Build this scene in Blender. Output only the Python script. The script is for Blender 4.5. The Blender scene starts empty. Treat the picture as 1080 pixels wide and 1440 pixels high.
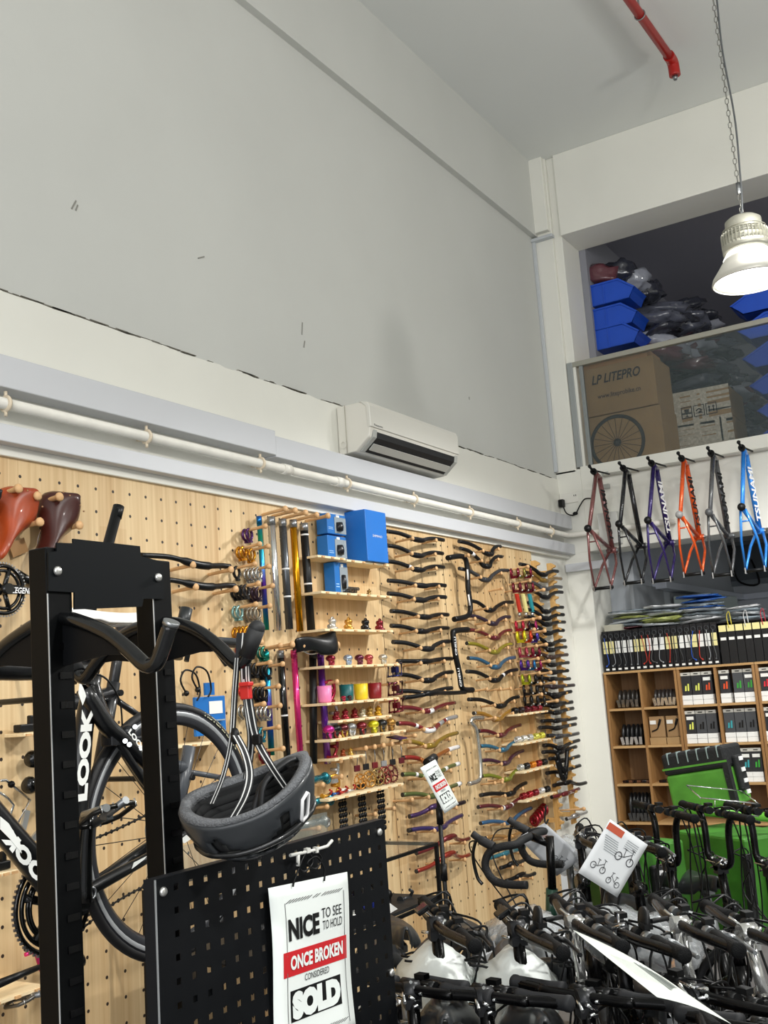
import bpy, bmesh, math, random
import numpy as np
from mathutils import Vector, Matrix, noise
random.seed(7)
sc = bpy.context.scene
COL = sc.collection
# ---------------------------------------------------------------- camera
YAW, PIT, ROL, FPX = -0.54511811, 0.16747201, -0.06933689, 1473.7865
CAMP = np.array([3.0, 0.0, 1.55])
_f = np.array([math.sin(YAW)*math.cos(PIT), math.cos(YAW)*math.cos(PIT), math.sin(PIT)])
_r = np.array([math.cos(YAW), -math.sin(YAW), 0.0]); _u = np.cross(_r, _f)
_c, _s = math.cos(ROL), math.sin(ROL)
CR = _c*_r + _s*_u; CU = -_s*_r + _c*_u
cam = bpy.data.cameras.new('camera'); camo = bpy.data.objects.new('camera', cam); COL.objects.link(camo)
cam.sensor_fit = 'VERTICAL'; cam.sensor_height = 36.0; cam.lens = FPX/1440*36.0
cam.clip_start = 0.02; cam.clip_end = 100
camo.matrix_world = Matrix([[CR[0], CU[0], -_f[0], 3.0], [CR[1], CU[1], -_f[1], 0.0], [CR[2], CU[2], -_f[2], 1.55], [0, 0, 0, 1]])
sc.camera = camo
# ---------------------------------------------------------------- light
sc.view_settings.view_transform = 'Standard'
try: sc.view_settings.look = 'None'
except Exception: pass
sc.view_settings.gamma = 1.0; sc.view_settings.use_curve_mapping = False
sc.view_settings.exposure = 0.08
wd = bpy.data.worlds.new('world'); sc.world = wd; wd.use_nodes = True
wd.node_tree.nodes['Background'].inputs[0].default_value = (0.93, 0.97, 1.0, 1)
wd.node_tree.nodes['Background'].inputs[1].default_value = 0.50
def area(loc, target, sx, sy, power, col=(1, 1, 1)):
    l = bpy.data.lights.new('area_light', 'AREA'); l.shape = 'RECTANGLE'; l.size = sx; l.size_y = sy
    l.energy = power; l.color = col
    o = bpy.data.objects.new('area_light', l); COL.objects.link(o); o.location = loc
    o.rotation_euler = (Vector(target)-Vector(loc)).to_track_quat('-Z', 'Y').to_euler()
def point(loc, power, rad=.15, col=(1, .98, .94)):
    l = bpy.data.lights.new('lamp_light', 'POINT'); l.energy = power; l.shadow_soft_size = rad; l.color = col
    o = bpy.data.objects.new('lamp_light', l); COL.objects.link(o); o.location = loc
def spot(loc, power, rad=.12, deg=158, col=(1, .99, .965)):
    l = bpy.data.lights.new('lamp_light', 'SPOT'); l.energy = power; l.shadow_soft_size = rad; l.color = col
    l.spot_size = math.radians(deg); l.spot_blend = .35
    o = bpy.data.objects.new('lamp_light', l); COL.objects.link(o); o.location = loc
area((4.5, -4.5, 2.6), (2.2, 6, 2.6), 6.5, 3.4, 230, (.97, .98, 1))        # shop front daylight
spot((2.08, 5.30, 3.42), 190, .1)                                          # the bulb of the pendant in view
spot((4.3, 2.0, 3.9), 255, .08)                                            # the other high bay pendants of the row
spot((5.2, 5.6, 3.9), 210, .08)
spot((3.2, -1.2, 3.9), 170, .08)
for _p, _e in (((2.08, 5.30, 3.75), 12), ((4.3, 2.0, 3.95), 120), ((5.2, 5.6, 3.95), 110), ((3.4, -1.4, 3.95), 60)): point(_p, _e, .18, (1, .98, .93))
# ---------------------------------------------------------------- pixels to places
def ray(x, y): return _f + CR*((x-540)/FPX) + CU*((720-y)/FPX)
def PX(x, y, X): d = ray(x, y); return Vector(CAMP + d*((X-3)/d[0]))
def PY(x, y, Y): d = ray(x, y); return Vector(CAMP + d*(Y/d[1]))
def PZ(x, y, Z): d = ray(x, y); return Vector(CAMP + d*((Z-1.55)/d[2]))
def PD(x, y, D): return Vector(CAMP + ray(x, y)*D)
# ---------------------------------------------------------------- materials
def lin(h):
    if isinstance(h, str):
        h = h.lstrip('#'); c = [int(h[i:i+2], 16)/255 for i in (0, 2, 4)]
    else: c = h
    return tuple(x/12.92 if x <= .04045 else ((x+.055)/1.055)**2.4 for x in c)+(1,)
_M = {}
def mat(col, rough=.5, metal=0, coat=0, noise_amt=0, noise_scale=8, bump=0, bscale=60, emit=0, alpha=1, trans=0, stretch=None, spec=.5, ior=1.45):
    key = (str(col), rough, metal, coat, noise_amt, noise_scale, bump, bscale, emit, alpha, trans, str(stretch), spec)
    if key in _M: return _M[key]
    m = bpy.data.materials.new('surface'); m.use_nodes = True
    nt = m.node_tree; b = nt.nodes['Principled BSDF']; c = lin(col)
    b.inputs['Base Color'].default_value = c; b.inputs['Roughness'].default_value = rough
    b.inputs['Metallic'].default_value = metal; b.inputs['Coat Weight'].default_value = coat
    b.inputs['Specular IOR Level'].default_value = spec; b.inputs['IOR'].default_value = ior
    if trans: b.inputs['Transmission Weight'].default_value = trans
    if alpha < 1: b.inputs['Alpha'].default_value = alpha
    if emit: b.inputs['Emission Color'].default_value = c; b.inputs['Emission Strength'].default_value = emit
    tc = nt.nodes.new('ShaderNodeTexCoord')
    n = nt.nodes.new('ShaderNodeTexNoise'); n.inputs['Scale'].default_value = noise_scale; n.inputs['Detail'].default_value = 4
    mp = nt.nodes.new('ShaderNodeMapping'); nt.links.new(tc.outputs['Object'], mp.inputs[0]); nt.links.new(mp.outputs[0], n.inputs['Vector'])
    if stretch: mp.inputs['Scale'].default_value = stretch
    rp = nt.nodes.new('ShaderNodeMapRange'); rp.inputs[3].default_value = max(0, rough-.06); rp.inputs[4].default_value = min(1, rough+.08)
    nt.links.new(n.outputs[0], rp.inputs[0]); nt.links.new(rp.outputs[0], b.inputs['Roughness'])
    if noise_amt:
        r = nt.nodes.new('ShaderNodeValToRGB'); r.color_ramp.elements[0].position = .3; r.color_ramp.elements[1].position = .7
        r.color_ramp.elements[0].color = tuple(x*(1-noise_amt) for x in c[:3])+(1,)
        r.color_ramp.elements[1].color = tuple(min(1, x*(1+noise_amt*.5)) for x in c[:3])+(1,)
        nt.links.new(n.outputs[0], r.inputs[0]); nt.links.new(r.outputs[0], b.inputs['Base Color'])
    if bump:
        n2 = nt.nodes.new('ShaderNodeTexNoise'); n2.inputs['Scale'].default_value = bscale; nt.links.new(mp.outputs[0], n2.inputs['Vector'])
        bp = nt.nodes.new('ShaderNodeBump'); bp.inputs['Strength'].default_value = bump; bp.inputs['Distance'].default_value = .01
        nt.links.new(n2.outputs[0], bp.inputs['Height']); nt.links.new(bp.outputs[0], b.inputs['Normal'])
    _M[key] = m; return m
def wood(c1, c2, axis='z', holes=False, planks=.1):
    key = ('wood', c1, c2, axis, holes, planks)
    if key in _M: return _M[key]
    m = bpy.data.materials.new('wood'); m.use_nodes = True; nt = m.node_tree; N = nt.nodes; L = nt.links
    b = N['Principled BSDF']; b.inputs['Roughness'].default_value = .55
    tc = N.new('ShaderNodeTexCoord'); mp = N.new('ShaderNodeMapping'); L.new(tc.outputs['Object'], mp.inputs[0])
    mp.inputs['Scale'].default_value = {'z': (30, 30, .8), 'y': (30, .8, 30), 'x': (.8, 30, 30)}[axis]
    n = N.new('ShaderNodeTexNoise'); n.inputs['Scale'].default_value = 1.6; n.inputs['Detail'].default_value = 5; n.inputs['Distortion'].default_value = .4
    L.new(mp.outputs[0], n.inputs['Vector'])
    sx = N.new('ShaderNodeSeparateXYZ'); L.new(tc.outputs['Object'], sx.inputs[0])
    def mth(op, a, bb=None):
        q = N.new('ShaderNodeMath'); q.operation = op
        for i, v in enumerate((a, bb)):
            if v is None: continue
            if isinstance(v, (int, float)): q.inputs[i].default_value = v
            else: L.new(v, q.inputs[i])
        return q.outputs[0]
    wn = N.new('ShaderNodeTexWhiteNoise'); wn.noise_dimensions = '2D'
    cx = N.new('ShaderNodeCombineXYZ')
    across = sx.outputs[1] if axis != 'y' else sx.outputs[2]
    along = sx.outputs[2] if axis != 'y' else sx.outputs[1]
    pl = mth('FLOOR', mth('DIVIDE', across, planks)); L.new(pl, cx.inputs[0])
    wl = N.new('ShaderNodeTexWhiteNoise'); wl.noise_dimensions = '1D'; L.new(pl, wl.inputs['W'])
    L.new(mth('FLOOR', mth('ADD', mth('DIVIDE', along, planks*8), wl.outputs[0])), cx.inputs[1])
    L.new(cx.outputs[0], wn.inputs[0])
    fac = mth('ADD', mth('MULTIPLY', n.outputs[0], .75), mth('MULTIPLY', wn.outputs[0], .28))
    r = N.new('ShaderNodeValToRGB'); r.color_ramp.elements[0].position = .28; r.color_ramp.elements[1].position = .72
    r.color_ramp.elements[0].color = lin(c1); r.color_ramp.elements[1].color = lin(c2); L.new(fac, r.inputs[0])
    out = r.outputs[0]
    if holes:
        def cell(v, off):
            return mth('SUBTRACT', mth('FRACT', mth('DIVIDE', mth('SUBTRACT', v, off-HP/2), HP)), .5)
        a = cell(sx.outputs[1], HY); c = cell(sx.outputs[2], HZ)
        d = mth('SQRT', mth('ADD', mth('MULTIPLY', a, a), mth('MULTIPLY', c, c)))
        msk = mth('LESS_THAN', d, .0062/HP)
        mx = N.new('ShaderNodeMix'); mx.data_type = 'RGBA'; L.new(msk, mx.inputs[0]); L.new(out, mx.inputs[6]); mx.inputs[7].default_value = lin('#2a1c10')
        out = mx.outputs[2]
    L.new(out, b.inputs['Base Color'])
    _M[key] = m; return m
HP, HY, HZ = .0882, 2.432, 2.379
def holeY(y): return HY+round((y-HY)/HP)*HP
def holeZ(z): return HZ+round((z-HZ)/HP)*HP
def rainbow():
    if 'rb' in _M: return _M['rb']
    m = bpy.data.materials.new('oil_slick'); m.use_nodes = True; nt = m.node_tree; b = nt.nodes['Principled BSDF']
    b.inputs['Metallic'].default_value = .85; b.inputs['Roughness'].default_value = .28
    tc = nt.nodes.new('ShaderNodeTexCoord'); s = nt.nodes.new('ShaderNodeSeparateXYZ'); nt.links.new(tc.outputs['Object'], s.inputs[0])
    q = nt.nodes.new('ShaderNodeMath'); q.operation = 'MULTIPLY'; q.inputs[1].default_value = 2.4; nt.links.new(s.outputs[2], q.inputs[0])
    q2 = nt.nodes.new('ShaderNodeMath'); q2.operation = 'FRACT'; nt.links.new(q.outputs[0], q2.inputs[0])
    r = nt.nodes.new('ShaderNodeValToRGB'); cr = r.color_ramp
    cr.elements[0].color = lin('#1f9e78'); cr.elements[1].color = lin('#2a8f72')
    for p, c in ((.25, '#2a62c8'), (.5, '#6a35b0'), (.75, '#2f9ad0')): e = cr.elements.new(p); e.color = lin(c)
    nt.links.new(q2.outputs[0], r.inputs[0]); nt.links.new(r.outputs[0], b.inputs['Base Color'])
    _M['rb'] = m; return m
BLK = mat('#0b0c0d', .4, spec=.35); BLKM = mat('#0c0d0e', .5, spec=.3); RUB = mat('#101112', .62, bump=.25, bscale=200, spec=.3); GLB = mat('#070808', .16, coat=.35, spec=.4)
ALU = mat('#c9cbcc', .28, .95); CHR = mat('#dfe1e2', .12, 1); STEEL = mat('#8f9294', .35, .9); WHT = mat('#eef0ee', .4)
PINE = wood('#c99f66', '#e3c493'); PINEY = wood('#d8b682', '#efdcb4', 'y', planks=.3); DOWEL = mat('#d3a877', .5, noise_amt=.12, noise_scale=30)
PLAST = mat('#e8edf0', .12, trans=.85, bump=.8, bscale=45)
# ---------------------------------------------------------------- mesh builder
def V(*a): return Vector(a)
def spline(P, n=6):
    P = [Vector(p) for p in P]; out = []
    for i in range(len(P)-1):
        p0 = P[max(i-1, 0)]; p1 = P[i]; p2 = P[i+1]; p3 = P[min(i+2, len(P)-1)]
        for k in range(n):
            t = k/n
            out.append(.5*((2*p1)+(p2-p0)*t+(2*p0-5*p1+4*p2-p3)*t*t+(3*p1-p0-3*p2+p3)*t**3))
    out.append(P[-1]); return out
class MB:
    def __init__(s): s.v = []; s.f = []; s.sm = []
    def _add(s, vs, fs, sm=False):
        b = len(s.v); s.v += [Vector(p) for p in vs]
        for f in fs: s.f.append([i+b for i in f]); s.sm.append(sm)
        return s
    def box(s, c, d, R=None):
        c = Vector(c); h = [x/2 for x in d]; vs = []
        for x in (-1, 1):
            for y in (-1, 1):
                for z in (-1, 1):
                    p = Vector((x*h[0], y*h[1], z*h[2]))
                    if R is not None: p = R @ p
                    vs.append(c+p)
        return s._add(vs, [(0, 1, 3, 2), (4, 6, 7, 5), (0, 4, 5, 1), (2, 3, 7, 6), (0, 2, 6, 4), (1, 5, 7, 3)])
    def bb(s, a, b): a = Vector(a); b = Vector(b); return s.box((a+b)/2, [abs(x) for x in (b-a)])
    def tube(s, P, r, seg=8, closed=False, flat=None):
        P = [Vector(p) for p in P]; n = len(P)
        if not hasattr(r, '__len__'): r = [r]*n
        T = []
        for i in range(n):
            a = P[i-1] if (i > 0 or closed) else P[i]; b = P[(i+1) % n] if (i < n-1 or closed) else P[i]
            t = b-a; T.append(t.normalized() if t.length > 1e-9 else Vector((0, 0, 1)))
        up = Vector((0, 0, 1)) if abs(T[0].z) < .9 else Vector((1, 0, 0))
        u = (up-T[0]*up.dot(T[0])).normalized(); vs = []
        for i in range(n):
            u = u-T[i]*u.dot(T[i])
            u = u.normalized() if u.length > 1e-6 else T[i].orthogonal().normalized()
            w = T[i].cross(u)
            for k in range(seg):
                a = 2*math.pi*k/seg
                vs.append(P[i]+(u*math.cos(a)+w*math.sin(a)*(flat or 1))*r[i])
        fs = []
        for i in range(n if closed else n-1):
            j = (i+1) % n
            for k in range(seg): k2 = (k+1) % seg; fs.append((i*seg+k, i*seg+k2, j*seg+k2, j*seg+k))
        s._add(vs, fs, True)
        if not closed:
            b = len(s.v)-n*seg
            s.f.append([b+k for k in range(seg)][::-1]); s.sm.append(False)
            s.f.append([b+(n-1)*seg+k for k in range(seg)]); s.sm.append(False)
        return s
    def cyl(s, a, b, r, seg=12): return s.tube([a, b], r, seg)
    def ring(s, c, ax, R, r, seg=28, rs=8, arc=None, sc=1):
        c = Vector(c); ax = Vector(ax).normalized(); u = ax.orthogonal().normalized(); w = ax.cross(u)
        if arc:
            return s.tube([c+(u*math.cos(a)+w*math.sin(a))*R for a in [arc[0]+(arc[1]-arc[0])*i/seg for i in range(seg+1)]], r, rs)
        return s.tube([c+(u*math.cos(a)+w*math.sin(a))*R for a in [2*math.pi*i/seg for i in range(seg)]], r, rs, True)
    def lathe(s, prof, o, ax=(0, 0, 1), seg=20, sm=True):
        o = Vector(o); ax = Vector(ax).normalized(); u = ax.orthogonal().normalized(); w = ax.cross(u); vs = []
        for r, h in prof:
            for k in range(seg): a = 2*math.pi*k/seg; vs.append(o+ax*h+(u*math.cos(a)+w*math.sin(a))*max(r, 1e-5))
        fs = []
        for i in range(len(prof)-1):
            for k in range(seg): k2 = (k+1) % seg; fs.append((i*seg+k, i*seg+k2, (i+1)*seg+k2, (i+1)*seg+k))
        return s._add(vs, fs, sm)
    def ball(s, c, r, seg=12, sq=(1, 1, 1)):
        c = Vector(c); vs = []; n = seg//2
        for i in range(n+1):
            t = math.pi*i/n
            for k in range(seg):
                a = 2*math.pi*k/seg; vs.append(c+Vector((math.sin(t)*math.cos(a)*sq[0], math.sin(t)*math.sin(a)*sq[1], math.cos(t)*sq[2]))*r)
        fs = []
        for i in range(n):
            for k in range(seg): k2 = (k+1) % seg; fs.append((i*seg+k, (i+1)*seg+k, (i+1)*seg+k2, i*seg+k2))
        return s._add(vs, fs, True)
    def prism(s, P, d):
        P = [Vector(p) for p in P]; d = Vector(d); n = len(P)
        fs = [list(range(n)), [n+i for i in range(n)][::-1]]
        for i in range(n): j = (i+1) % n; fs.append((i, n+i, n+j, j))
        return s._add(P+[p+d for p in P], fs)
    def loft(s, rings, cap=True, sm=True):
        m = len(rings[0]); vs = [p for r in rings for p in r]; fs = []
        for i in range(len(rings)-1):
            for k in range(m): k2 = (k+1) % m; fs.append((i*m+k, i*m+k2, (i+1)*m+k2, (i+1)*m+k))
        if cap: fs.append(list(range(m))[::-1]); fs.append([(len(rings)-1)*m+k for k in range(m)])
        return s._add(vs, fs, sm)
    def xf(s, M):
        s.v = [M @ p for p in s.v]; return s
    def build(s, name, m, parent=None, bevel=0, sub=0, solid=0, world=True):
        off = Vector((0, 0, 0)); p = parent
        while p is not None: off += p.location; p = p.parent
        me = bpy.data.meshes.new(name)
        me.from_pydata([tuple(v-off) for v in s.v], [], s.f)
        me.polygons.foreach_set('use_smooth', s.sm); me.materials.append(m); me.validate()
        bmm = bmesh.new(); bmm.from_mesh(me); bmesh.ops.recalc_face_normals(bmm, faces=bmm.faces); bmm.to_mesh(me); bmm.free()
        o = bpy.data.objects.new(name, me); COL.objects.link(o); o.parent = parent
        if solid: md = o.modifiers.new('solid', 'SOLIDIFY'); md.thickness = solid; md.offset = 0
        if bevel: md = o.modifiers.new('bevel', 'BEVEL'); md.width = bevel; md.segments = 2; md.limit_method = 'ANGLE'
        if sub: md = o.modifiers.new('sub', 'SUBSURF'); md.levels = sub; md.render_levels = sub
        return o
def tag(o, label, cat, group=None, kind=None):
    if label: o['label'] = label
    if cat: o['category'] = cat
    if group: o['group'] = group
    if kind: o['kind'] = kind
    return o
def thing(name, label, cat, loc=(0, 0, 0), group=None):
    o = bpy.data.objects.new(name, None); COL.objects.link(o); o.location = loc; o.empty_display_size = .05
    return tag(o, label, cat, group)
def struct(name, mb, m, **k):
    o = mb.build(name, m, **k); o['kind'] = 'structure'; return o
def rebase(o, loc):
    """move a world-built mesh object's origin to loc"""
    loc = Vector(loc); o.data.transform(Matrix.Translation(-loc)); o.location = loc; return o
def copy_tree(o, parent=None):
    c = o.copy(); COL.objects.link(c); c.parent = parent
    for ch in list(o.children): copy_tree(ch, c)
    return c
_fontcache = {}
def text(s, o, xd, yd, w, h, m, parent=None, name='lettering', shear=0, off=.0, depth=.0006, bold=0, fx=None):
    """mesh lettering filling w by h, bottom-left corner at o"""
    k = (s, shear, bold)
    if k not in _fontcache:
        cu = bpy.data.curves.new('t', 'FONT'); cu.body = s; cu.shear = shear; cu.offset = bold; cu.resolution_u = 3
        ob = bpy.data.objects.new('t', cu); COL.objects.link(ob)
        dg = bpy.context.evaluated_depsgraph_get(); me = bpy.data.meshes.new_from_object(ob.evaluated_get(dg))
        vs = [v.co.copy() for v in me.vertices]; fs = [list(p.vertices) for p in me.polygons]
        bpy.data.objects.remove(ob); bpy.data.curves.remove(cu); bpy.data.meshes.remove(me)
        x0 = min(v.x for v in vs); x1 = max(v.x for v in vs); y0 = min(v.y for v in vs); y1 = max(v.y for v in vs)
        _fontcache[k] = ([((v.x-x0)/(x1-x0), (v.y-y0)/(y1-y0)) for v in vs], fs)
    uv, fs = _fontcache[k]
    o = Vector(o); xd = Vector(xd).normalized(); yd = Vector(yd).normalized(); n = xd.cross(yd).normalized()
    mb = MB()
    P = [(o+xd*w*a+yd*h*b+n*off) if fx is None else fx(a, b) for a, b in uv]
    mb._add(P, fs); return mb.build(name, m, parent, solid=0)
ORD = ['topmost', 'second', 'third', 'fourth', 'fifth', 'sixth', 'seventh', 'eighth', 'ninth', 'tenth', 'eleventh', 'twelfth', 'thirteenth', 'fourteenth', 'fifteenth', 'sixteenth', 'seventeenth', 'eighteenth', 'nineteenth', 'twentieth', 'twenty-first', 'twenty-second', 'twenty-third', 'twenty-fourth', 'twenty-fifth', 'twenty-sixth', 'twenty-seventh', 'twenty-eighth', 'twenty-ninth', 'thirtieth', 'thirty-first', 'thirty-second', 'thirty-third', 'thirty-fourth', 'thirty-fifth']
YE = 7.565
# ================================================================ SETTING
PAINT = mat('#c9cac5', .7, noise_amt=.035, noise_scale=1.3, bump=.06, bscale=30)
PAINTW = mat('#e6e5dc', .65, noise_amt=.03, noise_scale=2, bump=.05, bscale=30)
struct('floor', MB().bb((-.3, -6, -.1), (9, 13, 0)), mat('#77787a', .35, noise_amt=.2, noise_scale=3))
struct('ceiling', MB().bb((-.3, -6, 5.71), (9, 7.95, 5.9)), mat('#dcdedb', .8, noise_amt=.02, noise_scale=1))
struct('wall_left', MB().bb((-.3, -6, 0), (0, YE+4.5, 5.72)), PAINT)
# lower, slightly proud plaster of the left wall, with a ragged crack along its top
mb = MB(); top = []; rnd = random.Random(3)
y = -6
while y < YE: top.append(V(.0, y, 3.062+rnd.uniform(-.006, .004))); y += rnd.uniform(.04, .12)
top.append(V(0, YE, 3.06))
mb.prism([V(0, -6, .0)]+top+[V(0, YE, 0)], (.012, 0, 0))
struct('trim_1', mb, PAINTW)
mb = MB()
for i in range(150):
    yy = rnd.uniform(1.2, 7.4); ln = rnd.uniform(.02, .12)
    mb.box((.007, yy, 3.064+rnd.uniform(-.003, .004)), (.012, ln, rnd.uniform(.001, .004)))
tag(mb.build('wall_crack', mat('#77746a', .9)), 'dark ragged crack line running along the white left wall above the cable trunking', 'crack', kind='stuff')
mb = MB()
for (x, y_, ln, a) in ((104, 288, .05, .5), (108, 292, .03, .4), (283, 362, .05, 1.1), (425, 462, .07, .15), (428, 484, .04, .3), (150, 520, .03, 0), (660, 560, .02, 0)):
    p = PX(x, y_, .002); mb.box(p, (.002, .006, ln), Matrix.Rotation(-a, 3, 'X'))
tag(mb.build('wall_scuff', mat('#8d8c85', .9)), 'grey scuff marks scattered on the bare white upper wall', 'scuff marks', kind='stuff')
# beam along the top of the left wall
struct('trim_2', MB().bb((0, -6, 5.06), (.045, YE, 5.71)), PAINT)
# end wall : corner pilaster, deep beam, parapet, column
struct('wall_end', MB().bb((0, YE, 3.10), (.165, 7.96, 5.71)).bb((0, YE+.002, 0), (.20, 7.96, 3.11)).bb((.165, YE+.03, 3.135), (.235, 7.96, 5.71))
       .bb((.235, YE, 5.02), (7, 7.96, 5.71)).bb((.2, YE, 2.475), (7, 7.9, 3.135)).bb((0, YE, 2.475), (.2, YE+.01, 3.12)), PAINTW, bevel=.004)
struct('trim_3', MB().bb((0.03, YE-.05, 5.08), (.155, YE, 5.71)), PAINTW, bevel=.004)
struct('wall_right', MB().bb((9, -6, 0), (9.1, 13, 5.72)), PAINT)
# mezzanine room
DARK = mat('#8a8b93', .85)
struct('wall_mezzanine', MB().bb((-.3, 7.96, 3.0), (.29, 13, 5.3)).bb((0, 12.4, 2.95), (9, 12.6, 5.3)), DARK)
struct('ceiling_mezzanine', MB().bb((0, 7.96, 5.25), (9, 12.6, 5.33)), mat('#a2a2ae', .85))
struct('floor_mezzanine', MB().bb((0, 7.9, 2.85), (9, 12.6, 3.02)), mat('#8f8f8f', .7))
# room under the mezzanine
GREYW = mat('#b9bec4', .7)
struct('wall_under_mezzanine', MB().bb((-.2, 7.96, 0), (.40, 11.4, 2.86)).bb((0, 11.15, 0), (9, 11.4, 2.86)), GREYW)
# ---- cable trunking, pipe
TR = mat('#c9cbcf', .42, .05)
def trunk(label, x1, ya, yb, z0, z1, z0b=None, z1b=None):
    mb = MB(); z0b = z0b or z0; z1b = z1b or z1
    P = [V(.012, ya, z0), V(.012, ya, z1), V(.012, yb, z1b), V(.012, yb, z0b)]
    mb.prism(P, (x1, 0, 0)); o = mb.build('cable_trunking', TR, bevel=.004)
    return tag(rebase(o, (.012, (ya+yb)/2, z0)), label, 'cable trunking')
zt = [PX(0, 495, .09).z, PX(0, 540, .09).z]; ymid = PX(386, 615, .09).y
z1e = PX(660, 712.2, .09).z
t1 = trunk('wide pale grey-blue cable trunking along the left wall, upper run left of the joint', .085, -4, ymid, PX(0, 540.2, .09).z, PX(0, 495.2, .09).z, PX(386, 640, .09).z, PX(386, 606, .09).z)
t2 = trunk('pale grey-blue upper cable trunking passing beneath the air conditioner to the corner', .08, ymid+.003, YE-.003, PX(386, 642, .09).z, PX(388, 613, .09).z, PX(386, 642, .09).z, PX(390, 613, .09).z)
t3 = trunk('lower pale grey-blue cable trunking running just above the wooden pegboard', .085, -4, YE-.003, PX(0, 614.8, .095).z, PX(0, 596, .095).z, PX(660, 751, .095).z, PX(660, 734, .095).z)
zl = PX(0, 650, .05).z
tag(rebase(MB().bb((.012, -4, 2.44), (.05, YE-.003, 2.478)).build('wall_ledge', PAINTW, bevel=.004), (.03, 2, 2.45)), 'narrow white ledge between the lower trunking and the pegboard top', 'ledge')
pp0 = PX(0, 566, .075); pp1 = PX(640, 716, .075)
pipe = thing('wall_pipe', 'white painted pipe held by round clamps between the two wall trunkings', 'pipe', (.075, 2, pp0.z))
sl = (pp1.z-pp0.z)/(pp1.y-pp0.y)
def pz(y): return pp0.z+sl*(y-pp0.y)
PIPEM = mat('#e7e4da', .45, noise_amt=.08, noise_scale=12)
MB().tube([V(.075, -4, pz(-4)), V(.075, YE-.1, pz(YE-.1)), V(.11, YE-.06, pz(YE)), V(.40, YE-.05, pz(YE)+.0), V(.9, YE-.05, pz(YE))], .021, 12).build('pipe_run', PIPEM, pipe)
for qx, qy in ((402, 660), (476, 677)): yq = PX(qx, qy, .075).y; MB().cyl((.075, yq-.03, pz(yq-.03)), (.075, yq+.03, pz(yq+.03)), .026).build('coupling', PIPEM, pipe)
for x, y_ in ((8, 565), (206, 612), (366, 650), (488, 681), (582, 702), (661, 722), (728, 740), (775, 750)):
    p = PX(x, y_, .075); p.z = pz(p.y)
    MB().ring(p, (0, 1, 0), .025, .007, 20, 6, sc=1).box(p+V(-.03, 0, 0), (.04, .018, .02)).cyl(p+V(0, 0, .024), p+V(0, 0, .045), .006).cyl(p+V(0, 0, -.024), p+V(0, 0, -.045), .006).build('pipe_clamp', mat('#dccdb4', .5), pipe)
# second thinner parallel pipe piece in the corner
# corner conduit
pc = [PY(743, 338, YE-.07), PY(764, 668, YE-.02)]
tag(rebase(MB().bb((.0, YE-.035, 3.12), (.026, YE-.005, 5.04)).bb((.0, YE-.055, 5.015), (.185, YE-.0, 5.04)).build('corner_conduit', mat('#bfc3c6', .5), bevel=.004), (.02, YE-.03, 3.12)), 'grey conduit rising in the corner beside the white pilaster', 'conduit')
# ---- air conditioner
AX0 = .015
ac0 = PX(476, 600, .015).y; acY = [4.58, 5.56]; zb = PX(480, 640, .015).z
ya = PX(476, 610, .02).y; yb = ya+.98
ztop = PX(472, 572, .02).z; zbot = PX(480, 641, .02).z
ACW = mat('#e3e0d6', .42)
acb = thing('air_conditioner', 'cream wall-mounted air conditioner above the trunking with its louvre open', 'air conditioner', (.015, (ya+yb)/2, zbot))
prof = [(.015, zbot+.0), (.015, ztop), (.15, ztop+.0), (.205, ztop-.012), (.215, ztop-.03), (.218, zbot+.115), (.205, zbot+.07), (.12, zbot+.005)]
mb = MB(); mb.prism([V(x, ya+.002, z) for x, z in prof], (0, yb-ya-.004, 0)); mb.build('body', mat('#dcd9cf', .42), acb, bevel=.006)
prof2 = [(.16, ztop+.004), (.213, ztop-.008), (.224, ztop-.03), (.226, zbot+.12), (.206, zbot+.12), (.2, ztop-.03)]
mb = MB(); mb.prism([V(x, ya-.004, z) for x, z in prof2], (0, yb-ya+.008, 0)); mb.build('front_panel', mat('#d6d4cb', .35), acb, bevel=.004)
# outlet: dark slot + louvre
mb = MB(); mb.prism([V(.213, ya+.05, zbot+.105), V(.207, ya+.05, zbot+.074), V(.13, ya+.05, zbot+.012), V(.125, ya+.05, zbot+.03), V(.18, ya+.05, zbot+.1)], (0, yb-ya-.1, 0))
mb.xf(Matrix.Translation((.006, 0, -.004))); mb.build('air_outlet', mat('#17181a', .5), acb)
def slat(a, b, w=.004): return a, b
MB().prism([V(.190, ya+.07, zbot+.046), V(.195, ya+.07, zbot+.04), V(.165, ya+.07, zbot+.012), V(.158, ya+.07, zbot+.018)], (0, yb-ya-.14, 0)).build('louvre', mat('#bdbdb6', .3, .2), acb)
mb = MB()
for i in range(22): yy = ya+.1+i*(yb-ya-.2)/21; mb.prism([V(.21, yy, zbot+.095), V(.2, yy, zbot+.075), V(.15, yy, zbot+.035), V(.165, yy, zbot+.06)], (0, .005, 0))
mb.build('vane', mat('#3a3a3a', .4), acb)
mb = MB()
for yy in (ya+.03, yb-.05): mb.prism([V(.222, yy, zbot+.11), V(.216, yy, zbot+.07), V(.135, yy, zbot+.004), V(.128, yy, zbot+.01)], (0, .035, 0))
mb.build('end_cap', mat('#a9aaa5', .4), acb, bevel=.002)
text('Panasonic', (.2275, ya+.03, zbot+.128), (0, 1, 0), (0, 0, 1), .085, .012, mat('#30343a', .5), acb)
MB().ring((.05, ya-.006, zbot+.05), (0, 1, 0), .018, .002, 16, 6).build('side_handle', ACW, acb)
mb = MB(); mb.cyl((.07, ya-.003, ztop), (.07, ya-.003, zbot), .002).build('side_seam', mat('#b8b4a6', .6), acb)
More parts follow.
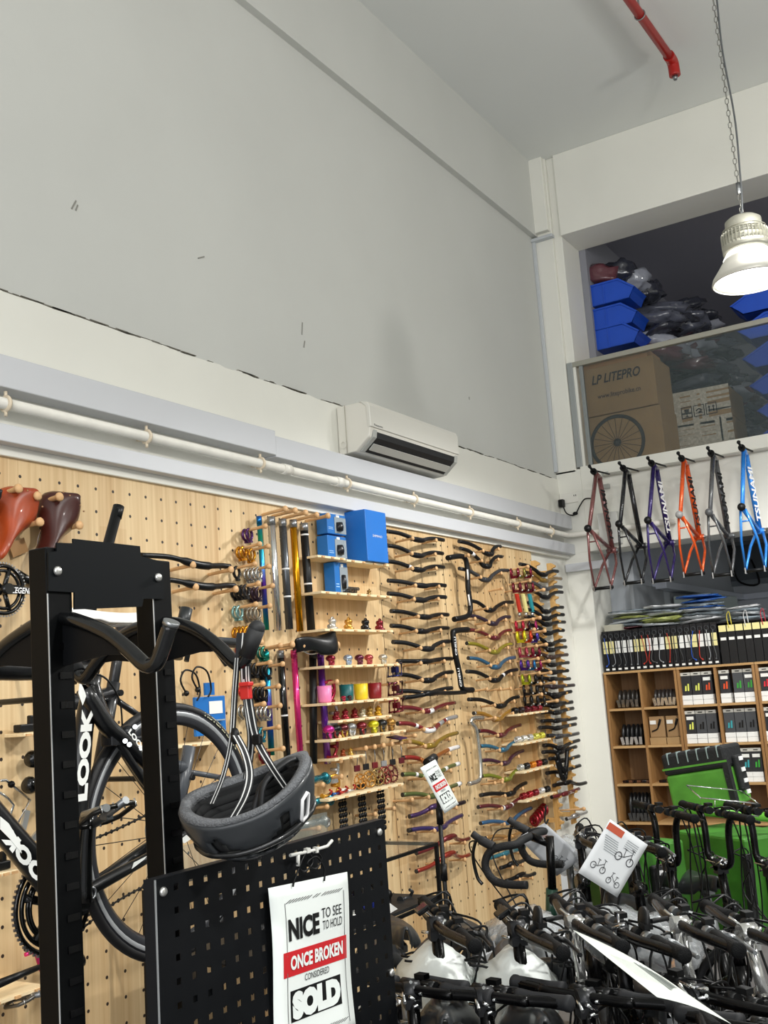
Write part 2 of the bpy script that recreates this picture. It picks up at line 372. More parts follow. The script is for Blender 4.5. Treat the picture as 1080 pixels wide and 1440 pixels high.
# bracket box below the trunk beneath the aircon (slack piece)
# ---- sprinkler pipe
a = PZ(940, 78, 5.6); d0 = PZ(885, 0, 5.6); dr = (d0-a).normalized()
sp = thing('sprinkler_pipe', 'red sprinkler pipe under the white ceiling ending in an open elbow', 'sprinkler pipe', a)
MB().tube([a+dr*4, a], .03, 14).build('pipe_run', mat('#b3231c', .35), sp)
MB().tube(spline([a, a-dr*.05, a-dr*.09+V(0, 0, -.02), a-dr*.1+V(0, 0, -.1)], 5), .038, 14).build('elbow', mat('#a51f19', .35), sp)
h = MB(); h.tube([a-dr*.1+V(0, 0, -.1), a-dr*.1+V(0, 0, -.13)], [.02, .012], 10); h.build('sprinkler_head', STEEL, sp)
m_ = a+dr*.55; MB().cyl(m_, m_+V(0, 0, .15), .006, 8).ring(m_, dr, .034, .004, 16, 5).build('pipe_hanger', mat('#8f8f8f', .4, .5), sp)
# ---- pendant lamp
LC = PD(1056, 396, 5.35); LM = mat('#b4b3a6', .4, .5)
lp = thing('pendant_lamp', 'glowing bell-shaped high bay pendant lamp hanging from a chain', 'lamp', LC)
MB().lathe([(.185, 0), (.19, .004), (.182, .03), (.15, .075), (.12, .12), (.1, .16), (.096, .165)], LC, seg=40).build('shade', mat('#cfcdc4', .35, .2, trans=0), lp, solid=.004)
mb = MB(); mb.lathe([(.1, .16), (.118, .165), (.118, .2), (.1, .2), (.112, .205), (.112, .235), (.098, .24), (.104, .243), (.104, .272), (.09, .276), (.092, .28), (.09, .33), (.07, .345), (0, .35)], LC, seg=40)
mb.build('heat_sink', LM, lp)
mb = MB()
for i in range(36):
    an = 2*math.pi*i/36; mb.box(LC+V(math.cos(an)*.113, math.sin(an)*.113, .228), (.012, .004, .07), Matrix.Rotation(an, 3, 'Z'))
mb.build('cooling_fin', LM, lp)
for k in range(4): MB().ring(LC+V(0, 0, .245+k*.012), (0, 0, 1), .106, .003, 36, 5).build('ring', LM, lp)
MB().lathe([(0, .055), (.09, .055), (.135, .045), (.15, .05)], LC, seg=36).build('diffuser', mat('#ffffff', .5, emit=14), lp)
MB().lathe([(.176, .012), (.165, .035), (.14, .07), (.112, .115)], LC, seg=36).build('lit_reflector', mat('#f4f6f2', .3, emit=1.2), lp)
MB().lathe([(.1215, .128), (.103, .158), (.101, .165)], LC+V(0, 0, 0), seg=40).build('lit_neck', mat('#fbfcf8', .3, emit=2.2), lp)
ch = MB(); tp = LC+V(0, 0, .35)
topz = 5.71; n = int((topz-tp.z-.04)/.034)
for i in range(n):
    c = tp+V(0, 0, .04+i*.034); ax = V(1, 0, 0) if i % 2 else V(0, 1, 0)
    w = V(0, 1, 0) if i % 2 else V(1, 0, 0)
    ch.tube([c+w*.008+V(0, 0, -.01), c+w*.008+V(0, 0, .01), c+V(0, 0, .02), c-w*.008+V(0, 0, .01), c-w*.008+V(0, 0, -.01), c+V(0, 0, -.02)], .0026, 5, True)
ch.build('chain', mat('#8d8d87', .35, .8), lp)
MB().tube(spline([LC+V(0, 0, .35), LC+V(.01, 0, .45), LC+V(.018, 0, .6), LC+V(.028, 0, .9), LC+V(.012, 0, 1.3), LC+V(.02, 0, 1.7), V(LC.x+.01, LC.y, 5.7)], 8), .005, 8).build('cord', mat('#55585a', .5), lp)
MB().ring(LC+V(0, 0, .365), (1, 0, 0), .018, .005, 16, 6).cyl(LC+V(0, 0, .48), LC+V(0, 0, .54), .012).build('hook', STEEL, lp)
# ---- mezzanine balustrade
RA = PY(800, 515, 7.6); 
bal = thing('glass_balustrade', 'clear glass balustrade with an aluminium top rail along the mezzanine edge', 'balustrade', (.2, 7.61, 3.135))
MB().bb((.2, 7.585, 3.935), (5.5, 7.635, 3.975)).build('top_rail', mat('#a9a79c', .35, .5), bal, bevel=.004)
MB().bb((.17, 7.58, 3.135), (.215, 7.64, 3.975)).build('end_post', mat('#a2a6a6', .4, .4), bal, bevel=.003)
MB().bb((.26, 7.6, 3.135), (.29, 7.63, 3.94)).build('inner_post', mat('#8f9494', .4, .4), bal, bevel=.003)
MB().bb((.29, 7.608, 3.14), (5.4, 7.616, 3.94)).build('glass_pane', mat('#5f6a6c', .04, alpha=.22), bal)
# ================================================================ MEZZANINE STORE
CARD = mat('#a98a5f', .75, noise_amt=.08, noise_scale=10); CARDD = mat('#8d7350', .75); TAPE = mat('#c9bfa6', .3); INK = mat('#2a2623', .7)
def carton(name, label, a, b, cat='box', m=CARD, group=None):
    a = Vector(a); b = Vector(b); c = thing(name, label, cat, ((a.x+b.x)/2, (a.y+b.y)/2, min(a.z, b.z)), group)
    MB().bb(a, b).build('carton_body', m, c, bevel=.006)
    return c
def fr(x, y, Y=7.66): return PY(x, y, Y)
b0 = fr(806, 520); b1 = fr(917, 497); bm = fr(815, 590).z
c = carton('cardboard_box', 'printed brown cardboard box behind the glass, stacked on the box with a wheel drawing', (.235, 7.67, bm+.004), (b1.x, 8.1, b0.z-.02))
X0, X1 = .235, b1.x; W = X1-X0
text('LP LITEPRO', (X0+W*.16, 7.665, bm+.25*1), (1, 0, 0), (0, 0, 1), W*.66, .075, INK, c, shear=.3, bold=.02)
text('www.liteprobike.cn', (X0+W*.22, 7.665, bm+.12), (1, 0, 0), (0, 0, 1), W*.58, .05, mat('#4a4038', .7), c, bold=.015)
MB().bb((X0+W*.3, 7.75, b0.z-.02), (X0+W*.42, 8, b0.z-.018)).build('tape', TAPE, c)
c = carton('cardboard_box', 'brown cardboard box printed with a large spoked wheel behind the glass', (.24, 7.68, 3.03), (X1+.01, 8.1, bm))
wc = fr(868, 622, 7.675); 
mb = MB(); mb.ring(wc, (0, 1, 0), .205, .014, 48, 6).ring(wc, (0, 1, 0), .022, .009, 20, 6).ball(wc, .018, 10, (1, .2, 1))
for i in range(20): a = 2*math.pi*i/20; mb.tube([wc+V(math.cos(a)*.03, 0, math.sin(a)*.03), wc+V(math.cos(a)*.2, 0, math.sin(a)*.2)], .0018, 4)
mb.v = [V(p.x, 7.678+(p.y-7.675)*.05, p.z) for p in mb.v]; mb.build('wheel_print', mat('#3b3a36', .8), c)
c = carton('cardboard_box', 'flat orange-brown cardboard tray lying on the printed box above the glass rail', (.235, 7.69, b0.z-.018), (X1-.05, 8.05, b0.z+.055), m=mat('#b5895a', .7))
MB().bb((.24, 7.688, b0.z+.03), (X1-.055, 7.692, b0.z+.036)).build('flap_edge', CARDD, c)
# taped cartons
p0 = fr(924, 570, 8.12); p1 = fr(1024, 545, 8.12); zz = fr(985, 548, 8.12).z
zs = [3.03, 3.03+(zz-3.03)*.34, 3.03+(zz-3.03)*.64, zz]
for i in range(3):
    c = carton('taped_cardboard_box', ['cardboard box wound in packing tape, lowest of the three on the mezzanine floor', 'cardboard box wound in packing tape, middle of the three behind the glass', 'cardboard box wound in packing tape with fragile symbols, top of the three'][i], (p0.x, 8.12, zs[i]+.003), (p1.x+.0, 8.6, zs[i+1]-.003), group=None)
    h = zs[i+1]-zs[i]; rr = random.Random(i)
    mb = MB()
    for k in range(5):
        z = zs[i]+h*(.12+.19*k); mb.prism([V(p0.x-.003, 8.117, z), V(p1.x+.003, 8.117, z+rr.uniform(-.03, .03)), V(p1.x+.003, 8.117, z+.035), V(p0.x-.003, 8.117, z+.035+rr.uniform(-.01, .02))], (0, .004, 0))
    for k in range(3):
        x = p0.x+rr.uniform(.05, .5)*1.1; mb.bb((x, 8.116, zs[i]+.004), (x+.05, 8.119, zs[i+1]-.004)) if x < p1.x-.06 else None
    mb.build('packing_tape', mat('#cfc8b6', .25, noise_amt=.25, noise_scale=60), c)
    if i == 2:
        for k in range(3):
            x = p0.x+(p1.x-p0.x)*(.33+.17*k); z = zs[i]+h*.12; w = .085
            mb = MB(); 
            for a_, b_ in (((0, 0), (w, .006)), ((0, w), (w, w+.006)), ((0, 0), (.006, w)), ((w-.006, 0), (w, w+.006))): mb.bb((x+a_[0], 8.108, z+a_[1]), (x+b_[0], 8.112, z+b_[1]))
            if k == 0: mb.lathe([(0, 0), (.018, 0), (.004, .008), (.004, .03), (.016, .036), (.02, .06)], (x+w/2, 8.112, z+.012), (0, 0, 1), 10)
            if k == 1: mb.tube([V(x+.02+.045*t, 8.11, z+.045+.015*math.sin(math.pi*t)) for t in (0, .25, .5, .75, 1)], .005, 5).bb((x+.015, 8.108, z+.025), (x+.07, 8.112, z+.03))
            if k == 2:
                for q in (.022, .055): mb.bb((x+q, 8.108, z+.02), (x+q+.008, 8.112, z+.055)).prism([V(x+q-.008, 8.108, z+.055), V(x+q+.016, 8.108, z+.055), V(x+q+.004, 8.108, z+.072)], (0, .004, 0))
            mb.v = [V(p.x, 8.112+(p.y-8.112)*.08, p.z) for p in mb.v]
            mb.build('handling_symbol', INK, c)
# blue stacking bins
BLUE = mat('#1d4fc0', .35, noise_amt=.06)
def bin_(label, o, w, d, h, flip=1, group=None):
    """open fronted stacking bin, mouth towards +X*flip"""
    o = Vector(o); t = thing('storage_bin', label, 'storage bin', o, group)
    def P(x, y, z): return o+V(x*flip, y, z)
    prof = [(0, 0), (0, h), (d*.66, h), (d*1.0, h*.45), (d*.93, h*.3), (d*.86, 0)]
    mb = MB()
    for yy in (0, w-.006): mb.prism([P(x, yy, z) for x, z in prof], (0, .006, 0))
    mb.bb(P(0, 0, 0), P(d*.86, w, .006)).bb(P(0, 0, 0), P(.006, w, h)).prism([P(d*.86, 0, 0), P(d*.93, 0, h*.3), P(d, 0, h*.45), P(d-.01, 0, h*.45), P(d*.85, 0, .006)], (0, w, 0))
    mb.build('bin_body', BLUE, t)
    mb = MB(); mb.bb(P(0, -.008, h-.016), P(d*.66, 0, h)).bb(P(0, w, h-.016), P(d*.66, w+.008, h)).prism([P(d*.66, -.008, h), P(d, -.008, h*.45), P(d-.012, -.008, h*.42), P(d*.64, -.008, h-.016)], (0, .008, 0))
    mb.bb(P(d*.3, -.006, 0), P(d*.33, 0, h))
    mb.build('rim', BLUE, t, bevel=.002)
    return t
bl = PY(832, 395, 7.985); bh = .205
zt_ = bl.z
for i in range(3):
    bin_(['open blue storage bin on top of the left mezzanine stack', 'open blue storage bin in the middle of the left mezzanine stack', 'open blue storage bin at the bottom of the left mezzanine stack'][i], (PY(831, 430, 8.0).x, 8.0, PY(840, [430, 465, 493][i], 8.0).z), .3, .38, .185, 1)
rp0 = PY(1034, 440, 8.0)
for i in range(7):
    z = PY(1050, [443, 481, 522, 562, 599, 632, 668][i]-3, 8.0).z; x = PY([1034, 1040, 1042, 1047, 1053, 1058, 1062][i], 500, 8.0).x
    bin_('blue storage bin behind the pendant lamp, %s of the right mezzanine stack' % ['topmost', 'second', 'third', 'fourth', 'fifth', 'sixth', 'lowest'][i], (x+.62, 8.02, z), .34, .62, .19, -1)
# heap of plastic wrapped parts
FILM = [mat('#5a5d6a', .1, coat=.8, bump=1, bscale=16), mat('#33353f', .12, coat=.8, bump=1, bscale=14), mat('#9a9da8', .1, coat=.8, bump=1, bscale=18), mat('#643a42', .15, coat=.8, bump=1, bscale=16)]
def crumple(name, m, sx, sy, sz, seed, lumps=9):
    mb = MB(); mb.ball((0, 0, 0), 1, 22)
    vs = []
    for p in mb.v:
        q = V(*(math.copysign(abs(c)**.7, c) for c in p))
        n = noise.noise(q*2.3+V(seed*7, 0, 0))*.35+noise.noise(q*6+V(seed*3, 5, 0))*.16
        q = q*(1+n); vs.append(V(q.x*sx, q.y*sy, q.z*sz))
    mb.v = vs; return mb.build(name, m)
protos = [crumple('wrapped_parcel', FILM[i % 4], .24, .17, .062, i) for i in range(6)]
rr = random.Random(11); cnt = 0
words = ['near', 'far']
for row in range(7):
    Y = 8.46+row*.4
    nl = [4, 13, 14, 14, 13, 13, 11][row]
    for k in range(nl):
        z = [4.46, 4.64, 4.74, 4.76, 4.74, 4.70, 4.50][row]-k*.112+rr.uniform(-.03, .03)
        x = .62+rr.uniform(-.05, .05)+(.16 if k > 4 else .0)+row*.01
        o = protos[cnt % 6] if cnt < 6 else protos[cnt % 6].copy()
        if cnt >= 6: COL.objects.link(o)
        o.location = (x, Y+rr.uniform(-.06, .06), z); o.rotation_euler = (rr.uniform(-.25, .25), rr.uniform(-.12, .3), rr.uniform(-.6, .6))
        tag(o, 'crumpled clear-plastic-wrapped parcel of dark parts in the mezzanine heap', 'parcel', 'plastic-wrapped parcels heaped along the mezzanine wall'); cnt += 1
for k, (x, y_) in enumerate(((845, 390), (868, 385), (890, 398), (905, 412))):
    o = crumple('wrapped_parcel', [FILM[3], FILM[1], FILM[2], FILM[1]][k], .15, .13, .09, 20+k); o.location = PY(x, y_, 8.16+k*.12)
    tag(o, 'dark red and black plastic-wrapped bundle lying on the left blue bins', 'parcel', 'bundles on top of the left blue bins')
# wooden board shelf under heap
o = rebase(MB().bb((.32, 8.3, 3.05), (1.02, 11.4, 3.08)).bb((.32, 8.3, 3.02), (.34, 8.34, 4.0)).bb((.96, 11.3, 3.02), (1.0, 11.34, 4.0)).build('storage_rack', mat('#30343c', .5)), (.7, 9, 3.02))
tag(o, 'dark metal rack under the plastic-wrapped heap on the mezzanine', 'rack')
# ================================================================ PARAPET: socket, rail, hanging frames
sk = PY(800, 700, YE-.004)
so = thing('wall_socket', 'white double wall socket near the corner with a black plug', 'socket', sk)
MB().box(sk+V(0, 0, .0), (.15, .012, .085)).build('socket_plate', mat('#e4e2da', .35), so, bevel=.003)
MB().box(PY(790, 708, YE-.03), (.04, .045, .06)).build('plug', BLK, so, bevel=.006)
MB().tube(spline([PY(792, 712, YE-.04), PY(797, 722, YE-.03), PY(808, 724, YE-.03), PY(815, 712, YE-.03), PY(822, 702, YE-.03), PY(832, 701, YE-.03)], 6), .005, 6).ball(PY(809, 722, YE-.03), .014, 10, (1.6, 1, 1)).build('cable', BLK, so)
mb = MB()
for q in (.045, .06): mb.box(sk+V(q, -.007, .01), (.005, .003, .012))
mb.build('socket_hole', BLK, so)
c0 = PY(850, 668, YE-.02); c1 = PY(1080, 640, YE-.02)
rl = thing('wall_conduit', 'thin grey-white conduit fixed across the parapet behind the hanging frames', 'conduit', c0)
MB().cyl(c0, V(6, YE-.02, c1.z), .013, 10).build('conduit_run', mat('#cfcdc4', .4), rl)
for x, y_ in ((851, 667), (853, 684)): MB().box(PY(x, y_, YE-.012), (.05, .02, .035)).build('bracket', mat('#a9aaa6', .4, .4), rl, bevel=.002)
o = MB().bb((.02, YE-.045, 2.335), (.36, YE-.002, 2.395)).build('short_trunking', TR, bevel=.003); tag(rebase(o, (.2, YE-.02, 2.34)), 'short pale blue-grey trunking on the end wall beside the lower trunking end', 'cable trunking')
o = MB().bb((.33, YE-.09, 2.50), (.48, YE-.002, 2.74)).build('junction_box', mat('#cfd0cb', .4), bevel=.004); tag(rebase(o, (.4, YE-.04, 2.5)), 'white junction box on the parapet behind the rose-brown frame', 'junction box')
def bike_frame(label, top, bot, m, cap, txt, tm, dx=0):
    """bare frame hung head up; plane YZ, rear axle along X"""
    Yw = YE-.10
    zt = PY(top[0], top[1], Yw-.28).z; zb = PY(bot[0], bot[1], Yw-.28).z; x0 = PY(top[0], top[1], Yw-.28).x
    xb = PY(bot[0], bot[1], Yw-.28).x
    s = (zt-zb)/.93; root = thing('bike_frame', label, 'bicycle frame', (x0, Yw-.28*s, zb))
    def P(u, v, w=0):   # bike coords u forward v up
        d = u*.842+v*.539; n = -u*.539+v*.842
        k = (.64-d)/.93
        return V(x0+(xb-x0)*k*.5+w, Yw-n*s, zt-(.625-d)*s-.02)
    BB = P(0, 0); HT = P(.36, .55); HB = P(.395, .43); ST = P(-.165, .50)
    r = .017*s
    mb = MB(); mb.cyl(HT, HB, .021*s, 12)
    mb.tube([P(.372, .515), P(-.15, .475)], [.019*s, .015*s], 10); mb.tube([P(.392, .45), P(.02, .012)], .021*s, 12, flat=.8)
    mb.tube([BB, P(-.16, .49)], .016*s, 10); mb.cyl(P(0, 0, -.035), P(0, 0, .035), .024*s, 14)
    mb.build('main_triangle', m, root)
    for w in (-.062, .062):
        MB().tube([P(-.155, .46, w*.25), P(-.28, .26, w*.85), P(-.41, .075, w)], [.010*s, .009*s, .008*s], 8).build('seat_stay', m, root)
        MB().tube([P(-.02, .0, w*.4), P(-.15, .015, w*.85), P(-.405, .07, w)], [.012*s, .011*s, .009*s], 8).build('chain_stay', m, root)
        MB().box(P(-.415, .072, w), (.008, .03, .04)).build('dropout', ALU, root)
    MB().tube([P(-.2, .38, -.035), P(-.2, .38, .035)], .006*s, 6).build('stay_bridge', m, root)
    MB().cyl(P(-.413, .066, -.075), P(-.413, .066, .075), .012, 8).build('axle_spacer', BLK, root)
    MB().ball(ST, .03*s, 12).build('seat_cap', cap, root)
    MB().cyl(HT, P(.352, .575), .026*s, 12).cyl(P(.352, .575), P(.335, .64), .010*s, 8).ball(P(.335, .65), .014, 8).build('hanging_hook', BLK, root)
    hk_ = P(.352, .585); MB().tube([hk_, V(hk_.x, YE-.03, hk_.z+.02), V(hk_.x, YE, hk_.z+.02)], .007, 8).build('wall_peg', BLK, root)
    MB().cyl(P(0, 0, -.045), P(0, 0, .045), .014*s, 10).build('bottom_bracket', STEEL, root)
    if txt:
        a_ = P(.355, .405); b_ = P(.06, .057); dd = (a_-b_); nn = V(.62, -.78, .1); nn = (nn-dd.normalized()*nn.dot(dd.normalized())).normalized(); hd = nn.cross(dd).normalized()
        hh = .036*s; text(txt, b_+nn*.0225*s-hd*hh/2, dd, hd, dd.length*.93, hh, tm, root, name='frame_lettering', bold=.03, shear=.25)
    mk = Yw
    return root
FR = [('rose-brown bare bicycle frame hanging nearest the corner', (833, 655), (842, 822), '#7b4a48', BLK, 'TSUNAMI', '#1c1a1a'),
      ('black bare bicycle frame hanging between the rose-brown and purple ones', (874, 650), (886, 814), '#15161a', BLK, '', ''),
      ('dark purple bare bicycle frame with white lettering hanging on the parapet', (914, 643), (926, 811), '#2a1a5e', BLK, 'TSUNAMI', '#f0f0f0'),
      ('orange bare bicycle frame with black lettering hanging on the parapet', (956, 636), (970, 802), '#e0571a', mat('#8d8d8d', .4), 'TSUNAMI', '#1c1a1a'),
      ('grey bare bicycle frame with black lettering hanging between orange and blue ones', (998, 629), (1010, 803), '#4f5052', mat('#4a4b4d', .4), 'TSUNAMI', '#111111'),
      ('bright blue bare bicycle frame with white lettering hanging nearest the lamp', (1041, 621), (1058, 796), '#2b86e0', BLK, 'TSUNAMI', '#f4f4f4')]
for l, t_, b_, c_, cp, tx, tc in FR: bike_frame(l, t_, b_, mat(c_, .25, .25, coat=.7), cp, tx, mat(tc or '#111111', .4))
# hanging rail holding the frames
hx = PY(833, 655, YE-.38)
# ================================================================ UNDER-MEZZANINE STORE
SX0, ZT, CW, CH = .212, 1.563, .272, .2705; SY = YE+.02
SHW = wood('#8a6238', '#a87f4e', 'z'); SHX = wood('#b08a58', '#c9a472', 'x')
def shelfunit(label, x0, ncol, rows=6):
    t = thing('shelf_unit', label, 'shelf', (x0, SY+.15, 0)); w = ncol*CW
    for i in range(ncol+1):
        x = x0+i*CW; th = .018
        MB().bb((x-(th/2 if 0 < i < ncol else (0 if i == 0 else th)), SY, 0), (x+(th/2 if 0 < i < ncol else (th if i == 0 else 0)), SY+.33, ZT-.018)).build('upright', SHW, t)
    for j in range(rows+1):
        z = ZT-j*CH
        if z < .02: z = .02
        MB().bb((x0, SY-.002 if j == 0 else SY+.002, z-.016), (x0+w, SY+.33, z)).build('shelf_board', SHX, t)
    MB().bb((x0, SY+.325, 0), (x0+w, SY+.335, ZT)).build('back_panel', wood('#7d5c38', '#94704a', 'z'), t)
    return t
shelfunit('brown wooden cube shelf, leftmost unit beside the white column', SX0, 2)
shelfunit('brown wooden cube shelf, middle unit filled with small boxed lights', SX0+2*CW+.004, 2)
shelfunit('brown wooden cube shelf, rightmost unit at the edge of the picture', SX0+4*CW+.008, 2)
LAB = mat('#e9e9e4', .5); YLAB = mat('#e6dc9a', .5)
# row of display cards with cables standing on the shelf top
rr = random.Random(5)
xx = SX0+.0
for i in range(18):
    w = .0475; x = SX0+.012+i*w
    t = thing('cable_card', 'narrow black display card with a coiled cable, %s from the left on the shelf top' % ORD[i].replace('topmost', 'first'), 'display card', (x+w/2, SY+.02, ZT), 'black cable cards standing on the shelf top')
    MB().bb((x+.002, SY+.01, ZT+.001), (x+w-.002, SY+.03, ZT+.30)).build('card', mat('#141518', .4), t)
    m2 = YLAB if i in (0, 1, 5, 6, 10, 11, 14, 17) else LAB
    MB().bb((x+.006, SY+.007, ZT+.135), (x+w-.006, SY+.009, ZT+.225)).build('price_label', m2, t)
    MB().bb((x+.012, SY+.007, ZT+.012), (x+w-.012, SY+.009, ZT+.026)).build('small_label', LAB, t)
    MB().bb((x+.006, SY+.006, ZT+.17), (x+w-.006, SY+.0075, ZT+.174)).build('label_line', mat('#55585a', .4), t); MB().ring(V(x+w/2, SY+.004, ZT+.262), (0, 1, 0), .016, .003, 16, 5).build('coil', mat('#3a3c40', .4), t)
    cc = rr.choice(['#8a8d90', '#55585a', '#b03020', '#3a3c3e', '#2050b0', '#d0d0d0', '#6a6c6e', '#555555'])
    x2 = x+w/2+rr.uniform(-.02, .02)
    MB().tube(spline([V(x+w/2, SY-.004, ZT+.25), V(x2, SY-.012, ZT+.16), V(x2+rr.uniform(-.02, .02), SY-.01, ZT+.07), V(x+w/2, SY-.004, ZT+.045)], 5), .0028, 5).ball(V(x+w/2, SY-.004, ZT+.043), .007, 8).build('hanging_cable', mat(cc, .4), t)
xs = SX0+.012+18*.0475+.01
for i in range(7):
    w = .058; x = xs+i*w
    t = thing('label_card', 'wide black card with a yellow label, %s from the left on the shelf top' % ORD[i].replace('topmost', 'first'), 'display card', (x+w/2, SY+.02, ZT), 'black cards with yellow labels on the shelf top')
    MB().bb((x+.002, SY+.01, ZT+.001), (x+w-.002, SY+.05, ZT+.26)).build('card', mat('#0f1012', .4), t)
    MB().bb((x+.004, SY+.003, ZT+.225), (x+w-.004, SY+.008, ZT+.27)).build('price_label', YLAB, t)
    MB().bb((x+.010, SY+.003, ZT+.165), (x+w-.010, SY+.008, ZT+.185)).build('small_label', LAB, t)
    if i in (1, 3, 5): MB().tube(spline([V(x+.02, SY, ZT+.25), V(x+.015, SY-.01, ZT+.33), V(x+.035, SY-.012, ZT+.36), V(x+.04, SY, ZT+.27)], 5), .003, 5).build('cable_loop', mat(['#e0d050', '#dddddd', '#c03040'][i//2], .4), t)
# flat plastic bags stacked on top
rb = random.Random(9)
BAGM = [mat('#b8bdc0', .15, coat=.6, bump=.8, bscale=40), mat('#8e9aa2', .15, coat=.6, bump=.8, bscale=40), mat('#a8b060', .2, coat=.5, bump=.8, bscale=40), mat('#5a2028', .2, coat=.5, bump=.8, bscale=40), mat('#2a5ca8', .2, coat=.5, bump=.8, bscale=40), mat('#d8dadb', .15, coat=.6, bump=.8, bscale=40)]
NM = ['clear', 'smoky', 'yellow-green', 'dark red', 'blue', 'white']
for g, (px_, py_, n_, cols) in enumerate((((890, 882), 0, 6, (3, 1, 0, 2, 0, 1)), ((935, 872), 0, 6, (0, 2, 2, 0, 1, 5)), ((990, 862), 0, 8, (5, 0, 1, 0, 4, 1, 4, 4)), ((1050, 860), 0, 5, (1, 1, 0, 1, 5)))):
    base = PY(px_[0], px_[1], SY+.22)
    base.z = ZT+.3 if g < 3 else ZT+.27
    for k in range(n_):
        ci = cols[k]; o = crumple('plastic_bag', BAGM[ci], .155 if g < 3 else .12, .11, .011, 40+g*10+k)
        o.location = (base.x+rb.uniform(-.03, .03), SY+.22, base.z+.02+k*.026); o.rotation_euler = (rb.uniform(-.1, .1), rb.uniform(-.08, .08), rb.uniform(-.5, .5))
        tag(o, '%s flat plastic bag, %s up in the %s pile above the cards' % (NM[ci], ['lowest', 'second', 'third', 'fourth', 'fifth', 'sixth', 'seventh', 'eighth'][k], ['leftmost', 'second', 'tall blue-topped', 'rightmost'][g]), 'plastic bag', 'flat bags piled above the cable cards')
o = MB().bb((SX0+.02, SY+.06, ZT+.302), (SX0+.16, SY+.3, ZT+.35)).build('small_carton', mat('#c9c6b4', .5), bevel=.004); tag(rebase(o, (SX0+.1, SY+.2, ZT+.302)), 'small pale carton at the left end above the cable cards', 'box')
o = rebase(MB().bb((SX0, SY+.05, ZT+.288), (SX0+1.66, SY+.33, ZT+.30)).bb((SX0, SY+.31, ZT), (SX0+1.6, SY+.33, ZT+.29)).build('card_stand', mat('#17181a', .5)), (1, SY+.2, ZT)); tag(o, 'black stand behind the cable cards carrying the flat bags', 'stand')
# boxed lights in the cells
cellz = lambda j: ZT-(j+1)*CH
def light_box(x, z, col, grey, tagc=None, label='', w=.072):
    t = thing('light_box', label, 'box', (x+w/2, SY+.05, z), 'boxed bicycle lights in the cube shelf')
    MB().bb((x+.001, SY+.03, z+.07), (x+w-.001, SY+.09, z+.205)).build('box_front', mat('#2b2c2f' if not grey else '#46484b', .4), t)
    MB().bb((x+.001, SY+.028, z+.205), (x+w-.001, SY+.05, z+.228)).build('hang_tab', mat('#a9a79f' if grey else '#c8c6bd', .5), t)
    MB().bb((x+w*.3, SY+.026, z+.213), (x+w*.72, SY+.0285, z+.219)).build('hang_hole', BLK, t)
    mb = MB()
    for q, hh in ((.32, .036), (.58, .05)): mb.prism([V(x+w*q, SY+.027, z+.098), V(x+w*(q+.16), SY+.027, z+.098), V(x+w*(q+.2), SY+.027, z+.098+hh), V(x+w*(q+.06), SY+.027, z+.098+hh)], (0, .003, 0))
    mb.build('light_picture', mat(col, .4), t)
    if tagc: MB().bb((x+w*.15, SY+.025, z+.165), (x+w*.85, SY+.0275, z+.188)).build('price_tag', LAB, t)
    for k in range(2):
        MB().bb((x+.001, SY+.02, z+.0005+k*.034), (x+w-.001, SY+.10, z+.033+k*.034)).build('lower_box', mat('#ecece8', .45), t, bevel=.001)
G = '#3aa03a'; Yw_ = '#dfe36a'; Rr = '#e0532a'; K = '#08090a'; T_ = '#3aa0a8'
cells = [(2, 0, [(0, Yw_, 0, 0), (1, Yw_, 0, 0), (2, Rr, 0, 1)]), (3, 0, [(0, Rr, 0, 1), (1.25, G, 1, 0), (2.25, G, 1, 1)]), (4, 0, [(0, '#d02a3a', 0, 1), (1, '#d02a3a', 0, 0), (2, K, 1, 0)]),
         (2, 1, [(0, Yw_, 0, 1), (1, K, 1, 0), (2, K, 1, 0)]), (3, 1, [(0, T_, 1, 0), (1, K, 1, 0), (2, K, 1, 0)]), (4, 1, [(0, '#222222', 0, 1), (1, K, 1, 0), (2, K, 0, 0)]),
         (3, 2, [(1.1, T_, 0, 1), (2.05, G, 0, 1)]), (4, 2, [(0, K, 0, 1), (1, G, 0, 1)])]
cn = {Yw_: 'yellow', Rr: 'orange-red', G: 'green', K: 'black', T_: 'teal', '#d02a3a': 'red', '#222222': 'dark'}
for cx_, cj, its in cells:
    for q, (u_, col, gr, tg) in enumerate(its):
        x = SX0+cx_*CW+(.004 if cx_ > 1 else 0)+(.004 if cx_ > 3 else 0)+.016+u_*.0745
        light_box(x, cellz(cj)+.001, col, gr, tg, 'boxed %s bicycle lights, %s in the %s cube of the %s shelf row' % (cn[col], ['first', 'second', 'third'][q], ['', '', 'third', 'fourth', 'fifth'][cx_], ['top', 'second', 'third'][cj]))
# left cells: bundles of small clear bags
def bagset(cx_, cj, n_, m_, label, hgt, lab2=True, mm=None):
    for k in range(n_):
        t = thing('parts_bag', label % ORD[k].replace('topmost', 'first'), 'parts bag', (SX0+cx_*CW+.09+k*.034, SY+.08, cellz(cj)))
        x = SX0+cx_*CW+.085+k*(.17/n_)
        mb = MB(); mb.ball((0, 0, 0), 1, 14); mb.v = [V(x+p.x*.02*(1+.3*noise.noise(p*2+V(k, 0, 0))), SY+.10+p.y*.06, cellz(cj)+.003+hgt/2+p.z*hgt/2*(1+.15*noise.noise(p*3+V(0, k, 0)))) for p in mb.v]
        mb.build('bag', m_, t)
        if lab2: MB().box(V(x, SY+.03, cellz(cj)+.035), (.022, .004, .055), Matrix.Rotation(.2*(k % 3-1), 3, 'Y')).build('header', mm or CHR, t)
bagset(0, 0, 5, mat('#2b2723', .3, coat=.4), 'dark brake part bag with a shiny header, %s in the top left cube', .13)
